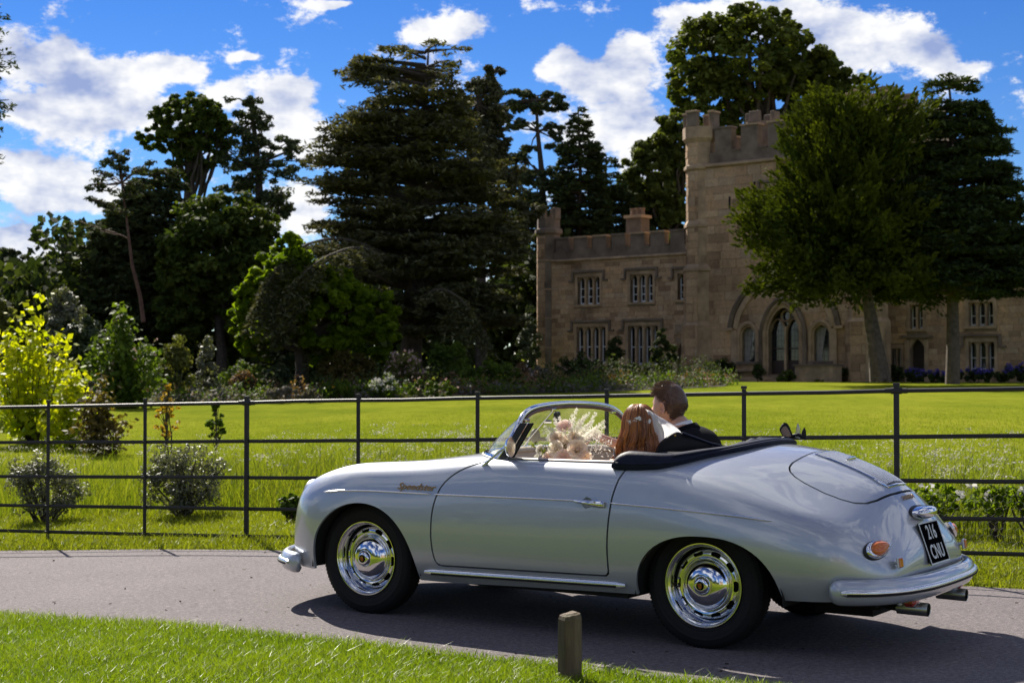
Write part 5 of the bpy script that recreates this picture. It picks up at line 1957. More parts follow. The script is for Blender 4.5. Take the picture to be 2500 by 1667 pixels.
border_plants('border_greenery', 'mixed low green growth filling the garden border', 'green', 15000, .2, 3.0, .9, 93)
border_plants('border_shade_plants', 'dark leafy growth behind the border flowers', 'dark', 16000, 1.5, 9, 1.7, 94)
border_plants('border_grey_plants', 'grey and mauve low plants scattered in the border', 'lavender', 5200, .1, 2.2, .7, 95)
border_plants('border_bronze_plants', 'bronze seed heads scattered in the border', 'russet', 4200, .5, 3.5, 1.1, 96)
border_plants('border_blossom', 'scattered pale blossom through the border', 'pink', 1800, .2, 3.5, 1.2, 97, leaf=(.05, .10))

# --- garden shrubs, left to right
shrub('willow_shrub', 'grey-green feathery shrub behind the young maple', 150, 62, 110, 655, 850, 'grey', 101, leaf=.16, n=5200, clumps=60, upright=.35)
shrub('laurel_shrub', 'dark glossy laurel bush beside the feathery shrub', 205, 60, 120, 720, 860, 'glossy', 102, leaf=.2, n=4200, clumps=50)
shrub('yellow_conifer_shrub', 'yellow-tinged spreading shrub behind the young maple', 10, 58, 70, 690, 800, 'olive', 103, leaf=.18, n=2500, clumps=30)
shrub('olive_shrub', 'conical olive-green shrub in the border', 408, 60, 95, 782, 905, 'olive', 105, leaf=.13, n=4200, clumps=50, upright=.75)
shrub('silver_shrub', 'upright sparse silvery shrub next to the olive one', 475, 61, 50, 768, 905, 'grey', 106, leaf=.14, n=1700, clumps=26, upright=.6)
shrub('grass_green_shrub', 'low rounded fresh green shrub in the border', 560, 64, 120, 820, 905, 'green', 107, leaf=.14, n=3600, clumps=40, flower='white', nf=40, fsize=.05)
shrub('russet_shrub', 'russet-brown mounded shrub before the green one', 555, 61, 75, 852, 910, 'russet', 108, leaf=.12, n=2400, clumps=30)
shrub('berry_shrub', 'dark loose shrub with pale leaf glints under the lime', 640, 66, 90, 838, 905, 'glossy', 109, leaf=.15, n=2300, clumps=30)
shrub('lavender_mound', 'grey lavender mound at the lawn edge', 650, 57, 75, 885, 920, 'lavender', 110, leaf=.12, n=2600, clumps=26, upright=.1)
shrub('lavender_mound', 'smaller grey lavender mound right of the first', 715, 57, 60, 892, 920, 'lavender', 111, leaf=.12, n=2000, clumps=20, upright=.1)
shrub('flower_clump', 'clump of gold flowers among green leaves in the border', 775, 60, 95, 868, 918, 'green', 112, leaf=.11, n=2600, clumps=28, flower='gold', nf=22, fsize=.06)
shrub('shade_shrub', 'dark brownish shrub in the cedar shade', 800, 66, 150, 800, 905, 'copper', 113, leaf=.15, n=4200, clumps=50)
shrub('white_flower_clump', 'dense clump of white flowers at the border front', 885, 60, 70, 860, 915, 'green', 114, leaf=.10, n=1900, clumps=24, flower='white', nf=170, fsize=.065, fy=.5)
shrub('blush_rose_bush', 'loose bush covered in blush-white blossom below the cedar', 935, 64, 115, 805, 880, 'olive', 115, leaf=.12, n=3000, clumps=36, flower='pink', nf=240, fsize=.075, fy=.45)
shrub('tall_green_shrub', 'tall green shrub growing against the cedar trunk', 1030, 67, 100, 775, 880, 'green', 116, leaf=.15, n=3400, clumps=40, upright=.5)
shrub('clipped_bank', 'long low green bank of leaves before the wing', 1120, 64, 190, 828, 905, 'green', 117, leaf=.14, n=6000, clumps=70, upright=.05)
shrub('front_herbs', 'low mixed green herbs at the lawn edge', 985, 59, 150, 872, 915, 'green', 118, leaf=.11, n=3600, clumps=40, flower='pink', nf=26, fsize=.06)
shrub('plume_clump', 'clump with tan plumes beside the wing corner', 1195, 66, 70, 832, 900, 'russet', 119, leaf=.11, n=2200, clumps=24, flower='white', nf=30, fsize=.06)
shrub('mauve_clump', 'dull mauve flower clump at the wing corner', 1240, 70, 85, 838, 905, 'lavender', 120, leaf=.12, n=2600, clumps=30, flower='pink', nf=40, fsize=.05)
shrub('corner_ivy', 'ivy and glossy leaves rising against the wing corner', 1215, 99, 60, 715, 870, 'glossy', 121, leaf=.18, n=2600, clumps=36)
shrub('rose_shrub', 'dark shrub rose with dusky pink blooms under the wing windows', 1335, 88, 135, 812, 900, 'dark', 122, leaf=.16, n=5200, clumps=56, flower='pink', nf=60, fsize=.09)
shrub('dark_shrub', 'low dark evergreen shrub at the middle of the wing', 1440, 88, 130, 830, 905, 'dark', 123, leaf=.16, n=4600, clumps=50, flower='pink', nf=14, fsize=.08)
shrub('wall_climber', 'dark climber growing up between the wing windows', 1412, 96.5, 46, 762, 870, 'dark', 124, leaf=.17, n=1900, clumps=30, upright=.3)
shrub('door_bush', 'tall dark bush beside the small wing doorway', 1525, 90, 62, 752, 890, 'dark', 125, leaf=.17, n=3800, clumps=44, upright=.55)
shrub('border_edge', 'low dark edging plants along the front of the wing', 1250, 66, 260, 872, 912, 'dark', 126, leaf=.13, n=6500, clumps=70, upright=.05, flower='pink', nf=30, fsize=.06)
shrub('border_edge', 'low dark edging plants before the small wing doorway', 1480, 70, 190, 872, 905, 'dark', 127, leaf=.13, n=4600, clumps=50, upright=.05)
shrub('terrace_bush', 'dark green bush against the tower plinth', 1655, 92, 70, 820, 890, 'dark', 128, leaf=.15, n=2600, clumps=34, flower=None)
shrub('pot_topiary', 'rounded green bush left of the portal', 1740, 88, 34, 832, 878, 'dark', 129, leaf=.13, n=1100, clumps=16)
shrub('pot_topiary', 'rounded green bush right of the portal', 1806, 88, 58, 848, 892, 'oak', 130, leaf=.14, n=1800, clumps=24)
shrub('gravel_tuft', 'small leafy tuft on the gravel before the terrace wall', 1880, 84, 36, 872, 890, 'olive', 131, leaf=.12, n=700, clumps=12)
shrub('terrace_box', 'dark clipped box bush beside the yew trunk', 1945, 88, 66, 842, 885, 'dark', 132, leaf=.14, n=2200, clumps=24, upright=0)
shrub('door_box', 'dark box bush by the house door', 2060, 88, 44, 835, 880, 'dark', 133, leaf=.14, n=1300, clumps=16, upright=0)
for i, (x, w_, yt) in enumerate(((2110, 70, 846), (2170, 80, 850), (2235, 90, 846), (2300, 90, 838), (2365, 80, 838))):
    shrub('agapanthus_clump', ['violet blue flower clump next to the house door', 'violet blue flower clump at the conifer trunk', 'violet blue flower clump under the three-light window', 'tall violet blue flower clump at the wall', 'violet blue flower clump at the bed end'][i],
          x, 80, w_, yt, 892, 'dark', 140 + i, leaf=.16, n=2000, clumps=26, flower='violet', nf=150, fsize=.10, upright=0, fy=.75, group='violet flower clumps along the house')
shrub('wall_vine', 'thin brown vine trained on the house wall', 2325, 90, 70, 720, 860, 'copper', 150, leaf=.14, n=700, clumps=40, stems=26)

# --- young planting between fence and lawn
def sapling(name, label, x, d, y_top, y_base, w_px, fol, seed, leaf, n, clumps, stems=3, low=.3, lean=0, cat='tree', aspect=.8, flat=.6):
    rg = np.random.default_rng(seed)
    X = pxx(K(x), d)
    bz = CAM_H - (K(y_base) - 914) / FPX * d
    bz = gz(X, d)
    root = empty(name, (X, d, bz), 0, label, cat)
    H = ztop(y_top, d) - bz
    R = K(w_px) / 2 / FPX * d
    t = rg.uniform(low, 1, clumps)
    prof = np.clip(1 - ((t - low) / (1 - low)) ** 1.5, .04, 1) * np.clip(.55 + 2.2 * (t - low), .5, 1)
    az = rg.uniform(0, 2 * np.pi, clumps)
    rr = rg.uniform(.15, 1, clumps) ** .6
    C = np.stack([np.cos(az) * R * prof * rr + lean * t * H, np.sin(az) * R * prof * rr * .8, t * H * .97], -1)
    cr = R * .12 * rg.uniform(.6, 1.4, clumps)
    P, N, idx = clump_leaves(C, cr, max(3, n // clumps), rg, .5, flat)
    N = N + np.array([0, -.5, 0]) * rg.uniform(0, 1, (len(N), 1))
    tone = .55 * np.clip(t[idx] * .8 + rg.normal(0, .2, len(idx)), 0, 1) + .45 * rg.uniform(0, 1, len(idx))
    # lobed leaves: two crossed rhombs sharing a base
    V1, F1 = leaf_quads(P, N, leaf * rg.uniform(.6, 1.3, len(P)), aspect, rg)
    link('foliage', np_mesh('foliage', V1, F1, False, np.repeat(np.clip(tone, 0, 1), 4)), FOL[fol], root)
    mb = MB()
    for s in range(stems):
        b0 = np.array([rg.normal(0, .05), rg.normal(0, .05), -.05])
        b1 = np.array([rg.normal(0, .12 * R) + lean * H, rg.normal(0, .1), H * rg.uniform(.75, .98)])
        limb_tube(mb, bent(b0, b1, rg, 0, .03, 6), .012 + .012 * R, .004, 6)
    for k in rg.choice(clumps, min(clumps, 22), replace=False):
        z0 = C[k][2] * rg.uniform(.45, .8)
        limb_tube(mb, bent((lean * z0, 0, z0), C[k], rg, -.03, .05, 4), .008 + .004 * R, .003, 4)
    mb.build('stems', BARK, root, smooth=True)
    return root


def shoots(name, label, x, d, y_top, w_px, fol, seed, leaf, n, n_shoot, spread=.22, low=.2, cat='tree', group=None, flower=None, nf=0):
    """open young tree or shrub: many upright leaders of different height clothed in leaves"""
    rg = np.random.default_rng(seed)
    X = pxx(K(x), d)
    bz = gz(X, d)
    root = empty(name, (X, d, bz), 0, label, cat, group)
    H = ztop(y_top, d) - bz
    R = K(w_px) / 2 / FPX * d
    mb = MB()
    P, N, T = [], [], []
    for s_ in range(n_shoot):
        az = rg.uniform(0, 2 * np.pi)
        rr = rg.uniform(0, 1) ** .7
        h = H * (1 - .62 * rr ** 1.4) * rg.uniform(.80, 1.0) if s_ else H
        tip = np.array([math.cos(az) * R * rr * .95, math.sin(az) * R * rr * .7, h])
        if s_ == 0: tip[:2] *= .1
        mid = np.array([tip[0] * .55, tip[1] * .55, h * .42])
        pts = spline2([(0, 0, -.05), tuple(mid + rg.normal(0, .03 * R, 3)), tuple(tip)], 9)
        limb_tube(mb, pts, .010 + .010 * R, .003, 5)
        m_ = int(n / n_shoot * (h / H) * rg.uniform(.7, 1.3))
        t = low + (1 - low) * rg.uniform(0, 1, m_) ** .8
        pp = np.array(pts)
        kk = np.clip(t * 8, 0, 7.999)
        i0 = kk.astype(int)
        c = pp[i0] + (pp[i0 + 1] - pp[i0]) * (kk - i0)[:, None]
        rad = spread * R * (1.15 - t) ** .7 + leaf * .5
        # leaves sit on short side twigs in loose tufts
        tu = rg.integers(0, 14, m_)
        tv = rand_dir(14, rg)
        off = tv[tu] * (rad * rg.uniform(.3, 1.1, m_))[:, None] + rg.normal(0, leaf * .7, (m_, 3))
        off[:, 2] *= .7
        P.append(c + off)
        N.append(off / (np.linalg.norm(off, axis=1, keepdims=True) + 1e-6) * .4 + np.array([0, -.25, .6]) + rg.normal(0, .4, (m_, 3)))
        T.append(np.clip(.2 + .5 * t + rg.normal(0, .22, m_), 0, 1))
    P, N, T = np.concatenate(P), np.concatenate(N), np.concatenate(T)
    P[:, 2] = np.maximum(P[:, 2], .05)
    link('foliage', leaf_mesh('foliage', P, N, leaf * rg.uniform(.55, 1.3, len(P)), .75, rg, T), FOL[fol], root)
    mb.build('stems', BARK, root, smooth=True)
    if flower:
        k = rg.choice(len(P), nf)
        Q = np.repeat(P[k], 4, 0) + rg.normal(0, .05, (nf * 4, 3))
        link('blossom', leaf_mesh('blossom', Q, np.array([0, -.6, .8]) + rg.normal(0, .5, Q.shape), .10 * rg.uniform(.6, 1.2, len(Q)), .8, rg, shape='quad'), FOL[flower], root)
    return root


shoots('magnolia_shrub', 'tall leafy shrub with pink tips and yellow-green leaves', 280, 54, 700, 215, 'green', 104, .22, 4600, 30, .32, .1, 'shrub', None, 'pink', 26)
shoots('young_maple', 'bright yellow-green young maple on the lawn behind the fence', 70, 31, 682, 300, 'maple', 201, .15, 4000, 24, .32, .16)
shoots('young_maple', 'small yellow-green maple whips beside the bright young maple', 165, 29, 850, 150, 'maple', 202, .13, 1500, 12, .30, .2)
shoots('copper_shrub', 'copper and dark green low tree with drooping branches', 232, 27, 868, 170, 'copper', 203, .11, 2400, 18, .34, .1)
sapling('amber_sapling', 'thin sapling with sparse amber autumn leaves', 385, 24, 880, 1075, 90, 'amber', 204, .07, 240, 40, 3, .35)
sapling('green_sapling', 'small upright sapling with fresh green leaves', 497, 23, 915, 1075, 62, 'green', 205, .08, 520, 30, 2, .42)
for i, (x, d, w_, yt, yb, lab) in enumerate(((105, 15.6, 205, 1040, 1190, 'grey glossy-leaved bush behind the fence below the young maple'), (425, 15.2, 215, 1015, 1185, 'large grey glossy-leaved bush behind the fence below the amber sapling'), (668, 14.2, 75, 1130, 1195, 'small fresh-leaved bush behind the fence at the car nose'))):
    shrub('hedging_bush', lab, x, d, w_, yt, yb, 'grey' if i < 2 else 'green', 210 + i, leaf=.035 if i < 2 else .06, n=7500 if i < 2 else 900, clumps=110 if i < 2 else 20, stems=16, upright=.1, aspect=.5, spread=1.2)
# leafy weeds in the long grass behind the tail
rgw = np.random.default_rng(95)
for i, (x, d, w_, yt, lab) in enumerate(((2150, 12.6, 150, 1105, 'broad-leaved weeds behind the fence by the car tail'), (2280, 12.2, 150, 1115, 'broad-leaved weeds with a white flower behind the fence'), (2370, 12.0, 120, 1110, 'broad-leaved weeds furthest along the netting'))):
    shrub('weed_clump', lab, x, d, w_, yt, 1185, 'lime', 230 + i, leaf=.055, n=900, clumps=60, stems=10, aspect=.45, upright=0, flower='white', nf=6, fsize=.04, cat='weeds')

# --- what stands behind the photographer, seen only in the paint and the hubcaps
rgw = np.random.default_rng(97)
n = 15000
aw = rgw.uniform(R_(176), R_(292), n)
rw = rgw.uniform(44, 52, n)
xw, yw = np.sin(aw) * rw, np.cos(aw) * rw
zw = rgw.uniform(0, 1, n) ** .8 * (7 + 2.2 * np.sin(aw * 13) + 1.2 * np.sin(aw * 31 + 1))
P = np.stack([xw, yw, ground_z(xw, yw) + zw], -1)
tag(link('park_wood', leaf_mesh('park_wood', P, np.array([0, .2, .5]) + rgw.normal(0, .6, (n, 3)), rgw.uniform(.6, 1.1, n), .7, rgw, shape='quad'), FOL['oak']), 'belt of park trees mirrored in the car flank', 'wood', kind='stuff')


def stable_house():
    r = empty('stable_house', (15, -34, gz(15, -34)), R_(160), 'gabled sandstone house mirrored in the hubcaps', 'building')
    MB().box((0, 3, 2.6), (16, 6, 5.6)).build('wall', TRIM, r)
    MB().add([(-8.3, -.3, 5.4), (8.3, -.3, 5.4), (8.3, 6.3, 5.4), (-8.3, 6.3, 5.4), (-8.3, 3, 8.6), (8.3, 3, 8.6)], [(0, 1, 5, 4), (2, 3, 4, 5), (0, 4, 3), (1, 2, 5), (0, 3, 2, 1)]).build('roof', plain('slate', (.07, .065, .06), .7), r)
    MB().add([(-2.2, -.6, 0), (2.2, -.6, 0), (2.2, -.6, 5.6), (0, -.6, 8.8), (-2.2, -.6, 5.6), (-2.2, 3, 0), (2.2, 3, 0), (2.2, 3, 5.6), (0, 3, 8.8), (-2.2, 3, 5.6)], [(0, 1, 2, 3, 4), (9, 8, 7, 6, 5), (0, 4, 9, 5), (1, 6, 7, 2), (2, 7, 8, 3), (3, 8, 9, 4)]).build('gable', TRIM, r)
    for x in (-6.2, -4, 4, 6.2):
        for z in (1.6, 4.0):
            MB().box((x, -.02, z), (1.1, .1, 1.4)).build('window', WGLASS, r)
    MB().box((0, -.62, 1.2), (1.4, .1, 2.4)).build('door', DOORWOOD, r)
    MB().box((5, 3, 9), (1, 1, 1.8)).build('chimney', ST_DARK, r)


stable_house()
# ------------------------------------------------------------------ cutting the body shell into panels
def clip_faces(V, N, F, g):
    """keep g<=0 (per-vertex values); V,N lists are extended"""
    V = list(V)
    N = list(N)
    g = list(g)
    cache = {}
    out = []

    def cut(a, b):
        k = (a, b) if a < b else (b, a)
        if k not in cache:
            t = g[a] / (g[a] - g[b])
            V.append(V[a] + (V[b] - V[a]) * t)
            n = N[a] + (N[b] - N[a]) * t
            N.append(n / (np.linalg.norm(n) + 1e-12))
            g.append(0.0)
            cache[k] = len(V) - 1
        return cache[k]
    for f in F:
        s = [g[i] <= 0 for i in f]
        if all(s):
            out.append(f)
        elif any(s):
            q = []
            n = len(f)
            for i in range(n):
                a, b = f[i], f[(i + 1) % n]
                if s[i]: q.append(a)
                if s[i] != s[(i + 1) % n]: q.append(cut(a, b))
            if len(q) >= 3: out.append(tuple(q))
    return V, N, out


def sd_poly(px, py, poly):
    """signed distance to a polygon, negative inside"""
    P = np.asarray(poly, float)
    d = np.full(px.shape, 1e9)
    inside = np.zeros(px.shape, bool)
    n = len(P)
    for i in range(n):
        a, b = P[i], P[(i + 1) % n]
        e = b - a
        wx, wy = px - a[0], py - a[1]
        t = np.clip((wx * e[0] + wy * e[1]) / (e @ e + 1e-12), 0, 1)
        d = np.minimum(d, (wx - e[0] * t) ** 2 + (wy - e[1] * t) ** 2)
        c = ((a[1] > py) != (b[1] > py)) & (px < (b[0] - a[0]) * (py - a[1]) / (b[1] - a[1] + 1e-15) + a[0])
        inside ^= c
    d = np.sqrt(d)
    return np.where(inside, -d, d)


def smooth_poly(poly, it=2):
    P = [np.array(p, float) for p in poly]
    for _ in range(it):
        Q = []
        for i in range(len(P)):
            a, b = P[i], P[(i + 1) % len(P)]
            Q += [a * .75 + b * .25, a * .25 + b * .75]
        P = Q
    return np.array(P)


def panel_mesh(name, V, N, F, lip=.014, mirror=False, both=False):
    """compact, add an inward lip along the open edges, keep the surface normals"""
    used = sorted({i for f in F for i in f})
    mp = {o: k for k, o in enumerate(used)}
    v = np.array([V[i] for i in used])
    n = np.array([N[i] for i in used])
    f = [tuple(mp[i] for i in q) for q in F]
    # consistent winding with the normals
    ff = []
    for q in f:
        a, b, c = v[q[0]], v[q[1]], v[q[2]]
        if np.dot(np.cross(b - a, c - a), n[q[0]]) < 0: q = q[::-1]
        ff.append(q)
    f = ff
    cnt = {}
    for q in f:
        for i in range(len(q)):
            a, b = q[i], q[(i + 1) % len(q)]
            cnt.setdefault((min(a, b), max(a, b)), []).append((a, b))
    vs, ns, fs = list(v), list(n), list(f)
    if lip:
        for k, l in cnt.items():
            if len(l) != 1: continue
            a, b = l[0]
            if abs(v[a][1]) < 1e-4 and abs(v[b][1]) < 1e-4: continue
            e = v[b] - v[a]
            o = np.cross(e, n[a])
            o /= np.linalg.norm(o) + 1e-12
            base = len(vs)
            for i, s in ((a, 0), (b, 0), (b, 1), (a, 1)):
                vs.append(v[i] - n[i] * lip * s)
                ns.append(o)
            fs.append((base + 1, base, base + 3, base + 2))
    vs, ns = np.array(vs), np.array(ns)
    if both or mirror:
        v2, n2 = vs * [1, -1, 1], ns * [1, -1, 1]
        f2 = [q[::-1] for q in fs]
        if both:
            k = len(vs)
            vs = np.vstack([vs, v2])
            ns = np.vstack([ns, n2])
            fs = fs + [tuple(i + k for i in q) for q in f2]
        else:
            vs, ns, fs = v2, n2, f2
    me = bpy.data.meshes.new(name)
    me.from_pydata([tuple(p) for p in vs], [], fs)
    for p in me.polygons: p.use_smooth = True
    me.normals_split_custom_set_from_vertices([tuple(p) for p in ns])
    return me


CAR = empty('vintage_convertible', (1.325, 8.275, 0), math.atan2(.5465, -.8375),
            'silver vintage open-top roadster carrying a couple along the drive', 'car')


def car_pt(x, y, z):
    return Vector((1.325, 8.275, 0)) + Vector((-.8375, .5465, 0)) * x + Vector((-.5465, -.8375, 0)) * y + Vector((0, 0, z))


BS, BN = body_grid()
_bv, _bn = BS.reshape(-1, 3), BN.reshape(-1, 3)


def body_at(x, z):
    """point and normal on the left flank at side-view (x, z)"""
    m = _bv[:, 1] > .42
    d = (_bv[:, 0] - x) ** 2 + (_bv[:, 2] - z) ** 2 + np.where(m, 0, 9)
    k = np.argsort(d)[:4]
    w = 1 / (d[k] + 1e-7)
    w /= w.sum()
    p = (w[:, None] * _bv[k]).sum(0)
    n = (w[:, None] * _bn[k]).sum(0)
    n /= np.linalg.norm(n)
    # slide along the tangent plane to the asked x, z
    dx, dz = x - p[0], z - p[2]
    py = p[1] - (n[0] * dx + n[2] * dz) / n[1]
    return np.array([x, py, z]), n


def body_top(x, y):
    m = _bv[:, 2] > .45
    d = (_bv[:, 0] - x) ** 2 + (_bv[:, 1] - abs(y)) ** 2 + np.where(m, 0, 9)
    k = np.argsort(d)[:4]
    w = 1 / (d[k] + 1e-7)
    w /= w.sum()
    p = (w[:, None] * _bv[k]).sum(0)
    n = (w[:, None] * _bn[k]).sum(0)
    n /= np.linalg.norm(n)
    dx, dy = x - p[0], abs(y) - p[1]
    z = p[2] - (n[0] * dx + n[1] * dy) / n[2]
    if y < 0: n = n * [1, -1, 1]
    return np.array([x, y, z]), n


def body_tail(y, z):
    m = _bv[:, 0] < -.5
    d = (_bv[:, 1] - abs(y)) ** 2 + (_bv[:, 2] - z) ** 2 + np.where(m, 0, 9)
    k = np.argsort(d)[:4]
    w = 1 / (d[k] + 1e-7)
    w /= w.sum()
    p = (w[:, None] * _bv[k]).sum(0)
    n = (w[:, None] * _bn[k]).sum(0)
    n /= np.linalg.norm(n)
    dy, dz = abs(y) - p[1], z - p[2]
    x = p[0] - (n[1] * dy + n[2] * dz) / n[0]
    if y < 0: n = n * [1, -1, 1]
    return np.array([x, y, z]), n


DOOR_POLY = [(1.535, .318), (1.556, .345), (1.565, .40), (1.568, .467), (1.567, .53), (1.564, .588), (1.558, .635), (1.548, .68), (1.525, .737), (1.50, .772), (1.47, .80), (1.435, .826),
             (1.396, .846), (1.34, .868), (1.28, .886), (1.20, 1.2), (.40, 1.2), (.405, .90), (.437, .821), (.455, .732), (.467, .61), (.474, .489), (.476, .37), (.478, .347), (.490, .336)]
LID_POLY = [(-.335, 0), (-.333, .15), (-.325, .27), (-.318, .34), (-.325, .395), (-.345, .43), (-.38, .455), (-.44, .47), (-.54, .472), (-.62, .455), (-.675, .425), (-.715, .37), (-.74, .29),
            (-.755, .2), (-.77, .1), (-.775, 0), (-.775, -.2), (-.335, -.2)]
HOOD_POLY = [(1.625, -.2), (1.625, 0), (1.615, .2), (1.585, .36), (1.60, .405), (1.68, .43), (1.85, .43), (2.1, .40), (2.35, .35), (2.55, .28), (2.68, .18), (2.74, .08), (2.75, 0), (2.75, -.2)]
COCKPIT = [(1.49, 0), (1.475, .2), (1.43, .36), (1.37, .47), (1.28, .57), (1.17, .65), (1.0, .668), (.46, .668), (.36, .665), (.26, .645), (.17, .585), (.10, .50), (.05, .38), (.02, .2), (.015, 0), (.015, -.3), (1.49, -.3)]


def build_shell():
    nu, nv = BS.shape[:2]
    idx = np.arange(nu * nv).reshape(nu, nv)
    F = [tuple(q) for q in np.stack([idx[:-1, :-1], idx[1:, :-1], idx[1:, 1:], idx[:-1, 1:]], -1).reshape(-1, 4)]
    V, N = list(_bv), list(_bn)

    def arr(): return np.array(V)
    GAP = .0048
    # cockpit opening
    a = arr()
    V, N, F = clip_faces(V, N, F, -sd_poly(a[:, 0], a[:, 1], COCKPIT))
    # wheel arches
    a = arr()
    for cx, hw, z0, h, ex in ((2.062, .372, .25, .384, 2.08), (-.055, .383, .25, .318, 2.35)):
        a = arr()
        r = (np.abs((a[:, 0] - cx) / hw) ** ex + np.abs(np.clip((a[:, 2] - z0) / h, -.02, 9)) ** ex) ** (1 / ex) - 1
        g = np.where(a[:, 1] > .5, -r * hw, -1.0)
        V, N, F = clip_faces(V, N, F, g)
    a = arr()
    dd = np.where(a[:, 1] > .5, sd_poly(a[:, 0], a[:, 2], DOOR_POLY), 1.0)
    dish = .030 - np.hypot(a[:, 0] - .598, a[:, 2] - .700)          # finger dish behind the handle
    doorV = clip_faces(V, N, F, np.maximum(dd + GAP, dish))
    V, N, F = clip_faces(V, N, F, GAP - dd)
    a = arr()
    dl = np.where(a[:, 2] > .6, sd_poly(a[:, 0], a[:, 1], LID_POLY), 1.0)
    lidV = clip_faces(V, N, F, dl + GAP)
    V, N, F = clip_faces(V, N, F, GAP - dl)
    a = arr()
    dh = np.where(a[:, 2] > .6, sd_poly(a[:, 0], a[:, 1], HOOD_POLY), 1.0)
    hoodV = clip_faces(V, N, F, dh + .002)
    V, N, F = clip_faces(V, N, F, .002 - dh)
    link('body_shell', panel_mesh('body_shell', V, N, F, both=True), CM['paint'], CAR)
    dl_ = link('door', panel_mesh('door', *doorV), CM['paint'], CAR)
    dr_ = link('door', panel_mesh('door', *doorV, mirror=True), CM['paint'], CAR)
    lid = link('engine_lid', panel_mesh('engine_lid', *lidV, both=True), CM['paint'], CAR)
    link('hood', panel_mesh('hood', *hoodV, both=True), CM['paint'], CAR)
    return dl_, dr_, lid


DOOR_L, DOOR_R, LID = build_shell()


# dark inner shells that close the panel gaps and the wheel wells
def inner_shell():
    nu, nv = BS.shape[:2]
    mb = MB()
    S = _bv - _bn * .022
    idx = np.arange(nu * nv).reshape(nu, nv)
    F = [tuple(q) for q in np.stack([idx[:-1, :-1], idx[1:, :-1], idx[1:, 1:], idx[:-1, 1:]], -1).reshape(-1, 4)]
    a = S
    g = -sd_poly(a[:, 0], a[:, 1], COCKPIT) + .0
    V, N, F = clip_faces(list(S), list(_bn), F, g)
    for cx, hw, h in ((2.062, .372, .384), (-.055, .383, .318)):
        a = np.array(V)
        r = (np.abs((a[:, 0] - cx) / hw) ** 2.2 + np.abs(np.clip((a[:, 2] - .25) / h, -.02, 9)) ** 2.2) ** (1 / 2.2) - 1.02
        V, N, F = clip_faces(V, N, F, np.where(a[:, 1] > .45, -r * hw, -1.0))
    link('inner_shell', panel_mesh('inner_shell', V, N, F, lip=0, both=True), CM['shadow'], CAR)
    # wheel wells
    for cx, hw, h in ((2.062, .385, .398), (-.055, .396, .332)):
        for s in (1, -1):
            mb = MB()
            ring = []
            n = 20
            for k in range(n + 1):
                t = math.pi * k / n
                c, sn = math.cos(t), math.sin(t)
                ring.append((cx + hw * math.copysign(abs(c) ** (2 / 2.2), c), .25 + h * abs(sn) ** (2 / 2.2)))
            vs = [(x, s * .775, z) for x, z in ring] + [(x, s * .38, z) for x, z in ring] + [(cx, s * .38, .25)]
            fs = [(k, k + 1, n + 2 + k, n + 1 + k) for k in range(n)] + [(n + 1 + k, n + 2 + k, 2 * n + 2) for k in range(n)]
            mb.add(vs, fs)
            mb.build('wheel_well', CM['shadow'], CAR, smooth=True)
    mb = MB()
    mb.box((1.05, 0, .235), (1.28, 1.44, .03))
    mb.box((2.06, 0, .25), (.80, .78, .06))
    mb.box((2.56, 0, .25), (.30, 1.02, .04))
    mb.box((-.03, 0, .28), (.86, .78, .08))
    mb.box((-.60, 0, .27), (.42, 1.02, .05))
    mb.box((-.55, 0, .21), (.30, .50, .10))
    mb.box((-.62, .28, .235), (.30, .12, .05))
    mb.box((-.62, -.28, .235), (.30, .12, .05))
    mb.tube([(0, -.55, .30), (0, .55, .30)], .03)
    mb.tube([(2.1, -.55, .27), (2.1, .55, .27)], .03)
    mb.build('underbody', CM['shadow'], CAR)


inner_shell()


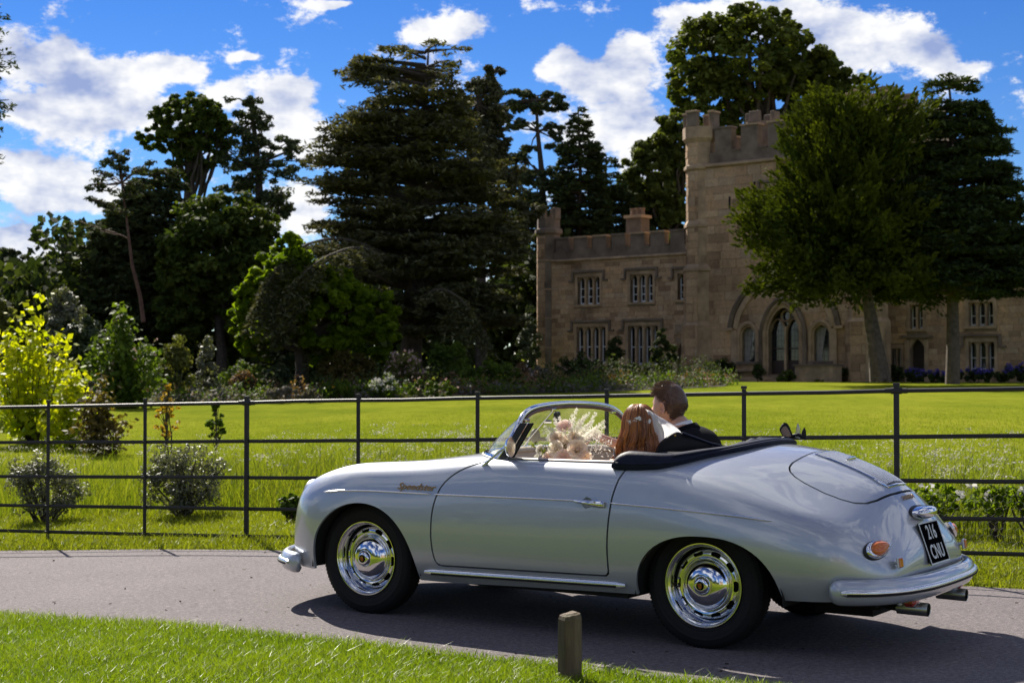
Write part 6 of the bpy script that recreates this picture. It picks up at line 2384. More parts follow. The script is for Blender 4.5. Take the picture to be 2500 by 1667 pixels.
# ------------------------------------------------------------------ wheels
def wheel_meshes():
    ms = {}
    tp = [(.198, .045), (.206, .060), (.215, .0665), (.222, .0700), (.226, .0690), (.232, .0725), (.250, .0765), (.262, .0772), (.264, .0785), (.268, .0785), (.270, .0772), (.285, .0745), (.296, .0695), (.304, .0615), (.309, .0525),
          (.3125, .048), (.3135, .030), (.3085, .029), (.3085, .024), (.3142, .023), (.315, .004), (.3095, .003), (.3095, -.003), (.315, -.004), (.3142, -.023), (.3085, -.024), (.3085, -.029), (.3135, -.030), (.3125, -.048),
          (.304, -.0615), (.285, -.0745), (.25, -.0765), (.215, -.066), (.198, -.05)]
    mb = MB().lathe(tp, 72)
    ms['tyre'] = mb.mesh('tyre', True, autosmooth=R_(35))
    # shoulder lugs
    mb = MB()
    for k in range(90):
        w = 2 * math.pi * k / 90
        m = Matrix.Rotation(w, 4, 'Z')
        for s in (1, -1):
            p = m @ Vector((.3060, 0, s * .0535))
            mb.box(p, (.008, .012, .010), m=Matrix.Rotation(w, 3, 'Z') @ Matrix.Rotation(s * .6, 3, 'Y'))
    ms['tread'] = mb.mesh('tread')  # 180 lugs a few millimetres across
    rp = [(.196, .040), (.2045, .056), (.2075, .0625), (.2085, .067), (.2070, .0705), (.2035, .0705), (.2010, .067), (.1990, .060), (.1965, .0555), (.1925, .0540), (.1895, .0515), (.1875, .046), (.1845, .030), (.1825, .008), (.181, -.014), (.176, -.022)]
    ms['rim'] = MB().lathe(rp, 72).mesh('rim', True, autosmooth=R_(50))
    # slotted disc, real holes
    nr, na = 26, 260
    rr = np.linspace(.118, .1815, nr)
    prof = np.interp(rr, [.118, .124, .130, .138, .150, .162, .170, .176, .1815], [.022, .020, .020, .023, .025, .021, .012, -.004, -.020])
    th = np.arange(na) * 2 * math.pi / na
    X = rr[:, None] * np.cos(th)
    Y = rr[:, None] * np.sin(th)
    Z = np.repeat(prof[:, None], na, 1)
    dz = np.gradient(prof, rr)
    Nn = np.stack([-dz[:, None] * np.cos(th), -dz[:, None] * np.sin(th), np.ones((nr, na))], -1)
    Nn /= np.linalg.norm(Nn, axis=-1, keepdims=True)
    V = np.stack([X, Y, Z], -1).reshape(-1, 3)
    idx = np.arange(nr * na).reshape(nr, na)
    F = [tuple(q) for q in np.stack([idx[:-1], idx[1:], np.roll(idx, -1, 1)[1:], np.roll(idx, -1, 1)[:-1]], -1).reshape(-1, 4)]
    r = np.hypot(V[:, 0], V[:, 1])
    t = np.arctan2(V[:, 1], V[:, 0])
    ns = 10
    tt = (t + .31) % (2 * math.pi / ns) - math.pi / ns
    u = np.clip(np.abs(tt * r) - .0150, 0, 9)
    sd = np.hypot(u, r - .1560) - .0115
    V2, N2, F2 = clip_faces(list(V), list(Nn.reshape(-1, 3)), F, -sd)
    ms['disc'] = panel_mesh('wheel_disc', V2, N2, F2, lip=.008)
    cp = [(.1265, .012), (.1285, .024), (.1275, .034), (.1215, .040), (.1190, .0405), (.1165, .043), (.1080, .0535), (.0950, .0645), (.0800, .0725), (.0640, .0780), (.0480, .0805), (.0445, .0805), (.0425, .0830), (.0400, .0900), (.0350, .0965), (.0270, .1000), (.0210, .1005)]
    ms['cap'] = MB().lathe(cp, 64).mesh('hubcap', True, autosmooth=R_(60))
    ms['badge'] = MB().lathe([(.0212, .0995), (.0205, .1030), (.0185, .1035), (0.0001, .1035)], 28).mesh('badge', True)
    sh = [(-.010, .012), (0, .0145), (.010, .012), (.0105, .002), (.008, -.008), (0, -.0145), (-.008, -.008), (-.0105, .002)]
    ms['shield'] = MB().prism(sh, .0012, Matrix.Translation((0, 0, .1033))).mesh('shield')
    q = MB()
    for cx, cy in ((-.0052, .0062), (.0050, -.0052)):
        q.prism([(cx - .0045, cy - .0045), (cx + .0045, cy - .0045), (cx + .0045, cy + .0045), (cx - .0045, cy + .0045)], .0008, Matrix.Translation((0, 0, .1042)))
    q.prism([(-.003, -.0035), (.003, -.0035), (.003, .004), (-.003, .004)], .0010, Matrix.Translation((0, 0, .1044)))
    ms['bars'] = q.mesh('bars')
    ms['drum'] = MB().lathe([(.17, -.03), (.17, -.012), (.05, -.005), (0.001, -.005)], 32).mesh('drum', True)
    return ms


WM = wheel_meshes()
for k, v in (('tyre', 'rubber'), ('tread', 'rubber'), ('rim', 'chrome'), ('disc', 'chrome'), ('cap', 'chrome'), ('badge', 'plate'), ('shield', 'gold'), ('bars', 'crest_red'), ('drum', 'shadow')):
    if not WM[k].materials: WM[k].materials.append(CM[v])
# valve-side details come from rotation; each wheel is a part with its own pieces
for (x, yy, zz, ang, steer) in ((2.1, .651, .314, .55, 0), (0, .636, .314, 1.25, 0), (2.1, -.651, .314, .2, 0), (0, -.636, .314, .9, 0)):
    s = 1 if yy > 0 else -1
    w = link('wheel', WM['rim'], None, CAR)
    base = Matrix(((1, 0, 0), (0, 0, 1), (0, -1, 0))).to_4x4() if s > 0 else Matrix(((1, 0, 0), (0, 0, -1), (0, 1, 0))).to_4x4()
    w.matrix_local = Matrix.Translation((x, yy, zz)) @ base
    for nm, k, a in (('tyre', 'tyre', 0), ('tread', 'tread', 0), ('wheel_disc', 'disc', ang), ('hubcap', 'cap', 0), ('badge', 'badge', 0), ('crest', 'shield', math.pi + .25), ('crest_field', 'bars', math.pi + .25), ('brake_drum', 'drum', 0)):
        c = link(nm, WM[k], None, w)
        if k == 'tread': c['kind'] = 'stuff'
        c.matrix_local = Matrix.Rotation(a, 4, 'Z')


# ------------------------------------------------------------------ trim
def along_side(pts, off=.004, n=30):
    xs = np.linspace(pts[0][0], pts[-1][0], n)
    P = np.array(pts)[::-1] if pts[0][0] > pts[-1][0] else np.array(pts)
    zs = np.interp(xs, P[:, 0], P[:, 1])
    # smooth the interpolation a little
    k = np.ones(5) / 5
    if n > 12: zs[2:-2] = np.convolve(zs, k, 'valid')
    res = []
    for x, z in zip(xs, zs):
        p, nn = body_at(x, z)
        res.append(p + nn * off)
    return res


SPEAR = [(2.341, .681), (2.2, .697), (2.005, .704), (1.542, .703), (1.1, .707), (.66, .709), (.468, .705), (.2, .697), (0, .686), (-.22, .673), (-.398, .656)]


def spear_part(x0, x1, parent):
    P = np.array(SPEAR)[::-1]
    n = max(6, int(abs(x1 - x0) / .03))
    pts = [(x, float(np.interp(x, P[:, 0], P[:, 1]))) for x in np.linspace(x0, x1, n)]
    line = along_side(pts, .003, n)
    rad = [.0055] * n
    rad[0] = rad[-1] = .002
    for s in (1, -1):
        MB().tube([(p[0], p[1] * s, p[2]) for p in line], rad, 8).build('side_trim', CM['trim'], parent[0 if s > 0 else 1], smooth=True)


spear_part(2.341, 1.578, (CAR, CAR))
spear_part(1.556, .482, (DOOR_L, DOOR_R))
spear_part(.462, -.398, (CAR, CAR))
for s in (1, -1):
    n = 26
    xs = np.linspace(1.635, .385, n)
    line = []
    for x in xs:
        z = .276 + (1.63 - x) * .0145
        p, nn = body_at(x, z)
        line.append((p[0], (p[1] + .012) * s, z))
    r = [(.008, .017)] * n
    r[0] = r[-1] = (.005, .010)
    st = MB().tube(line, r, 10).build('sill_strip', CM['trim'], CAR, smooth=True)
    MB().tube([(p[0], p[1] + .0055 * s, p[2] - .006) for p in line[1:-1]], .0062, 8).build('strip_insert', CM['rubber'], st, smooth=True)


def text_mesh(txt, size, mat, name, parent, mtx, extrude=.002, shear=0, sx=1, spacing=1.0, bold=0.0):
    cu = bpy.data.curves.new('txt', 'FONT')
    cu.body = txt
    cu.size = size
    cu.extrude = extrude
    cu.shear = shear
    cu.offset = bold
    cu.align_x = 'CENTER'
    cu.align_y = 'CENTER'
    cu.space_character = spacing
    cu.resolution_u = 4
    o = bpy.data.objects.new('txt', cu)
    COL.objects.link(o)
    dg = bpy.context.evaluated_depsgraph_get()
    me = bpy.data.meshes.new_from_object(o.evaluated_get(dg))
    bpy.data.objects.remove(o)
    bpy.data.curves.remove(cu)
    me.transform(Matrix.Diagonal((sx, 1, 1, 1)))
    me.materials.clear()
    t = link(name, me, mat, parent)
    t.matrix_local = mtx
    return t


def frame(p, xdir, n):
    n = Vector(n).normalized()
    x = Vector(xdir)
    x = (x - n * x.dot(n)).normalized()
    y = n.cross(x)
    m = Matrix((x, y, n)).transposed().to_4x4()
    m.translation = Vector(p)
    return m


p, nn = body_at(1.69, .735)
text_mesh('Speedster', .052, CM['gold'], 'script_badge', CAR, frame(p + nn * .003, (-1, 0, -.01), nn), .0015, .35, 1.22, 1.0, .0006)
p2, nn2 = body_at(1.575, .728)
p, nn = body_tail(0.02, .735)
text_mesh('CARRERA', .032, CM['gold'], 'script_badge', CAR, frame(p + nn * .004, (0, -1, 0), nn), .0015, .3, 1.15, 1.0, .0005)

# door handle with its finger dish
for s, par in ((1, DOOR_L), (-1, DOOR_R)):
    hp, hn = body_at(.575, .702)
    H = MB()
    bp, bn = body_at(.598, .700)
    MB().lathe([(.031, .0), (.027, -.008), (.018, -.013), (.001, -.016)], 24, frame(Vector((bp[0], bp[1] * s, bp[2])), (1, 0, 0), Vector((bn[0], bn[1] * s, bn[2])))).build('finger_dish', CM['paint'], par, smooth=True)
    L = []
    for t in np.linspace(0, 1, 14):
        x = .665 - t * .175
        p, nn = body_at(x, .707 - .012 * t)
        bul = math.sin(math.pi * min(1, t * 1.05)) if t < .95 else .3
        L.append(((p[0], (p[1] + .012 + .014 * bul) * s, p[2])))
    H.tube(L, [(.006 + .006 * math.sin(math.pi * t), .006 + .011 * t * (1 if t < .93 else .6)) for t in np.linspace(0, 1, 14)], 10)
    hd = H.build('door_handle', CM['chrome'], par, smooth=True)
    p, nn = body_at(.535, .702)
    q = MB()
    q.lathe([(.019, -.004), (.019, .006), (.016, .010), (.001, .011)], 20, frame(Vector((p[0], p[1] * s, p[2])), (1, 0, 0), Vector((nn[0], nn[1] * s, nn[2]))) @ Matrix.Diagonal((1.7, .8, 1, 1)))
    q.build('handle_plate', CM['chrome'], hd, smooth=True)
    q = MB()
    q.lathe([(.006, .030), (.006, .036), (.0005, .037)], 12, frame(Vector((p[0], p[1] * s, p[2])), (1, 0, 0), Vector((nn[0], nn[1] * s, nn[2]))))
    q.build('lock', CM['steel'], hd, smooth=True)

# top edge of the doors: flat garnish rail
for s, par in ((1, DOOR_L), (-1, DOOR_R)):
    L = []
    for x in np.linspace(1.16, .43, 14):
        p, nn = body_top(x, .667)
        L.append((p[0], .664 * s, p[2] + .003))
    MB().tube(L, [(.018, .007)] * 14, 8).build('door_cap', plain('cap_rail', (.33, .29, .27), .4, metal=.3, var=.1) if s > 0 else bpy.data.materials['cap_rail'], par, smooth=True)

# engine-lid grille
GM = MB()
ng = 11
for k in range(ng):
    y = -.118 + .236 * k / (ng - 1)
    L = []
    for x in np.linspace(-.372, -.722, 16):
        p, nn = body_top(x, y)
        L.append(p + nn * .005)
    GM.tube(L, .0055, 6)
gr = GM.build('grille', CM['trim'], LID, smooth=True)
GF = MB()
L = []
for x, y in [(-.362, -.135), (-.362, 0), (-.362, .135)] + [(x, .135) for x in np.linspace(-.40, -.70, 10)] + [(-.732, .12), (-.738, 0), (-.732, -.12)] + [(x, -.135) for x in np.linspace(-.70, -.40, 10)]:
    p, nn = body_top(x, y)
    L.append(p + nn * .004)
GF.tube(L, (.008, .006), 8, closed=True)
GF.build('grille_frame', CM['chrome'], LID, smooth=True)
vs, fs = [], []
xs = np.linspace(-.366, -.73, 12)
for x in xs:
    for y in (-.13, -.06, 0, .06, .13):
        p, nn = body_top(x, y)
        vs.append(p + nn * .0012)
for i in range(11):
    for j in range(4):
        fs.append((i * 5 + j, i * 5 + j + 1, i * 5 + j + 6, i * 5 + j + 5))
MB().add(vs, fs).build('grille_mesh', plain('grille_dark', (.13, .13, .135), .5, metal=.4, var=.1), LID)
p, nn = body_top(-.50, .015)
eb = MB()
eb.lathe([(.020, 0), (.020, .010), (.014, .016), (.001, .017)], 16, frame(p + nn * .008, (0, -1, 0), nn) @ Matrix.Diagonal((3.0, .55, 1, 1)))
em = eb.build('grille_emblem', CM['chrome'], LID, smooth=True)


# ------------------------------------------------------------------ bumpers
def sweep(path, section, name, mat, parent, closed_ends=True):
    """path: list of (pos, outward dir); section: list of (out, up)"""
    n = len(section)
    vs = []
    for p, o, sc in path:
        p, o = Vector(p), Vector(o).normalized()
        for a, b in section:
            vs.append(p + o * (a * sc[0]) + Vector((0, 0, b * sc[1])))
    fs = []
    for i in range(len(path) - 1):
        for j in range(n):
            j2 = (j + 1) % n
            fs.append((i * n + j, i * n + j2, (i + 1) * n + j2, (i + 1) * n + j))
    if closed_ends:
        fs.append(tuple(range(n)))
        fs.append(tuple(range((len(path) - 1) * n + n - 1, (len(path) - 1) * n - 1, -1)))
    return MB().add(vs, fs).build(name, mat, parent, smooth=True, autosmooth=R_(55))


def plan_path(half, z, n=57):
    full = [(x, y) for x, y in half] + [(x, -y) for x, y in half[::-1][1:]]
    C = spline2(full, n)
    res = []
    for i, c in enumerate(C):
        t = C[min(i + 1, n - 1)] - C[max(i - 1, 0)]
        o = np.array([t[1], -t[0]])
        o /= np.linalg.norm(o)
        res.append(((c[0], c[1], z), (o[0], o[1], 0)))
    return res


BUMP_SEC = [(0, .058), (.022, .056), (.040, .046), (.050, .028), (.054, .008), (.053, -.012), (.048, -.032), (.036, -.050), (.018, -.060), (0, -.062), (-.008, -.05), (.006, -.03), (.012, 0), (.006, .03), (-.008, .05)]


def bumper(half, z, rear):
    root = None
    C = plan_path(half, z)
    n = len(C)
    P = []
    for i, (p, o) in enumerate(C):
        if not rear: o = (o[0], o[1], 0)
        e = min(i, n - 1 - i)
        sc = .55 if e == 0 else (.86 if e == 1 else (.97 if e == 2 else 1))
        P.append((p, o, (sc, sc)))
    # outward direction sign
    mid = P[n // 2]
    if (mid[1][0] > 0) == rear: P = [(p, (-o[0], -o[1], 0), s) for p, o, s in P]
    b = sweep(P, BUMP_SEC, 'rear_bumper' if rear else 'front_bumper', CM['paint'], CAR)
    T = P[3:-3]
    k = len(T)
    sec = [(.048, .019), (.058, .018), (.066, .012), (.069, .003), (.066, -.008), (.058, -.016), (.048, -.017)]
    tr = sweep([(p, o, ((1, 1) if 0 < i < k - 1 else (1, .6))) for i, (p, o, s) in enumerate(T)], sec, 'bumper_strip', CM['trim'], b)
    sec = [(.060, .001), (.0695, .000), (.0720, -.005), (.0690, -.011), (.058, -.013)]
    sweep(T[1:-1], sec, 'strip_insert', CM['rubber'], b)
    return b


RB = bumper([(-.672, .738), (-.735, .722), (-.80, .685), (-.855, .63), (-.905, .545), (-.94, .44), (-.965, .30), (-.975, .15), (-.978, 0)], .338, True)
FB = bumper([(2.555, .745), (2.61, .725), (2.68, .685), (2.745, .63), (2.805, .55), (2.86, .44), (2.905, .30), (2.93, .15), (2.938, 0)], .262, False)

# exhaust tips
for s in (1, -1):
    y = .30 * s
    e = MB()
    e.lathe([(.0325, 0), (.0325, .15), (.0310, .152), (.0290, .150), (.0285, .02)], 28, frame((-.845, y, .228), (0, 1, 0), (-1, 0, -.02)))
    t = e.build('exhaust_pipe', CM['steel'], CAR, smooth=True)
    MB().lathe([(.0285, .03), (.001, .03)], 20, frame((-.845, y, .228), (0, 1, 0), (-1, 0, -.02))).build('bore', CM['shadow'], t)
    MB().tube([(-.62, y * .9, .26), (-.72, y * .95, .25), (-.80, y, .235), (-.87, y, .228)], .024, 10).build('tail_pipe', CM['shadow'], t, smooth=True)


# lamps at the tail
def teardrop(n=36, a=.086, b=.041):
    pts = []
    for k in range(n):
        w = 2 * math.pi * k / n
        x = math.cos(w)
        y = math.sin(w) * (1 - .30 * x - .12 * x * x)
        pts.append((a * x, b * y))
    return pts


for s in (1, -1):
    p, nn = body_tail(.548 * s, .527)
    n3 = Vector(nn) * .80 + Vector((-1, .35 * s, .0)) * .20
    m = frame(Vector(p), (0, -s, .0), n3)
    td = teardrop()
    if s < 0: td = [(x, y) for x, y in td]

    def dome(scale_h, name, mat, par):
        vs = []
        n = len(td)
        for sc, h in scale_h:
            vs += [m @ Vector((x * sc, y * sc, h)) for x, y in td]
        fs = []
        for i in range(len(scale_h) - 1):
            for j in range(n):
                j2 = (j + 1) % n
                fs.append((i * n + j, i * n + j2, (i + 1) * n + j2, (i + 1) * n + j))
        fs.append(tuple(range((len(scale_h) - 1) * n, len(scale_h) * n)))
        return MB().add(vs, fs).build(name, mat, par, smooth=True, autosmooth=R_(70))
    g = dome([(1.10, -.03), (1.10, .004), (1.0, .010)], 'tail_lamp', CM['black'], CAR)
    dome([(1.03, .0), (1.02, .012), (.97, .020), (.86, .025), (.74, .020)], 'bezel', CM['chrome'], g)
    dome([(.77, .012), (.75, .024), (.66, .031), (.50, .036), (.30, .039), (.08, .040)], 'lens', CM['amber'], g)
    # reflector on its stalk
    p, nn = body_tail(.498 * s, .462)
    m2 = frame(Vector(p), (0, -s, 0), Vector(nn) * .3 + Vector((-1, 0, 0)) * .7)
    st = MB().lathe([(.008, -.02), (.008, .022)], 10, m2, cap=True).build('reflector', CM['paint'], CAR, smooth=True)
    q = MB().box((0, 0, 0), (.044, .052, .014))
    me = q.mesh('reflector_shell', bevel=.006)
    o = link('reflector_shell', me, CM['white'], st)
    o.matrix_local = m2 @ Matrix.Translation((0, 0, .026))
    q = MB().box((0, 0, 0), (.036, .044, .010))
    o = link('lens', q.mesh('reflector_lens', bevel=.004), CM['amber'], st)
    o.matrix_local = m2 @ Matrix.Translation((0, 0, .035))
    # low fog lamp under the bumper
    q = MB().box((0, 0, 0), (.07, .075, .055))
    o = link('fog_lamp', q.mesh('fog_lamp', bevel=.016), CM['red'], CAR)
    o.matrix_local = Matrix.Translation((-.925, .350 * s, .272))
    q = MB().box((0, 0, 0), (.03, .085, .062))
    b2 = link('lamp_housing', q.mesh('lamp_housing', bevel=.012), CM['paint'], o)
    b2.matrix_local = Matrix.Translation((.048, 0, 0))
    # head lamp
    c, hn = body_at(2.672, .618)
    hp = Vector((2.606, .570 * s, .640))
    mh = frame(hp, (0, 1, 0), (1, .10 * s, .12))
    h = MB().lathe([(.094, -.07), (.094, .010), (.090, .022), (.082, .026), (.079, .022)], 36, mh).build('headlamp', CM['paint'], CAR, smooth=True)
    MB().lathe([(.080, .020), (.070, .036), (.045, .046), (.001, .050)], 32, mh).build('lens', CM['lamp'], h, smooth=True)

# number plate and its lamp
pc = Vector((-.925, 0, .518))
pn = Vector((-1, 0, .345)).normalized()
pm = frame(pc, (0, -1, 0), pn)
q = MB().box((0, 0, 0), (.285, .212, .006))
pl = link('number_plate', q.mesh('number_plate', bevel=.002), CM['plate'], CAR)
pl.matrix_local = pm
bd = MB()
for sx, sy, cx, cy in ((.285, .007, 0, .1025), (.285, .007, 0, -.1025), (.007, .198, .139, 0), (.007, .198, -.139, 0)):
    bd.box((cx, cy, .004), (sx, sy, .003))
bd.build('plate_border', CM['white'], pl)
for t, yy in (('216', .049), ('CNU', -.049)):
    text_mesh(t, .100, CM['white'], 'plate_letters', pl, Matrix.Translation((0, yy, .0045)), .0012, 0, .86, 1.06, .0012)
q = MB()
q.lathe([(.040, -.035), (.041, .012), (.038, .030), (.030, .042), (.018, .048), (.001, .050)], 28, frame((-.862, 0, .662), (0, -1, 0), (-1, 0, .12)) @ Matrix.Diagonal((2.9, .82, 1.35, 1)))
lm = q.build('plate_lamp', CM['chrome'], CAR, smooth=True)
q = MB()
q.lathe([(.044, -.035), (.044, -.004), (.036, .002)], 28, frame((-.858, 0, .660), (0, -1, 0), (-1, 0, .12)) @ Matrix.Diagonal((2.9, .9, 1.3, 1)))
q.build('gasket', CM['black'], lm, smooth=True)

# ------------------------------------------------------------------ windscreen
_WB = [(0, 1.560), (.2, 1.545), (.36, 1.505), (.47, 1.445), (.55, 1.385), (.62, 1.31), (.662, 1.24)]
_WT = [(0, 1.205, 1.186), (.2, 1.200, 1.181), (.36, 1.187, 1.170), (.46, 1.176, 1.153), (.53, 1.166, 1.126), (.575, 1.160, 1.090), (.61, 1.168, 1.040), (.64, 1.195, .970), (.662, 1.24, .899)]


def _crv(tab, t):
    P = spline2(tab, 61)
    k = min(60, max(0, abs(t) * 60))
    i = min(59, int(k))
    return P[i] + (P[i + 1] - P[i]) * (k - i)


def ws_base(t):
    """t -1..1 (right..left) along the foot of the screen"""
    y, x = _crv(_WB, t)
    z = body_top(x, y)[0][2] if y < .65 else .893
    return Vector((x, math.copysign(y, t), z + .006))


def ws_top(t):
    y, x, z = _crv(_WT, t)
    return Vector((x, math.copysign(y, t), z))


def screen():
    n, m = 48, 10
    fr = empty('windscreen', parent=CAR)
    rows = []
    for j in range(m + 1):
        rows.append([])
        for i in range(n + 1):
            t = -1 + 2 * i / n
            a, b = ws_base(t), ws_top(t)
            k = j / m
            p = a.lerp(b, k)
            bow = .022 * math.sin(math.pi * k) * (1 - abs(t) ** 3)
            p += Vector((bow, bow * .6 * t, 0))
            rows[-1].append(p)
    vs = [p for r in rows for p in r]
    fs = [(j * (n + 1) + i, j * (n + 1) + i + 1, (j + 1) * (n + 1) + i + 1, (j + 1) * (n + 1) + i) for j in range(m) for i in range(n)]
    MB().add(vs, fs).build('glass_pane', CM['glass'], fr, smooth=True)
    # frame: foot, posts and header as one chrome bow, plus a rubber foot
    bow = rows[m]
    MB().tube(bow, .0155, 10).build('screen_frame', CM['chrome'], fr, smooth=True)
    MB().tube(rows[0], (.016, .011), 8).build('screen_foot', CM['chrome'], fr, smooth=True)
    MB().tube([p + Vector((.012, 0, -.006)) for p in rows[0]], (.017, .007), 8).build('foot_rubber', CM['black'], fr, smooth=True)
    inner = [p + Vector((-.008, -p.y * .02, -.020)) for p in rows[m][10:-10]]
    MB().tube(inner, (.010, .010), 6).build('header_rail', plain('header_wood', (.12, .06, .035), .4, var=.2), fr, smooth=True)
    for t in (-.36, .12, .48):
        p = ws_top(t)
        q = MB().box(p + Vector((-.02, 0, -.030)), (.022, .042, .016))
        q.build('clip', CM['chrome'], fr, bevel=.003)
    # slim centre rod with the rear-view mirror
    a, b = ws_base(-.02) + Vector((-.03, 0, .0)), ws_top(.10) + Vector((-.02, 0, -.02))
    MB().tube([a, b], .0035, 6).build('mirror_rod', CM['chrome'], fr, smooth=True)
    mp = a.lerp(b, .66)
    MB().tube([mp, mp + Vector((-.03, -.03, .0))], .010, 8).build('mirror_clamp', CM['chrome'], fr, smooth=True)
    q = MB().box((0, 0, 0), (.018, .13, .072))
    o = link('interior_mirror', q.mesh('interior_mirror', bevel=.008), CM['black'], fr)
    o.location = mp + Vector((-.045, -.07, .022))
    o.rotation_euler = (0, 0, .35)
    # side posts: black draught blades with a bright edge
    for s in (1, -1):
        foot = Vector((1.149, .668 * s, .893))
        head = Vector((1.030, .640 * s, 1.092))
        foot2 = Vector((1.225, .670 * s, .893))
        head2 = Vector((1.108, .640 * s, 1.092))
        mb = MB()
        th = Vector((0, .010 * s, 0))
        vs = [foot, foot2, head2, head, foot + th, foot2 + th, head2 + th, head + th]
        mb.add(vs, [(0, 1, 2, 3), (4, 5, 6, 7), (0, 1, 5, 4), (1, 2, 6, 5), (2, 3, 7, 6), (3, 0, 4, 7)])
        bl = mb.build('draught_blade', CM['black'], fr)
        e = foot.lerp(foot2, .30) + th * 1.2
        h = head.lerp(head2, .30) + th * 1.2
        MB().tube([e, h], (.014, .004), 8).build('blade_trim', CM['chrome'], bl, smooth=True)
        MB().tube([foot, head], .006, 6).build('blade_edge', CM['rubber'], bl)
    return fr


screen()

# door mirror on its long stalk
p, nn = body_top(1.395, .66)
MR = empty('wing_mirror', parent=CAR)
b0 = Vector((1.305, .728, .850))
MB().tube([b0, b0 + Vector((-.06, .012, .040)), b0 + Vector((-.135, .02, .094)), b0 + Vector((-.185, .02, .118))], [.010, .008, .0075, .008], 10).build('stalk', CM['chrome'], MR, smooth=True)
mf = MB()
mf.lathe([(.020, -.004), (.018, .006), (.001, .010)], 16, frame(b0, (1, 0, 0), (0, .75, .66)) @ Matrix.Diagonal((2, 1, 1, 1)))
mf.build('mirror_foot', CM['chrome'], MR, smooth=True)
mc = b0 + Vector((-.205, .022, .118))
mm = frame(mc, (0, 1, 0), (-1, -.12, .04))
MB().lathe([(.001, -.030), (.030, -.024), (.050, -.010), (.055, 0), (.053, .003)], 32, mm).build('mirror_shell', CM['chrome'], MR, smooth=True)
MB().lathe([(.053, .0015), (.001, .0015)], 32, mm).build('mirror_glass', CM['chrome'], MR)
# far-side mirror
b0 = Vector((1.90, -.66, .872))
MB().tube([b0, b0 + Vector((.0, -.005, .05)), b0 + Vector((-.02, -.01, .085)), b0 + Vector((-.05, -.01, .09))], .006, 8).build('stalk', CM['chrome'], MR, smooth=True)
MB().lathe([(.001, -.030), (.030, -.024), (.044, -.010), (.046, 0), (.001, .003)], 24, frame(b0 + Vector((-.06, -.01, .092)), (0, 1, 0), (-1, .1, 0))).build('mirror_shell', CM['black'], MR, smooth=True)


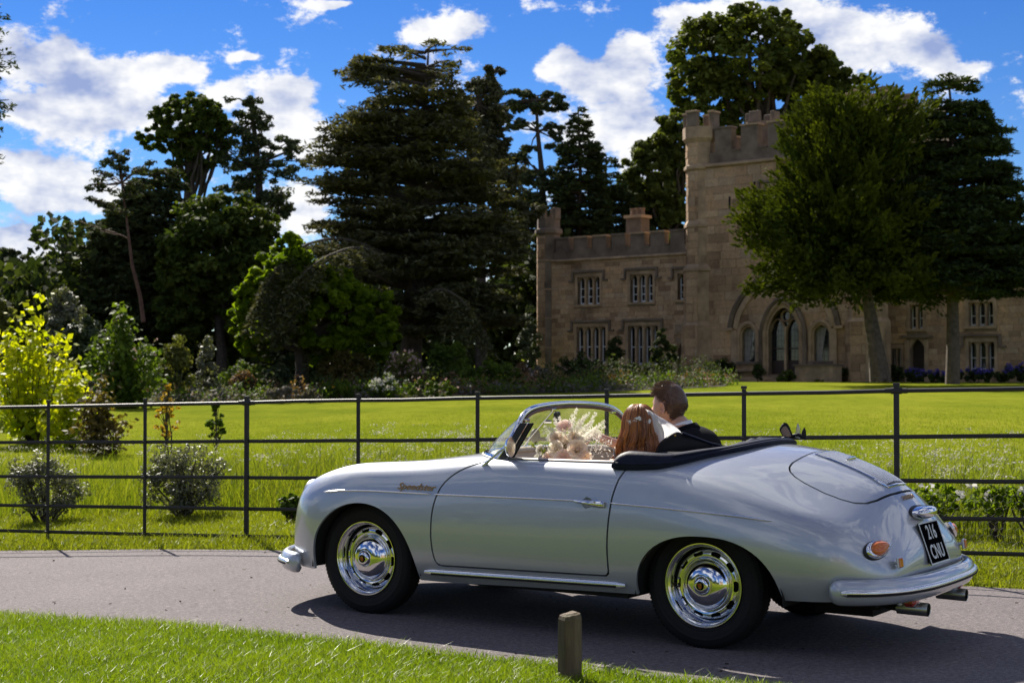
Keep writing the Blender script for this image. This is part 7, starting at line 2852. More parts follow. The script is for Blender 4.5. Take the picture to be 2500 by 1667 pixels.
# ------------------------------------------------------------------ cockpit
def cockpit():
    tub = MB()
    # floor, inner sides and bulkheads
    tub.box((.72, 0, .30), (1.35, 1.30, .02))
    tub.box((.06, 0, .58), (.03, 1.20, .56))
    tub.box((1.46, 0, .58), (.03, 1.26, .54))
    tub.build('cockpit_tub', CM['dark_leather'], CAR)
    for s, par in ((1, DOOR_L), (-1, DOOR_R)):
        q = MB().box((0, 0, 0), (.76, .03, .52))
        o = link('door_card', q.mesh('door_card', bevel=.012), CM['leather'], par)
        o.location = (.82, .645 * s, .615)
        q = MB().box((0, 0, 0), (.42, .018, .16))
        o2 = link('door_pocket', q.mesh('door_pocket', bevel=.008), CM['leather'], par)
        o2.location = (.86, .622 * s, .55)
    # dashboard: padded roll and painted face
    rows = []
    for t in np.linspace(-1, 1, 25):
        b = ws_base(t * .93)
        rows.append(Vector((b.x - .06, b.y * .965, b.z - .012)))
    MB().tube(rows, [(.040, .022)] * 25, 10).build('dash_top', CM['leather'], CAR, smooth=True)
    vs, fs = [], []
    for r in rows:
        vs += [r + Vector((-.035, 0, -.01)), r + Vector((-.075, 0, -.06)), r + Vector((-.085, 0, -.13)), r + Vector((-.05, 0, -.20))]
    for i in range(24):
        for j in range(3):
            fs.append((i * 4 + j, i * 4 + j + 1, i * 4 + j + 5, i * 4 + j + 4))
    MB().add(vs, fs).build('dashboard', CM['leather'], CAR, smooth=True)
    # steering wheel, right-hand drive
    c = Vector((.93, -.34, .80))
    m = frame(c, (0, 1, 0), (-.86, 0, .5))
    sw = MB()
    sw.tube([m @ Vector((.20 * math.cos(w), .20 * math.sin(w), 0)) for w in np.linspace(0, 2 * math.pi, 33)[:-1]], .012, 8, closed=True)
    o = sw.build('steering_wheel', plain('wheel_wood', (.10, .05, .03), .3, var=.2), CAR, smooth=True)
    sp = MB()
    for w in (.0, math.pi, -math.pi / 2):
        sp.tube([m @ Vector((.02 * math.cos(w), .02 * math.sin(w), -.02)), m @ Vector((.195 * math.cos(w), .195 * math.sin(w), 0))], .006, 6)
    sp.build('spoke', CM['steel'], o)
    MB().tube([c, c + Vector((.40, 0, -.24))], .02, 10).build('steering_column', CM['black'], o)
    # bucket seats
    for s in (1, -1):
        y = .33 * s
        seat = empty('seat', parent=CAR)
        q = MB()
        for dz, sx in ((0, 1), ):
            q.box((.58, y, .40), (.48, .46, .14))
        link('seat_cushion', q.mesh('seat_cushion', bevel=.05), CM['leather'], seat)
        prof = [(.36, .40), (.30, .55), (.25, .68), (.215, .78), (.20, .84)]
        vs, fs = [], []
        nn = 9
        for (x, z) in prof:
            k = (z - .40) / .44
            for j in range(nn):
                a = -1 + 2 * j / (nn - 1)
                w = .23 - .05 * max(0, k - .5)
                zz = z - (.05 * abs(a) ** 3 if z > .8 else 0)
                vs.append((x + .06 * a * a, y + w * a, zz))
        for (x, z) in prof:
            for j in range(nn):
                a = -1 + 2 * j / (nn - 1)
                vs.append((x - .05 + .05 * a * a, y + .24 * a, z))
        k = len(prof) * nn
        for L0 in (0, k):
            for i in range(len(prof) - 1):
                for j in range(nn - 1):
                    fs.append((L0 + i * nn + j, L0 + i * nn + j + 1, L0 + (i + 1) * nn + j + 1, L0 + (i + 1) * nn + j))
        for j in range(nn - 1):
            fs.append(((len(prof) - 1) * nn + j, (len(prof) - 1) * nn + j + 1, k + (len(prof) - 1) * nn + j + 1, k + (len(prof) - 1) * nn + j))
        for i in range(len(prof) - 1):
            for j in (0, nn - 1):
                fs.append((i * nn + j, (i + 1) * nn + j, k + (i + 1) * nn + j, k + i * nn + j))
        MB().add(vs, fs).build('seat_back', CM['leather'], seat, smooth=True)


cockpit()


# ------------------------------------------------------------------ folded hood in its cover
def hood_cover():
    half = [(.495, .728), (.44, .722), (.33, .712), (.23, .685), (.145, .612), (.075, .52), (.01, .425), (-.045, .30), (-.075, .15), (-.082, 0)]
    full = half + [(x, -y) for x, y in half[::-1][1:]]
    C = spline2(full, 73)
    n = len(C)
    path = []
    for i, c in enumerate(C):
        t = C[min(i + 1, n - 1)] - C[max(i - 1, 0)]
        o = np.array([t[1], -t[0]])
        o /= np.linalg.norm(o)
        if o @ (c - np.array([.6, 0])) < 0: o = -o
        e = min(i, n - 1 - i) / (n - 1) * 2          # 0 at the ends, 1 at the back
        z = body_top(c[0], c[1])[0][2] if abs(c[1]) < .66 else body_top(c[0], .66)[0][2] - .30 * (abs(c[1]) - .66)
        hgt = .080 - .050 * sstep(0.05, .75, e)
        if e < .14: hgt *= .30 + .70 * (e / .14) ** .6
        path.append(((c[0], c[1], z), (o[0], o[1], 0), (1, float(hgt) / .05)))
    sec = [(.016, -.012), (.022, .004), (.018, .020), (.008, .036), (-.010, .048), (-.035, .050), (-.062, .040), (-.085, .012), (-.09, -.03), (-.03, -.03)]
    ck = sweep(path, sec, 'hood_cover', CM['navy'], CAR)
    # rolled bead and bright cord along the hem
    MB().tube([Vector(p) + Vector(o) * .016 + Vector((0, 0, .014)) for p, o, s in path[2:-2]], .010, 8).build('hem_bead', CM['navy'], ck, smooth=True)
    MB().tube([Vector(p) + Vector(o) * .004 + Vector((0, 0, .040 * s[1] * .95)) for p, o, s in path[14:-14]], .008, 8).build('hem_bead', CM['navy'], ck, smooth=True)
    # the folded bundle inside: overlapping rolls of canvas right across
    rr = random.Random(3)
    q = MB()
    for x0, z0, r in ((.10, .895, .055), (.05, .935, .045), (.16, .86, .05)):
        L = []
        for k in range(15):
            y = -.46 + .92 * k / 14
            L.append((x0 - .03 * math.cos(y * 2) + rr.uniform(-.008, .008), y, z0 + .035 * math.cos(y * 2.2) + rr.uniform(-.008, .008)))
        q.tube(L, [(r * 1.1 * math.sin(math.pi * (i + .6) / 15.2) ** .5, r * rr.uniform(.75, .95) * math.sin(math.pi * (i + .6) / 15.2) ** .5) for i in range(15)], 10)
    q.build('folded_canvas', CM['dark_leather'], ck, smooth=True)
    # loose corner flap standing behind the near seat
    def slab(pts, th, name, mat, par, nrm):
        n_ = len(pts)
        nr = Vector(nrm) * th
        vs = [Vector(p) for p in pts] + [Vector(p) + nr for p in pts]
        fs = [tuple(range(n_)), tuple(range(2 * n_ - 1, n_ - 1, -1))] + [(i, (i + 1) % n_, n_ + (i + 1) % n_, n_ + i) for i in range(n_)]
        return MB().add(vs, fs).build(name, mat, par, smooth=True, bevel=.006)
    f = slab([(.40, .45, .90), (.40, .43, .955), (.385, .42, .99), (.35, .42, 1.018), (.31, .42, 1.044), (.285, .415, 1.052), (.258, .40, 1.044), (.225, .36, 1.020), (.185, .31, .998), (.15, .28, .985), (.13, .27, .95), (.16, .32, .90)], .05, 'canvas_flap', CM['dark_leather'], ck, (.55, -.8, .05))
    MB().tube([(.34, .52, .93), (.28, .50, .935), (.20, .44, .935), (.13, .37, .93), (.09, .33, .905), (.15, .40, .885), (.24, .48, .885), (.31, .53, .895)], .020, 8).build('canvas_fold', CM['dark_leather'], ck, smooth=True)
    p0 = Vector((.262, .41, 1.048))
    MB().tube([p0, p0 + Vector((-.10, -.12, -.055)), p0 + Vector((-.16, -.18, -.075))], .007, 8).build('canvas_seam', CM['navy'], ck, smooth=True)
    MB().lathe([(.006, 0), (.006, .003), (.001, .004)], 12, frame((.292, .428, 1.036), (1, 0, 0), (-.3, .95, .1))).build('press_stud', CM['gold'], ck)
    # hood-frame ends and flaps poking up at the far corner
    a = slab([(-.035, -.355, 1.0), (.02, -.335, 1.012), (.038, -.33, 1.05), (.020, -.335, 1.082), (.004, -.34, 1.090), (-.012, -.345, 1.075), (-.03, -.35, 1.03)], .012, 'frame_flap', CM['dark_leather'], ck, (.4, .9, 0))
    slab([(-.026, -.338, 1.008), (.012, -.324, 1.016), (.024, -.32, 1.045), (.006, -.328, 1.072), (-.010, -.335, 1.05)], .004, 'flap_lining', CM['lining'], a, (.4, .9, 0))
    slab([(-.075, -.36, 1.0), (-.045, -.35, 1.005), (-.052, -.352, 1.05), (-.060, -.355, 1.088), (-.070, -.36, 1.06)], .010, 'frame_flap', CM['steel'], ck, (.4, .9, 0))
    slab([(-.105, -.37, .995), (-.075, -.36, 1.0), (-.082, -.362, 1.04), (-.096, -.366, 1.066), (-.104, -.37, 1.04)], .012, 'frame_flap', CM['dark_leather'], ck, (.4, .9, 0))
    MB().tube([(.06, -.36, .985), (.0, -.35, 1.005), (-.06, -.355, 1.02), (-.10, -.37, 1.0)], .012, 8).build('hood_bow', CM['dark_leather'], ck, smooth=True)
    # thin wire aerial loop above the far door
    L = [Vector((.36 - .30 * t, -.50 - .10 * t, 1.10 + .0 * t - .16 * max(0, t - .15) ** 1.7)) for t in np.linspace(0, 1, 14)]
    return ck


hood_cover()
# ------------------------------------------------------------------ people (built in the car's frame, seated)
SKIN = plain('skin', (.52, .30, .21), .5, var=.06, nscale=30)
SKIN.node_tree.nodes['Principled BSDF'].inputs['Subsurface Weight'].default_value = .12
SKIN.node_tree.nodes['Principled BSDF'].inputs['Subsurface Radius'].default_value = (.02, .008, .004)
SUIT = plain('black_wool', (.006, .006, .008), .9, var=.3, nscale=60, bumps=.1, spec=.1)
SHIRT = plain('white_cotton', (.78, .78, .80), .8, var=.03)
SATIN = plain('ivory_satin', (.72, .68, .62), .4, var=.05)
HAIR_RED = None


def hair_mat(name, lo, hi):
    m, nt, b = new_mat(name)
    at = nt.nodes.new('ShaderNodeAttribute')
    at.attribute_name = 'tone'
    nt.links.new(ramp(nt, at.outputs['Fac'], [(0, lo), (.6, tuple((a + c) / 2 for a, c in zip(lo, hi))), (1, hi)]), b.inputs['Base Color'])
    setp(b, rough=.38, spec=.55)
    return m


AUBURN = hair_mat('auburn_hair', (.085, .022, .006), (.62, .23, .060))
BROWN = hair_mat('brown_hair', (.045, .022, .012), (.22, .115, .060))
m, nt, b = new_mat('veil_tulle')
setp(b, color=(.85, .85, .88), rough=.8)
_tl = nt.nodes.new('ShaderNodeBsdfTranslucent')
_tl.inputs[0].default_value = (.85, .85, .88, 1)
_tp = nt.nodes.new('ShaderNodeBsdfTransparent')
_m1 = nt.nodes.new('ShaderNodeMixShader')
_m1.inputs[0].default_value = .5
_m2 = nt.nodes.new('ShaderNodeMixShader')
_m2.inputs[0].default_value = .06
nt.links.new(b.outputs[0], _m1.inputs[1])
nt.links.new(_tl.outputs[0], _m1.inputs[2])
nt.links.new(_m1.outputs[0], _m2.inputs[1])
nt.links.new(_tp.outputs[0], _m2.inputs[2])
nt.links.new(_m2.outputs[0], nt.nodes['Material Output'].inputs[0])
VEIL = m


def skin_figure(joints, bones, root, level=2):
    """grow one continuous surface over a joint tree: joints name -> (pos, r or (rx, ry))"""
    names = list(joints)
    me = bpy.data.meshes.new('fig')
    me.from_pydata([joints[k][0] for k in names], [(names.index(a), names.index(c)) for a, c in bones], [])
    o = bpy.data.objects.new('fig', me)
    COL.objects.link(o)
    sk = o.modifiers.new('skin', 'SKIN')
    sk.use_smooth_shade = True
    if not me.skin_vertices:
        bpy.context.view_layer.objects.active = o
        bpy.ops.mesh.customdata_skin_add()
    for i, k in enumerate(names):
        r = joints[k][1]
        me.skin_vertices[0].data[i].radius = r if isinstance(r, tuple) else (r, r)
        me.skin_vertices[0].data[i].use_root = (k == root)
    ss = o.modifiers.new('sub', 'SUBSURF')
    ss.levels = ss.render_levels = level
    dg = bpy.context.evaluated_depsgraph_get()
    res = bpy.data.meshes.new_from_object(o.evaluated_get(dg))
    bpy.data.objects.remove(o)
    bpy.data.meshes.remove(me)
    vs = [v.co.copy() for v in res.vertices]
    fs = [tuple(p.vertices) for p in res.polygons]
    bpy.data.meshes.remove(res)
    return vs, fs


def head_points(c, face, up=(0, 0, 1), s=1.0, beard=False, n=40, m=30):
    """sculpted head; returns verts, faces (face dir +x local)"""
    f = Vector(face).normalized()
    u = Vector(up).normalized()
    l = u.cross(f).normalized()
    u = f.cross(l)
    vs, fs = [], []
    for i in range(m + 1):
        th = math.pi * i / m
        for j in range(n):
            ph = 2 * math.pi * j / n
            x, y, z = math.sin(th) * math.cos(ph), math.sin(th) * math.sin(ph), math.cos(th)
            rx, ry, rz = .100, .077, .120
            # back of the skull fuller, jaw narrower and forward
            lo = max(0, -z)
            w = 1 - .34 * lo ** 1.3
            back = max(0, -x)
            X = x * rx * (1 + .06 * back * (z > -.2)) * (1 - .50 * back * lo) + .012 * lo
            Y = y * ry * w
            Z = z * rz
            fr = max(0, x)
            g = lambda a, b_, sa, sb: math.exp(-((y - a) / sa) ** 2 - ((z - b_) / sb) ** 2) * fr
            X += .024 * g(0, -.20, .10, .16) + .010 * g(0, -.02, .09, .22)       # nose
            X += .008 * g(0, .20, .55, .10)                                       # brow
            X -= .012 * (g(.36, .02, .17, .10) + g(-.36, .02, .17, .10))          # sockets
            X += .007 * (g(0, -.47, .24, .045) + g(0, -.56, .22, .05))            # lips
            X += .012 * g(0, -.80, .28, .16)                                      # chin
            X += .006 * (g(.5, -.25, .2, .2) + g(-.5, -.25, .2, .2))              # cheeks
            vs.append(Vector(c) + (f * X + l * Y + u * Z) * s)
    for i in range(m):
        for j in range(n):
            j2 = (j + 1) % n
            fs.append((i * n + j, (i + 1) * n + j, (i + 1) * n + j2, i * n + j2))

    def loc(x, y, z):
        return Vector(c) + (f * x + l * y + u * z) * s
    # ears
    for sg in (1, -1):
        b0 = len(vs)
        N_ = 18
        ring = []
        for i in range(N_):
            w = 2 * math.pi * i / N_
            ex = .017 * math.cos(w) - .006 + .004 * math.sin(w)
            ez = .031 * math.sin(w) * (1.05 if math.sin(w) > 0 else .9) - .012
            ring.append((ex, ez))
        for k, (sc, yy) in enumerate(((1.0, .070), (1.08, .083), (1.0, .0905), (.82, .0895), (.66, .083), (.3, .081))):
            for ex, ez in ring:
                vs.append(loc((ex + .006) * sc - .006 - (yy - .07) * .45, sg * yy, (ez + .012) * sc - .012))
        for k in range(5):
            for i in range(N_):
                i2 = (i + 1) % N_
                fs.append((b0 + k * N_ + i, b0 + k * N_ + i2, b0 + (k + 1) * N_ + i2, b0 + (k + 1) * N_ + i))
        fs.append(tuple(b0 + 5 * N_ + i for i in range(N_)))
    return vs, fs, loc


def hand_points(wrist, palm_dir, normal, thumb_side, curl=.9, s=1.0):
    """palm and five bent fingers; returns verts/faces"""
    d = Vector(palm_dir).normalized()
    nrm = Vector(normal)
    nrm = (nrm - d * nrm.dot(d)).normalized()
    sd = d.cross(nrm) * thumb_side
    mb = MB()
    w = Vector(wrist)
    mb.tube([w - d * .01, w + d * .03 * s, w + d * .065 * s, w + d * .092 * s], [(.026 * s, .018 * s), (.036 * s, .018 * s), (.042 * s, .017 * s), (.040 * s, .013 * s)], 10)
    if abs((mb.v and 1)) and True:
        pass
    for k, (off, L) in enumerate(((.030, .070), (.010, .080), (-.010, .074), (-.029, .058))):
        p = w + d * .088 * s + sd * off * s
        pts = [p]
        ang = .25
        for seg, fr_ in enumerate((.45, .32, .23)):
            dd = d * math.cos(ang) + nrm * math.sin(ang)
            p = p + dd * L * fr_ * s
            pts.append(p)
            ang += curl * .75
        mb.tube(pts, [.0095 * s, .0088 * s, .008 * s, .0062 * s], 7)
    p = w + d * .030 * s + sd * .034 * s
    dd = (d * .6 + sd * .75 + nrm * .2).normalized()
    p2 = p + dd * .038 * s
    p3 = p2 + (d * .9 + nrm * .45 + sd * .1).normalized() * .034 * s
    p4 = p3 + (d * .8 + nrm * .7 - sd * .2).normalized() * .026 * s
    mb.tube([p, p2, p3, p4], [.014 * s, .0115 * s, .010 * s, .007 * s], 8)
    return mb.v, mb.f


def person_root(x, y, z, label):
    p = car_pt(x, y, z)
    return empty('person', p, CAR.rotation_euler[2], label, 'person'), Vector((x, y, z))


def put(name, mb, mat, root, off, smooth=True, attr=None):
    me = bpy.data.meshes.new(name)
    me.from_pydata([tuple(Vector(v) - off) for v in mb.v], [], mb.f)
    for p in me.polygons: p.use_smooth = smooth
    if attr is not None:
        a = me.attributes.new('tone', 'FLOAT', 'POINT')
        a.data.foreach_set('value', np.asarray(attr, np.float32))
    return link(name, me, mat, root)


def strands(roots, n_side=4):
    """list of (points, r0, r1, tone) -> MB + tone array"""
    mb, T = MB(), []
    for pts, r0, r1, tn in roots:
        k = len(pts)
        b0 = len(mb.v)
        mb.tube(pts, [(r0 + (r1 - r0) * (i / (k - 1)) ** 1.5) for i in range(k)], n_side, cap=False)
        T += [tn] * (len(mb.v) - b0)
    return mb, T


# ---------------------------------------------------------------- groom
def groom():
    root, off = person_root(.45, -.33, .46, 'man with short brown hair in a black suit sitting in the far seat')
    J = {
        'pelvis': ((.45, -.33, .54), (.15, .12)), 'belly': ((.47, -.33, .68), (.14, .115)), 'chest': ((.53, -.33, .85), (.155, .12)), 'top': ((.60, -.325, .985), (.09, .075)),
        'neck': ((.645, -.318, 1.055), .056), 'skull': ((.672, -.31, 1.12), .058),
        'shl': ((.575, -.16, .965), .062), 'ell': ((.70, -.085, .74), .046), 'wrl': ((.90, -.17, .83), .030),
        'shr': ((.575, -.50, .965), .062), 'elr': ((.70, -.58, .74), .046), 'wrr': ((.90, -.50, .83), .030),
        'hl': ((.52, -.25, .52), .09), 'knl': ((.92, -.23, .58), .062), 'anl': ((1.22, -.25, .38), .042), 'tol': ((1.36, -.25, .36), .034),
        'hr': ((.52, -.42, .52), .09), 'knr': ((.92, -.43, .58), .062), 'anr': ((1.22, -.42, .38), .042), 'tor': ((1.36, -.42, .36), .034)}
    B = [('pelvis', 'belly'), ('belly', 'chest'), ('chest', 'top'), ('top', 'neck'), ('neck', 'skull'), ('top', 'shl'), ('shl', 'ell'), ('ell', 'wrl'), ('top', 'shr'), ('shr', 'elr'), ('elr', 'wrr'),
         ('pelvis', 'hl'), ('hl', 'knl'), ('knl', 'anl'), ('anl', 'tol'), ('pelvis', 'hr'), ('hr', 'knr'), ('knr', 'anr'), ('anr', 'tor')]
    mb = MB()
    mb.add(*skin_figure(J, B, 'pelvis'))
    hc = Vector((.705, -.305, 1.172))
    face = Vector((1, -.16, -.03))
    hv, hf, loc = head_points(hc, face, (.06, .0, 1), 1.02)
    mb.add(hv, hf)
    for wr, d, sd in (((.90, -.17, .83), (.6, -.35, .35), 1), ((.90, -.50, .83), (.6, .30, .35), -1)):
        mb.add(*hand_points(wr, d, (.3, 0, -1), sd, 1.1))
    put('body', mb, SKIN, root, off)
    # jacket: heavier shell over trunk and arms, shoulders squared
    JJ = {
        'pelvis': ((.44, -.33, .50), (.185, .155)), 'belly': ((.455, -.33, .68), (.17, .14)), 'chest': ((.515, -.33, .855), (.185, .14)), 'top': ((.572, -.327, .975), (.125, .095)), 'nape': ((.612, -.322, 1.035), (.072, .062)),
        'shl': ((.555, -.145, .955), .078), 'ell': ((.69, -.075, .74), .062), 'wrl': ((.875, -.16, .82), .042),
        'shr': ((.555, -.515, .955), .078), 'elr': ((.69, -.59, .74), .062), 'wrr': ((.875, -.51, .82), .042)}
    BB = [('pelvis', 'belly'), ('belly', 'chest'), ('chest', 'top'), ('top', 'nape'), ('top', 'shl'), ('shl', 'ell'), ('ell', 'wrl'), ('top', 'shr'), ('shr', 'elr'), ('elr', 'wrr')]
    q = MB()
    q.add(*skin_figure(JJ, BB, 'pelvis'))
    put('jacket', q, SUIT, root, off)
    # shirt collar standing above the jacket collar, then the jacket collar itself
    def collar(c, r0, r1, h, tilt, name, mat, th):
        vs, fs = [], []
        n = 28
        ax = Vector(tilt).normalized()
        a = ax.orthogonal().normalized()
        b_ = ax.cross(a)
        for k, (rr, hh) in enumerate(((r0, 0), (r1, h), (r1 + th, h), (r0 + th, 0))):
            for i in range(n):
                w = 2 * math.pi * i / n
                vs.append(Vector(c) + a * rr * math.cos(w) + b_ * rr * math.sin(w) + ax * hh)
        for k in range(4):
            for i in range(n):
                i2 = (i + 1) % n
                k2 = (k + 1) % 4
                fs.append((k * n + i, k * n + i2, k2 * n + i2, k2 * n + i))
        put(name, MB().add(vs, fs), mat, root, off)
    collar((.622, -.321, 1.012), .070, .062, .062, (.38, .02, 1), 'shirt_collar', SHIRT, .005)
    collar((.606, -.322, .995), .096, .078, .056, (.42, .02, 1), 'jacket_collar', SUIT, .008)
    JT = {'p': ((.45, -.33, .54), (.175, .14)), 'hl': ((.54, -.25, .54), .105), 'knl': ((.92, -.23, .58), .08), 'anl': ((1.20, -.25, .40), .06), 'hr': ((.54, -.42, .54), .105), 'knr': ((.92, -.43, .58), .08), 'anr': ((1.20, -.42, .40), .06)}
    q = MB()
    q.add(*skin_figure(JT, [('p', 'hl'), ('hl', 'knl'), ('knl', 'anl'), ('p', 'hr'), ('hr', 'knr'), ('knr', 'anr')], 'p', 1))
    put('trousers', q, SUIT, root, off)
    # hair: scalp shell + short strands combed up and forward
    rg = np.random.default_rng(301)
    L = []
    vs, fs = [], []
    n, m = 44, 26

    def is_hair(x, y, z):
        # hairline: over the brow, round the ears, to the nape
        if x > .30: return z > .52 + .10 * (x - .3)
        if abs(y) > .5:
            if x > -.22: return z > .24 + .30 * max(0, x)
            if x > -.45: return z > -.30
        return z > -.58
    base = {}
    for i in range(m + 1):
        th = math.pi * i / m
        for j in range(n):
            ph = 2 * math.pi * j / n
            x, y, z = math.sin(th) * math.cos(ph), math.sin(th) * math.sin(ph), math.cos(th)
            lo = max(0, -z)
            w = 1 - .34 * lo ** 1.3
            back = max(0, -x)
            thick = .003 + .007 * max(0, z) + .003 * (back > .4)
            X = x * .100 * (1 + .06 * back * (z > -.2)) * (1 - .50 * back * lo) + .012 * lo
            vs.append(loc(X + x * thick, y * .077 * w + y * thick, z * .120 + z * thick))
            base[i * n + j] = is_hair(x, y, z)
    for i in range(m):
        for j in range(n):
            q4 = (i * n + j, (i + 1) * n + j, (i + 1) * n + (j + 1) % n, i * n + (j + 1) % n)
            if sum(base[k] for k in q4) >= 3: fs.append(q4)
    mb2 = MB().add(vs, fs)
    roots = []
    for _ in range(5200):
        v = rg.normal(0, 1, 3)
        v /= np.linalg.norm(v)
        x, y, z = v
        if not is_hair(x, y, z): continue
        lo = max(0, -z)
        back = max(0, -x)
        w = 1 - .34 * lo ** 1.3
        X = x * .100 * (1 + .06 * back * (z > -.2)) * (1 - .50 * back * lo) + .012 * lo
        th = .002 + .005 * max(0, z)
        p0 = (X + x * th, y * .077 * w + y * th, z * .12 + z * th)
        ln = .010 + .024 * max(0, z) ** 1.2 + .008 * (x > .2) * (z > .3)
        # combed forward-up on top, downwards at the sides and back
        dv = np.array([.9 * max(0, z) - .05 * back, y * .25, -.9 * (1 - max(0, z)) + .10 * max(0, z)]) + v * (.16 + .30 * max(0, z - .6)) + rg.normal(0, .14, 3)
        dv /= np.linalg.norm(dv)
        pts = [loc(*(np.array(p0) + dv * ln * t + v * (.004 * math.sin(2.5 * t))) ) for t in (0, .5, 1)]
        roots.append((pts, .0013, .0005, float(np.clip(rg.normal(.30 + .35 * max(0, z), .2), 0, 1))))
    smb, T = strands(roots, 3)
    k = len(mb2.v)
    mb2.add(smb.v, smb.f)
    put('hair', mb2, BROWN, root, off, True, [.25] * k + T)
    # stubble along the jaw
    return root


# ---------------------------------------------------------------- bride
def bride():
    root, off = person_root(.50, .33, .46, 'woman with long wavy auburn hair, hair vine and white veil in the near seat')
    J = {
        'pelvis': ((.48, .33, .53), (.15, .12)), 'belly': ((.50, .33, .65), (.115, .10)), 'chest': ((.535, .325, .78), (.125, .10)), 'top': ((.555, .32, .865), (.075, .06)),
        'neck': ((.57, .312, .93), .043), 'skull': ((.58, .305, 1.0), .048),
        'shl': ((.545, .465, .845), .047), 'ell': ((.66, .52, .68), .036), 'wrl': ((.84, .44, .76), .024),
        'shr': ((.565, .175, .86), .047), 'elr': ((.735, .06, .925), .034), 'wrr': ((.93, .17, 1.015), .023),
        'hl': ((.55, .41, .51), .085), 'knl': ((.93, .41, .57), .055), 'anl': ((1.20, .40, .38), .036), 'tol': ((1.32, .40, .35), .028),
        'hr': ((.55, .25, .51), .085), 'knr': ((.93, .27, .57), .055), 'anr': ((1.20, .28, .38), .036), 'tor': ((1.32, .28, .35), .028)}
    B = [('pelvis', 'belly'), ('belly', 'chest'), ('chest', 'top'), ('top', 'neck'), ('neck', 'skull'), ('top', 'shl'), ('shl', 'ell'), ('ell', 'wrl'), ('top', 'shr'), ('shr', 'elr'), ('elr', 'wrr'),
         ('pelvis', 'hl'), ('hl', 'knl'), ('knl', 'anl'), ('anl', 'tol'), ('pelvis', 'hr'), ('hr', 'knr'), ('knr', 'anr'), ('anr', 'tor')]
    mb = MB()
    mb.add(*skin_figure(J, B, 'pelvis'))
    hc = Vector((.575, .300, 1.068))
    face = Vector((.58, -.80, .02))
    hv, hf, loc = head_points(hc, face, (0.02, .03, 1), .93)
    mb.add(hv, hf)
    mb.add(*hand_points((.84, .44, .76), (.75, -.2, .45), (0, -.2, 1), 1, 1.2, .88))
    mb.add(*hand_points((.93, .17, 1.015), (.6, .6, -.25), (.1, .6, -.6), -1, .6, .88))
    put('body', mb, SKIN, root, off)
    JD = {'pelvis': ((.48, .33, .52), (.19, .16)), 'belly': ((.50, .33, .65), (.13, .115)), 'chest': ((.535, .325, .765), (.142, .117)), 'b': ((.55, .32, .82), (.12, .09)), 'hl': ((.60, .41, .54), .13), 'knl': ((.95, .42, .58), .13), 'anl': ((1.18, .40, .40), .14), 'hr': ((.60, .25, .54), .13), 'knr': ((.95, .25, .58), .13), 'anr': ((1.18, .28, .40), .14)}
    q = MB()
    q.add(*skin_figure(JD, [('pelvis', 'belly'), ('belly', 'chest'), ('chest', 'b'), ('pelvis', 'hl'), ('hl', 'knl'), ('knl', 'anl'), ('pelvis', 'hr'), ('hr', 'knr'), ('knr', 'anr')], 'pelvis', 1))
    put('dress', q, SATIN, root, off)
    # hair: back direction is away from the face
    f = face.normalized()
    bk = Vector((-f.x, -f.y, 0)).normalized()
    sd = Vector((0, 0, 1)).cross(f).normalized()        # her left
    rg = np.random.default_rng(302)
    crown = hc + Vector((0, 0, .122))

    def shell(a, t):
        """a: angle round the head (0 = back, +-pi front), t: 0 crown .. 1 hair ends"""
        if t < .42:
            k = t / .42
            th = k * math.pi * .5
            r_s, r_b = .086 * math.sin(th) ** .85, .112 * math.sin(th) ** .85
            z = .124 * math.cos(th)
        else:
            k = (t - .42) / .58
            r_s = .086 + .030 * math.sin(k * math.pi * .75) - .012 * k
            r_b = .112 - .012 * k + .012 * math.sin(k * math.pi)
            z = -.215 * k
        c = hc + Vector((0, 0, z))
        return c + bk * (math.cos(a) * r_b) + sd * (math.sin(a) * r_s) + bk * (.018 * max(0, t - .5))
    n, m = 40, 26
    amax = 2.15
    vs, fs = [], []
    for i in range(m + 1):
        for j in range(n + 1):
            a = -amax + 2 * amax * j / n
            t = i / m
            p = shell(a, t)
            wv = .012 * math.sin(a * 5 + t * 15 + .8 * math.sin(a * 3)) * max(0, t - .30) * 1.5
            c = hc + Vector((0, 0, p.z - hc.z))
            vs.append(p + (p - c).normalized() * (wv - .006))
    for i in range(m):
        for j in range(n):
            fs.append((i * (n + 1) + j, (i + 1) * (n + 1) + j, (i + 1) * (n + 1) + j + 1, i * (n + 1) + j + 1))
    mb2 = MB().add(vs, fs)
    k0 = len(mb2.v)
    roots = []
    for s in range(1500):
        lk = rg.integers(0, 34)
        lr = np.random.default_rng(900 + lk)
        a0 = -amax + 2 * amax * (lk + lr.uniform(.2, .8)) / 34 + rg.normal(0, .075)
        tend = rg.uniform(.80, 1.04)
        ph = lr.uniform(0, 6.28) + rg.normal(0, .15)
        amp = lr.uniform(.020, .036)
        fr_ = lr.uniform(13, 18)
        lift = rg.uniform(-.005, .006) + lr.uniform(-.006, .008)
        pts = []
        K_ = 17
        t0 = rg.uniform(0.01, .30)
        for i in range(K_):
            t = t0 + (tend - t0) * i / (K_ - 1)
            e = max(0, t - .38) * 1.5
            a = a0 + amp * 8 * e * math.sin(fr_ * t + ph)
            p = shell(a, min(t, 1.04))
            c = hc + Vector((0, 0, p.z - hc.z))
            p = p + (p - c).normalized() * (lift + amp * e * .8 * math.cos(fr_ * t + ph))
            pts.append(p)
        roots.append((pts, rg.uniform(.0014, .0028), .0009, float(np.clip(rg.normal(.25 + .45 * lr.uniform(0, 1), .16), 0, 1))))
    smb, T = strands(roots, 4)
    mb2.add(smb.v, smb.f)
    put('hair', mb2, AUBURN, root, off, True, [.2] * k0 + T)
    # hair vine: pearl leaves along the back of the head
    q = MB()
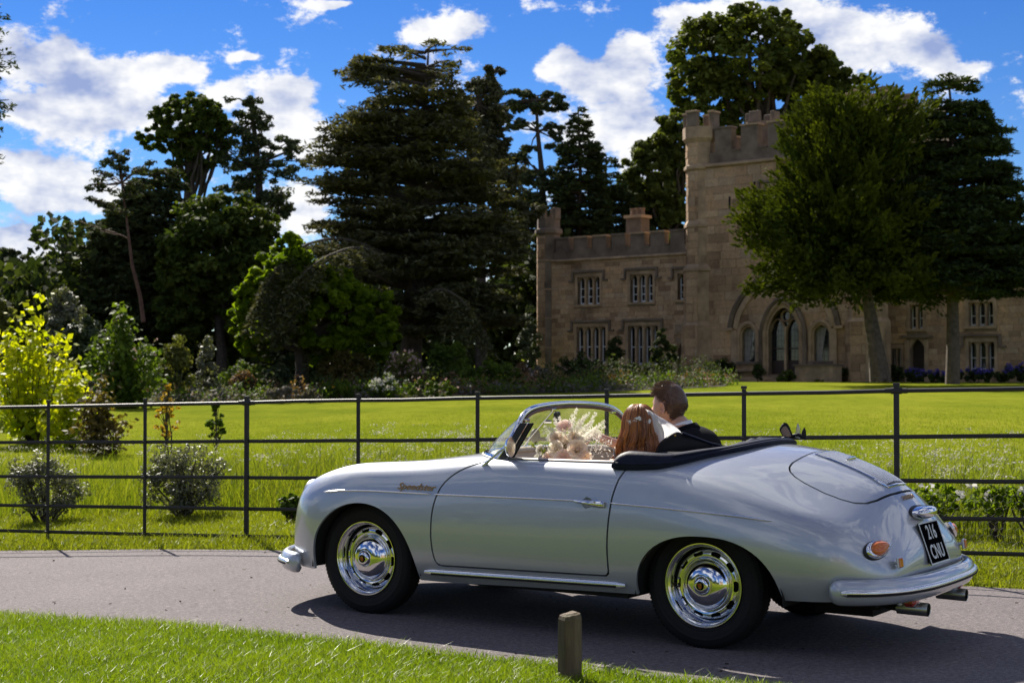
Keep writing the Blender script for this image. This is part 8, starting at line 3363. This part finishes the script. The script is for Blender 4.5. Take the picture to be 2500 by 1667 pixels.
    for i in range(26):
        t = i / 25
        a = -.55 + 1.35 * t
        p = shell(a, .335 + .025 * math.sin(t * 9)) + Vector((0, 0, .004 * math.sin(i * 2.1)))
        nrm = (p - hc).normalized()
        p = p + nrm * .008
        w = rg.uniform(0, 6.28)
        mtx = frame(p, (math.cos(w), math.sin(w), .3), nrm)
        if i % 3 == 0:
            q.lathe([(.0005, -.005), (.004, -.003), (.0055, 0), (.004, .003), (.0005, .005)], 8, mtx)
        else:
            s_ = rg.uniform(1.0, 1.7)
            q.add([mtx @ Vector((-.010 * s_, 0, 0)), mtx @ Vector((0, .0055 * s_, .004)), mtx @ Vector((.011 * s_, 0, .002)), mtx @ Vector((0, -.0055 * s_, .004))], [(0, 1, 2, 3)])
    put('hair_vine', q, plain('pearl', (.78, .76, .72), .3, var=.05), root, off)
    # veil: gathered at the crown towards the groom's side, falling behind her shoulder
    vs, fs = [], []
    nu, nv = 22, 20
    for i in range(nv + 1):
        t = i / nv
        for j in range(nu + 1):
            s_ = j / nu
            a = -.35 - 1.10 * s_ * (1 - .25 * t)
            top = shell(a, .20 + .08 * s_)
            nrm = (top - hc).normalized()
            top = top + nrm * .012
            bot = Vector((.530 - .145 * s_, .245 - .115 * s_, .905 + .090 * s_ ** 1.5))
            p = top.lerp(bot, t)
            p += bk * (.040 * math.sin(math.pi * t)) + sd * (-.030 * math.sin(math.pi * t))
            p += bk * (.006 * math.sin(s_ * 21 + t * 2) * t)
            vs.append(p)
    for i in range(nv):
        for j in range(nu):
            fs.append((i * (nu + 1) + j, i * (nu + 1) + j + 1, (i + 1) * (nu + 1) + j + 1, (i + 1) * (nu + 1) + j))
    put('veil', MB().add(vs, fs), VEIL, root, off)
    return root


groom()
bride()


# ---------------------------------------------------------------- bouquet
def bouquet():
    rg = np.random.default_rng(310)
    off = Vector((.95, .42, .84))
    root = empty('bouquet', car_pt(*off), CAR.rotation_euler[2], 'blush and cream bridal bouquet with roses and ostrich feathers above the car door', 'bouquet')
    PE = {k: foliage('petal_' + k, lo, hi, .55, .7, .1, (1.05, 1, .95)) for k, lo, hi in (('peach', (.84, .70, .56), (.94, .86, .75)), ('blush', (.86, .68, .61), (.94, .82, .76)), ('cream', (.88, .80, .67), (.95, .91, .83)), ('white', (.74, .71, .64), (.88, .86, .82)))}
    FEA = foliage('feather', (.80, .75, .66), (.92, .90, .85), .5, .7, .1, (1, 1, .95))
    GRN = FOL['green']
    v = view = Vector((-.40, .90, .12)).normalized()

    def P2(x, y, dep=.42):
        """picture point in the 6.19x detail grid (1150,960) on the plane y=dep"""
        u, w = 1150 + x / 6.19, 960 + y / 6.19
        C = np.array([-3.41284608, 7.65410707, CAM_H])
        yaw, pit = .578190901, .0210923
        F0 = np.array([math.sin(yaw), -math.cos(yaw), 0])
        Rt = np.array([-math.cos(yaw), -math.sin(yaw), 0])
        Fv = F0 * math.cos(pit) + np.array([0, 0, math.sin(pit)])
        Uu = -F0 * math.sin(pit) + np.array([0, 0, math.cos(pit)])
        d = Fv + Rt * (u - 1250) / FPX - Uu * (w - 833.5) / FPX
        return Vector(C + d * (dep - C[1]) / d[1])

    def rose(c, r, ax, kind):
        mb, T = MB(), []
        ax = Vector(ax).normalized()
        a = ax.orthogonal().normalized()
        b_ = ax.cross(a)
        rings = [(3, .16, .35, .95), (4, .34, .5, .85), (5, .55, .62, .62), (6, .78, .72, .35), (7, 1.0, .80, .05)]
        w0 = rg.uniform(0, 6)
        for k, (np_, rr, hh, up) in enumerate(rings):
            for i in range(np_):
                w = w0 + k * .7 + 2 * math.pi * i / np_
                half = math.pi / np_ * 1.35
                b0 = len(mb.v)
                for ii in range(4):
                    t = ii / 3
                    for jj in range(5):
                        s_ = -1 + jj / 2
                        ww = w + s_ * half * (.55 + .45 * t)
                        rad = r * rr * (.45 + .55 * t + .12 * t * t * (1 - up))
                        h = r * (hh * t * (1 - .25 * s_ * s_ * t) - .25 * t * t * (1 - up))
                        mb.v.append(tuple(Vector(c) + (a * math.cos(ww) + b_ * math.sin(ww)) * rad + ax * h))
                for ii in range(3):
                    for jj in range(4):
                        mb.f.append((b0 + ii * 5 + jj, b0 + ii * 5 + jj + 1, b0 + ii * 5 + jj + 6, b0 + ii * 5 + jj + 5))
                T += [float(np.clip(rg.normal(.2 + .15 * k, .12), 0, 1))] * 20
        mb.lathe([(r * .02, r * .55), (r * .14, r * .45), (r * .2, 0)], 8, frame(c, a, ax))
        T += [.1] * (len(mb.v) - len(T))
        put('rose', mb, PE[kind], root, off, True, T)
    for x, y, rad, kind, dep in ((1420, 530, 100, 'blush', .42), (1605, 865, 120, 'peach', .46), (1300, 850, 100, 'cream', .46), (1185, 985, 80, 'blush', .47), (1410, 985, 105, 'blush', .48), (1060, 850, 60, 'white', .44), (1570, 690, 90, 'peach', .42), (1290, 690, 85, 'peach', .42),
                                 (1450, 830, 90, 'cream', .42), (1720, 960, 80, 'peach', .45)):
        c = P2(x, y, dep)
        r = rad / 6.19 / FPX * 8.7
        out = (c - Vector((.95, .40, .86))).normalized()
        rose(c, r * 1.15, v * .75 + out * .55 + Vector(rg.normal(0, .12, 3)), kind)
    # ostrich feathers
    def feather(pts, wd, name, mat, nb=80, fall=.5):
        pts = spline2([tuple(p) for p in pts], 18)
        mb, T = MB(), []
        mb.tube(pts, [.0016 - .0013 * i / 17 for i in range(18)], 4)
        T += [.5] * len(mb.v)
        for i in range(nb):
            t = rg.uniform(.12, 1) * 16.9
            k = int(t)
            p = Vector(pts[k]) + (Vector(pts[k + 1]) - Vector(pts[k])) * (t - k)
            tg = (Vector(pts[k + 1]) - Vector(pts[k])).normalized()
            s1 = tg.cross(v).normalized() * (1 if i % 2 else -1)
            L = wd * math.sin(math.pi * min(1, .12 + .88 * (t / 17))) ** .5 * rg.uniform(.6, 1.15) + .008
            d = (s1 * rg.uniform(.45, 1) + tg * rg.uniform(.4, 1) + Vector(rg.normal(0, .22, 3))).normalized()
            q1 = p + d * L * .55
            q2 = p + d * L + Vector((0, 0, -fall * L * .35))
            w_ = s1.cross(d).cross(d).normalized() * .0011
            b0 = len(mb.v)
            mb.v += [tuple(p - w_), tuple(p + w_), tuple(q1 + w_), tuple(q1 - w_), tuple(q2)]
            mb.f += [(b0, b0 + 1, b0 + 2, b0 + 3), (b0 + 3, b0 + 2, b0 + 4)]
            T += [float(rg.uniform(.2, 1))] * 5
        put(name, mb, mat, root, off, False, T)
    b0 = (1500, 820)
    for tx, ty, mx_, my_, w_ in ((1605, 225, 1510, 420, .012), (1570, 330, 1530, 520, .012), (1800, 285, 1650, 420, .012), (1885, 285, 1790, 480, .013), (2020, 410, 1850, 560, .014), (2015, 490, 1900, 640, .016), (1740, 330, 1620, 500, .012), (1900, 560, 1760, 640, .02),
                             (1820, 430, 1700, 560, .018), (1110, 495, 1290, 600, .022), (1150, 650, 1260, 680, .020), (1260, 370, 1330, 560, .012), (1690, 400, 1600, 560, .015), (1330, 350, 1400, 560, .012), (1960, 470, 1800, 600, .018), (970, 960, 1060, 900, .010)):
        dep = rg.uniform(.38, .44)
        feather([P2(*b0, .42), P2((b0[0] + mx_) / 2, (b0[1] + my_) / 2, .42), P2(mx_, my_, dep), P2(tx, ty, dep)], w_ * 1.6, 'feather', FEA, 110)
    # tan pampas plumes in the heart
    for tx, ty in ((1340, 620), (1430, 640), (1520, 620), (1230, 720), (1480, 760)):
        feather([P2(1500, 1000, .42), P2((1500 + tx) / 2, (1000 + ty) / 2, .43), P2(tx, ty, .43)], .022, 'pampas_plume', PE['peach'], 150, .2)
    # bleached white sprig
    mb, T = MB(), []
    for i in range(150):
        c = P2(rg.normal(1950, 85), rg.normal(790, 75), rg.uniform(.40, .46))
        mtx = frame(c, rg.normal(0, 1, 3), v * .5 + Vector(rg.normal(0, .6, 3)))
        s_ = rg.uniform(.005, .010)
        b1 = len(mb.v)
        mb.v += [tuple(mtx @ Vector(q)) for q in ((-s_, 0, 0), (0, s_ * .4, .002), (s_ * 1.2, 0, 0), (0, -s_ * .4, .002))]
        mb.f.append((b1, b1 + 1, b1 + 2, b1 + 3))
        T += [rg.uniform(.3, 1)] * 4
    put('white_sprig', mb, PE['white'], root, off, False, T)['kind'] = 'stuff'
    # leaves, twigs and the bound stems
    mb, T = MB(), []
    for i in range(46):
        c = P2(rg.normal(1150, 90), rg.normal(870, 70), rg.uniform(.43, .48)) if i < 26 else P2(rg.normal(1420, 160), rg.normal(900, 60), rg.uniform(.41, .47))
        mtx = frame(c, rg.normal(0, 1, 3), v + Vector(rg.normal(0, .5, 3)))
        s_ = rg.uniform(.010, .022)
        b1 = len(mb.v)
        mb.v += [tuple(mtx @ Vector(q)) for q in ((-s_, 0, 0), (0, s_ * .3, .002), (s_, 0, 0), (0, -s_ * .3, .002))]
        mb.f.append((b1, b1 + 1, b1 + 2, b1 + 3))
        T += [rg.uniform(.2, 1)] * 4
    put('leaves', mb, FOL['olive'], root, off, False, T)
    mb = MB()
    for a_, b_ in (((1290, 980), (1060, 840)), ((1150, 900), (1120, 780)), ((1120, 880), (1040, 960)), ((1200, 900), (1090, 790))):
        mb.tube([P2(*a_, .46), P2((a_[0] + b_[0]) / 2 + 12, (a_[1] + b_[1]) / 2, .47), P2(*b_, .47)], .0018, 5)
    put('twig', mb, BARK, root, off)
    mb = MB()
    for i in range(9):
        a_ = P2(1450 + rg.normal(0, 60), 960, .43)
        mb.tube([a_, a_ * .5 + Vector((.88, .42, .80)) * .5, Vector((.85 + rg.normal(0, .01), .42 + rg.normal(0, .012), .70))], .004, 5)
    put('stem_bundle', mb, FOL['olive'] if False else plain('stem_green', (.08, .10, .03), .6), root, off)


bouquet()
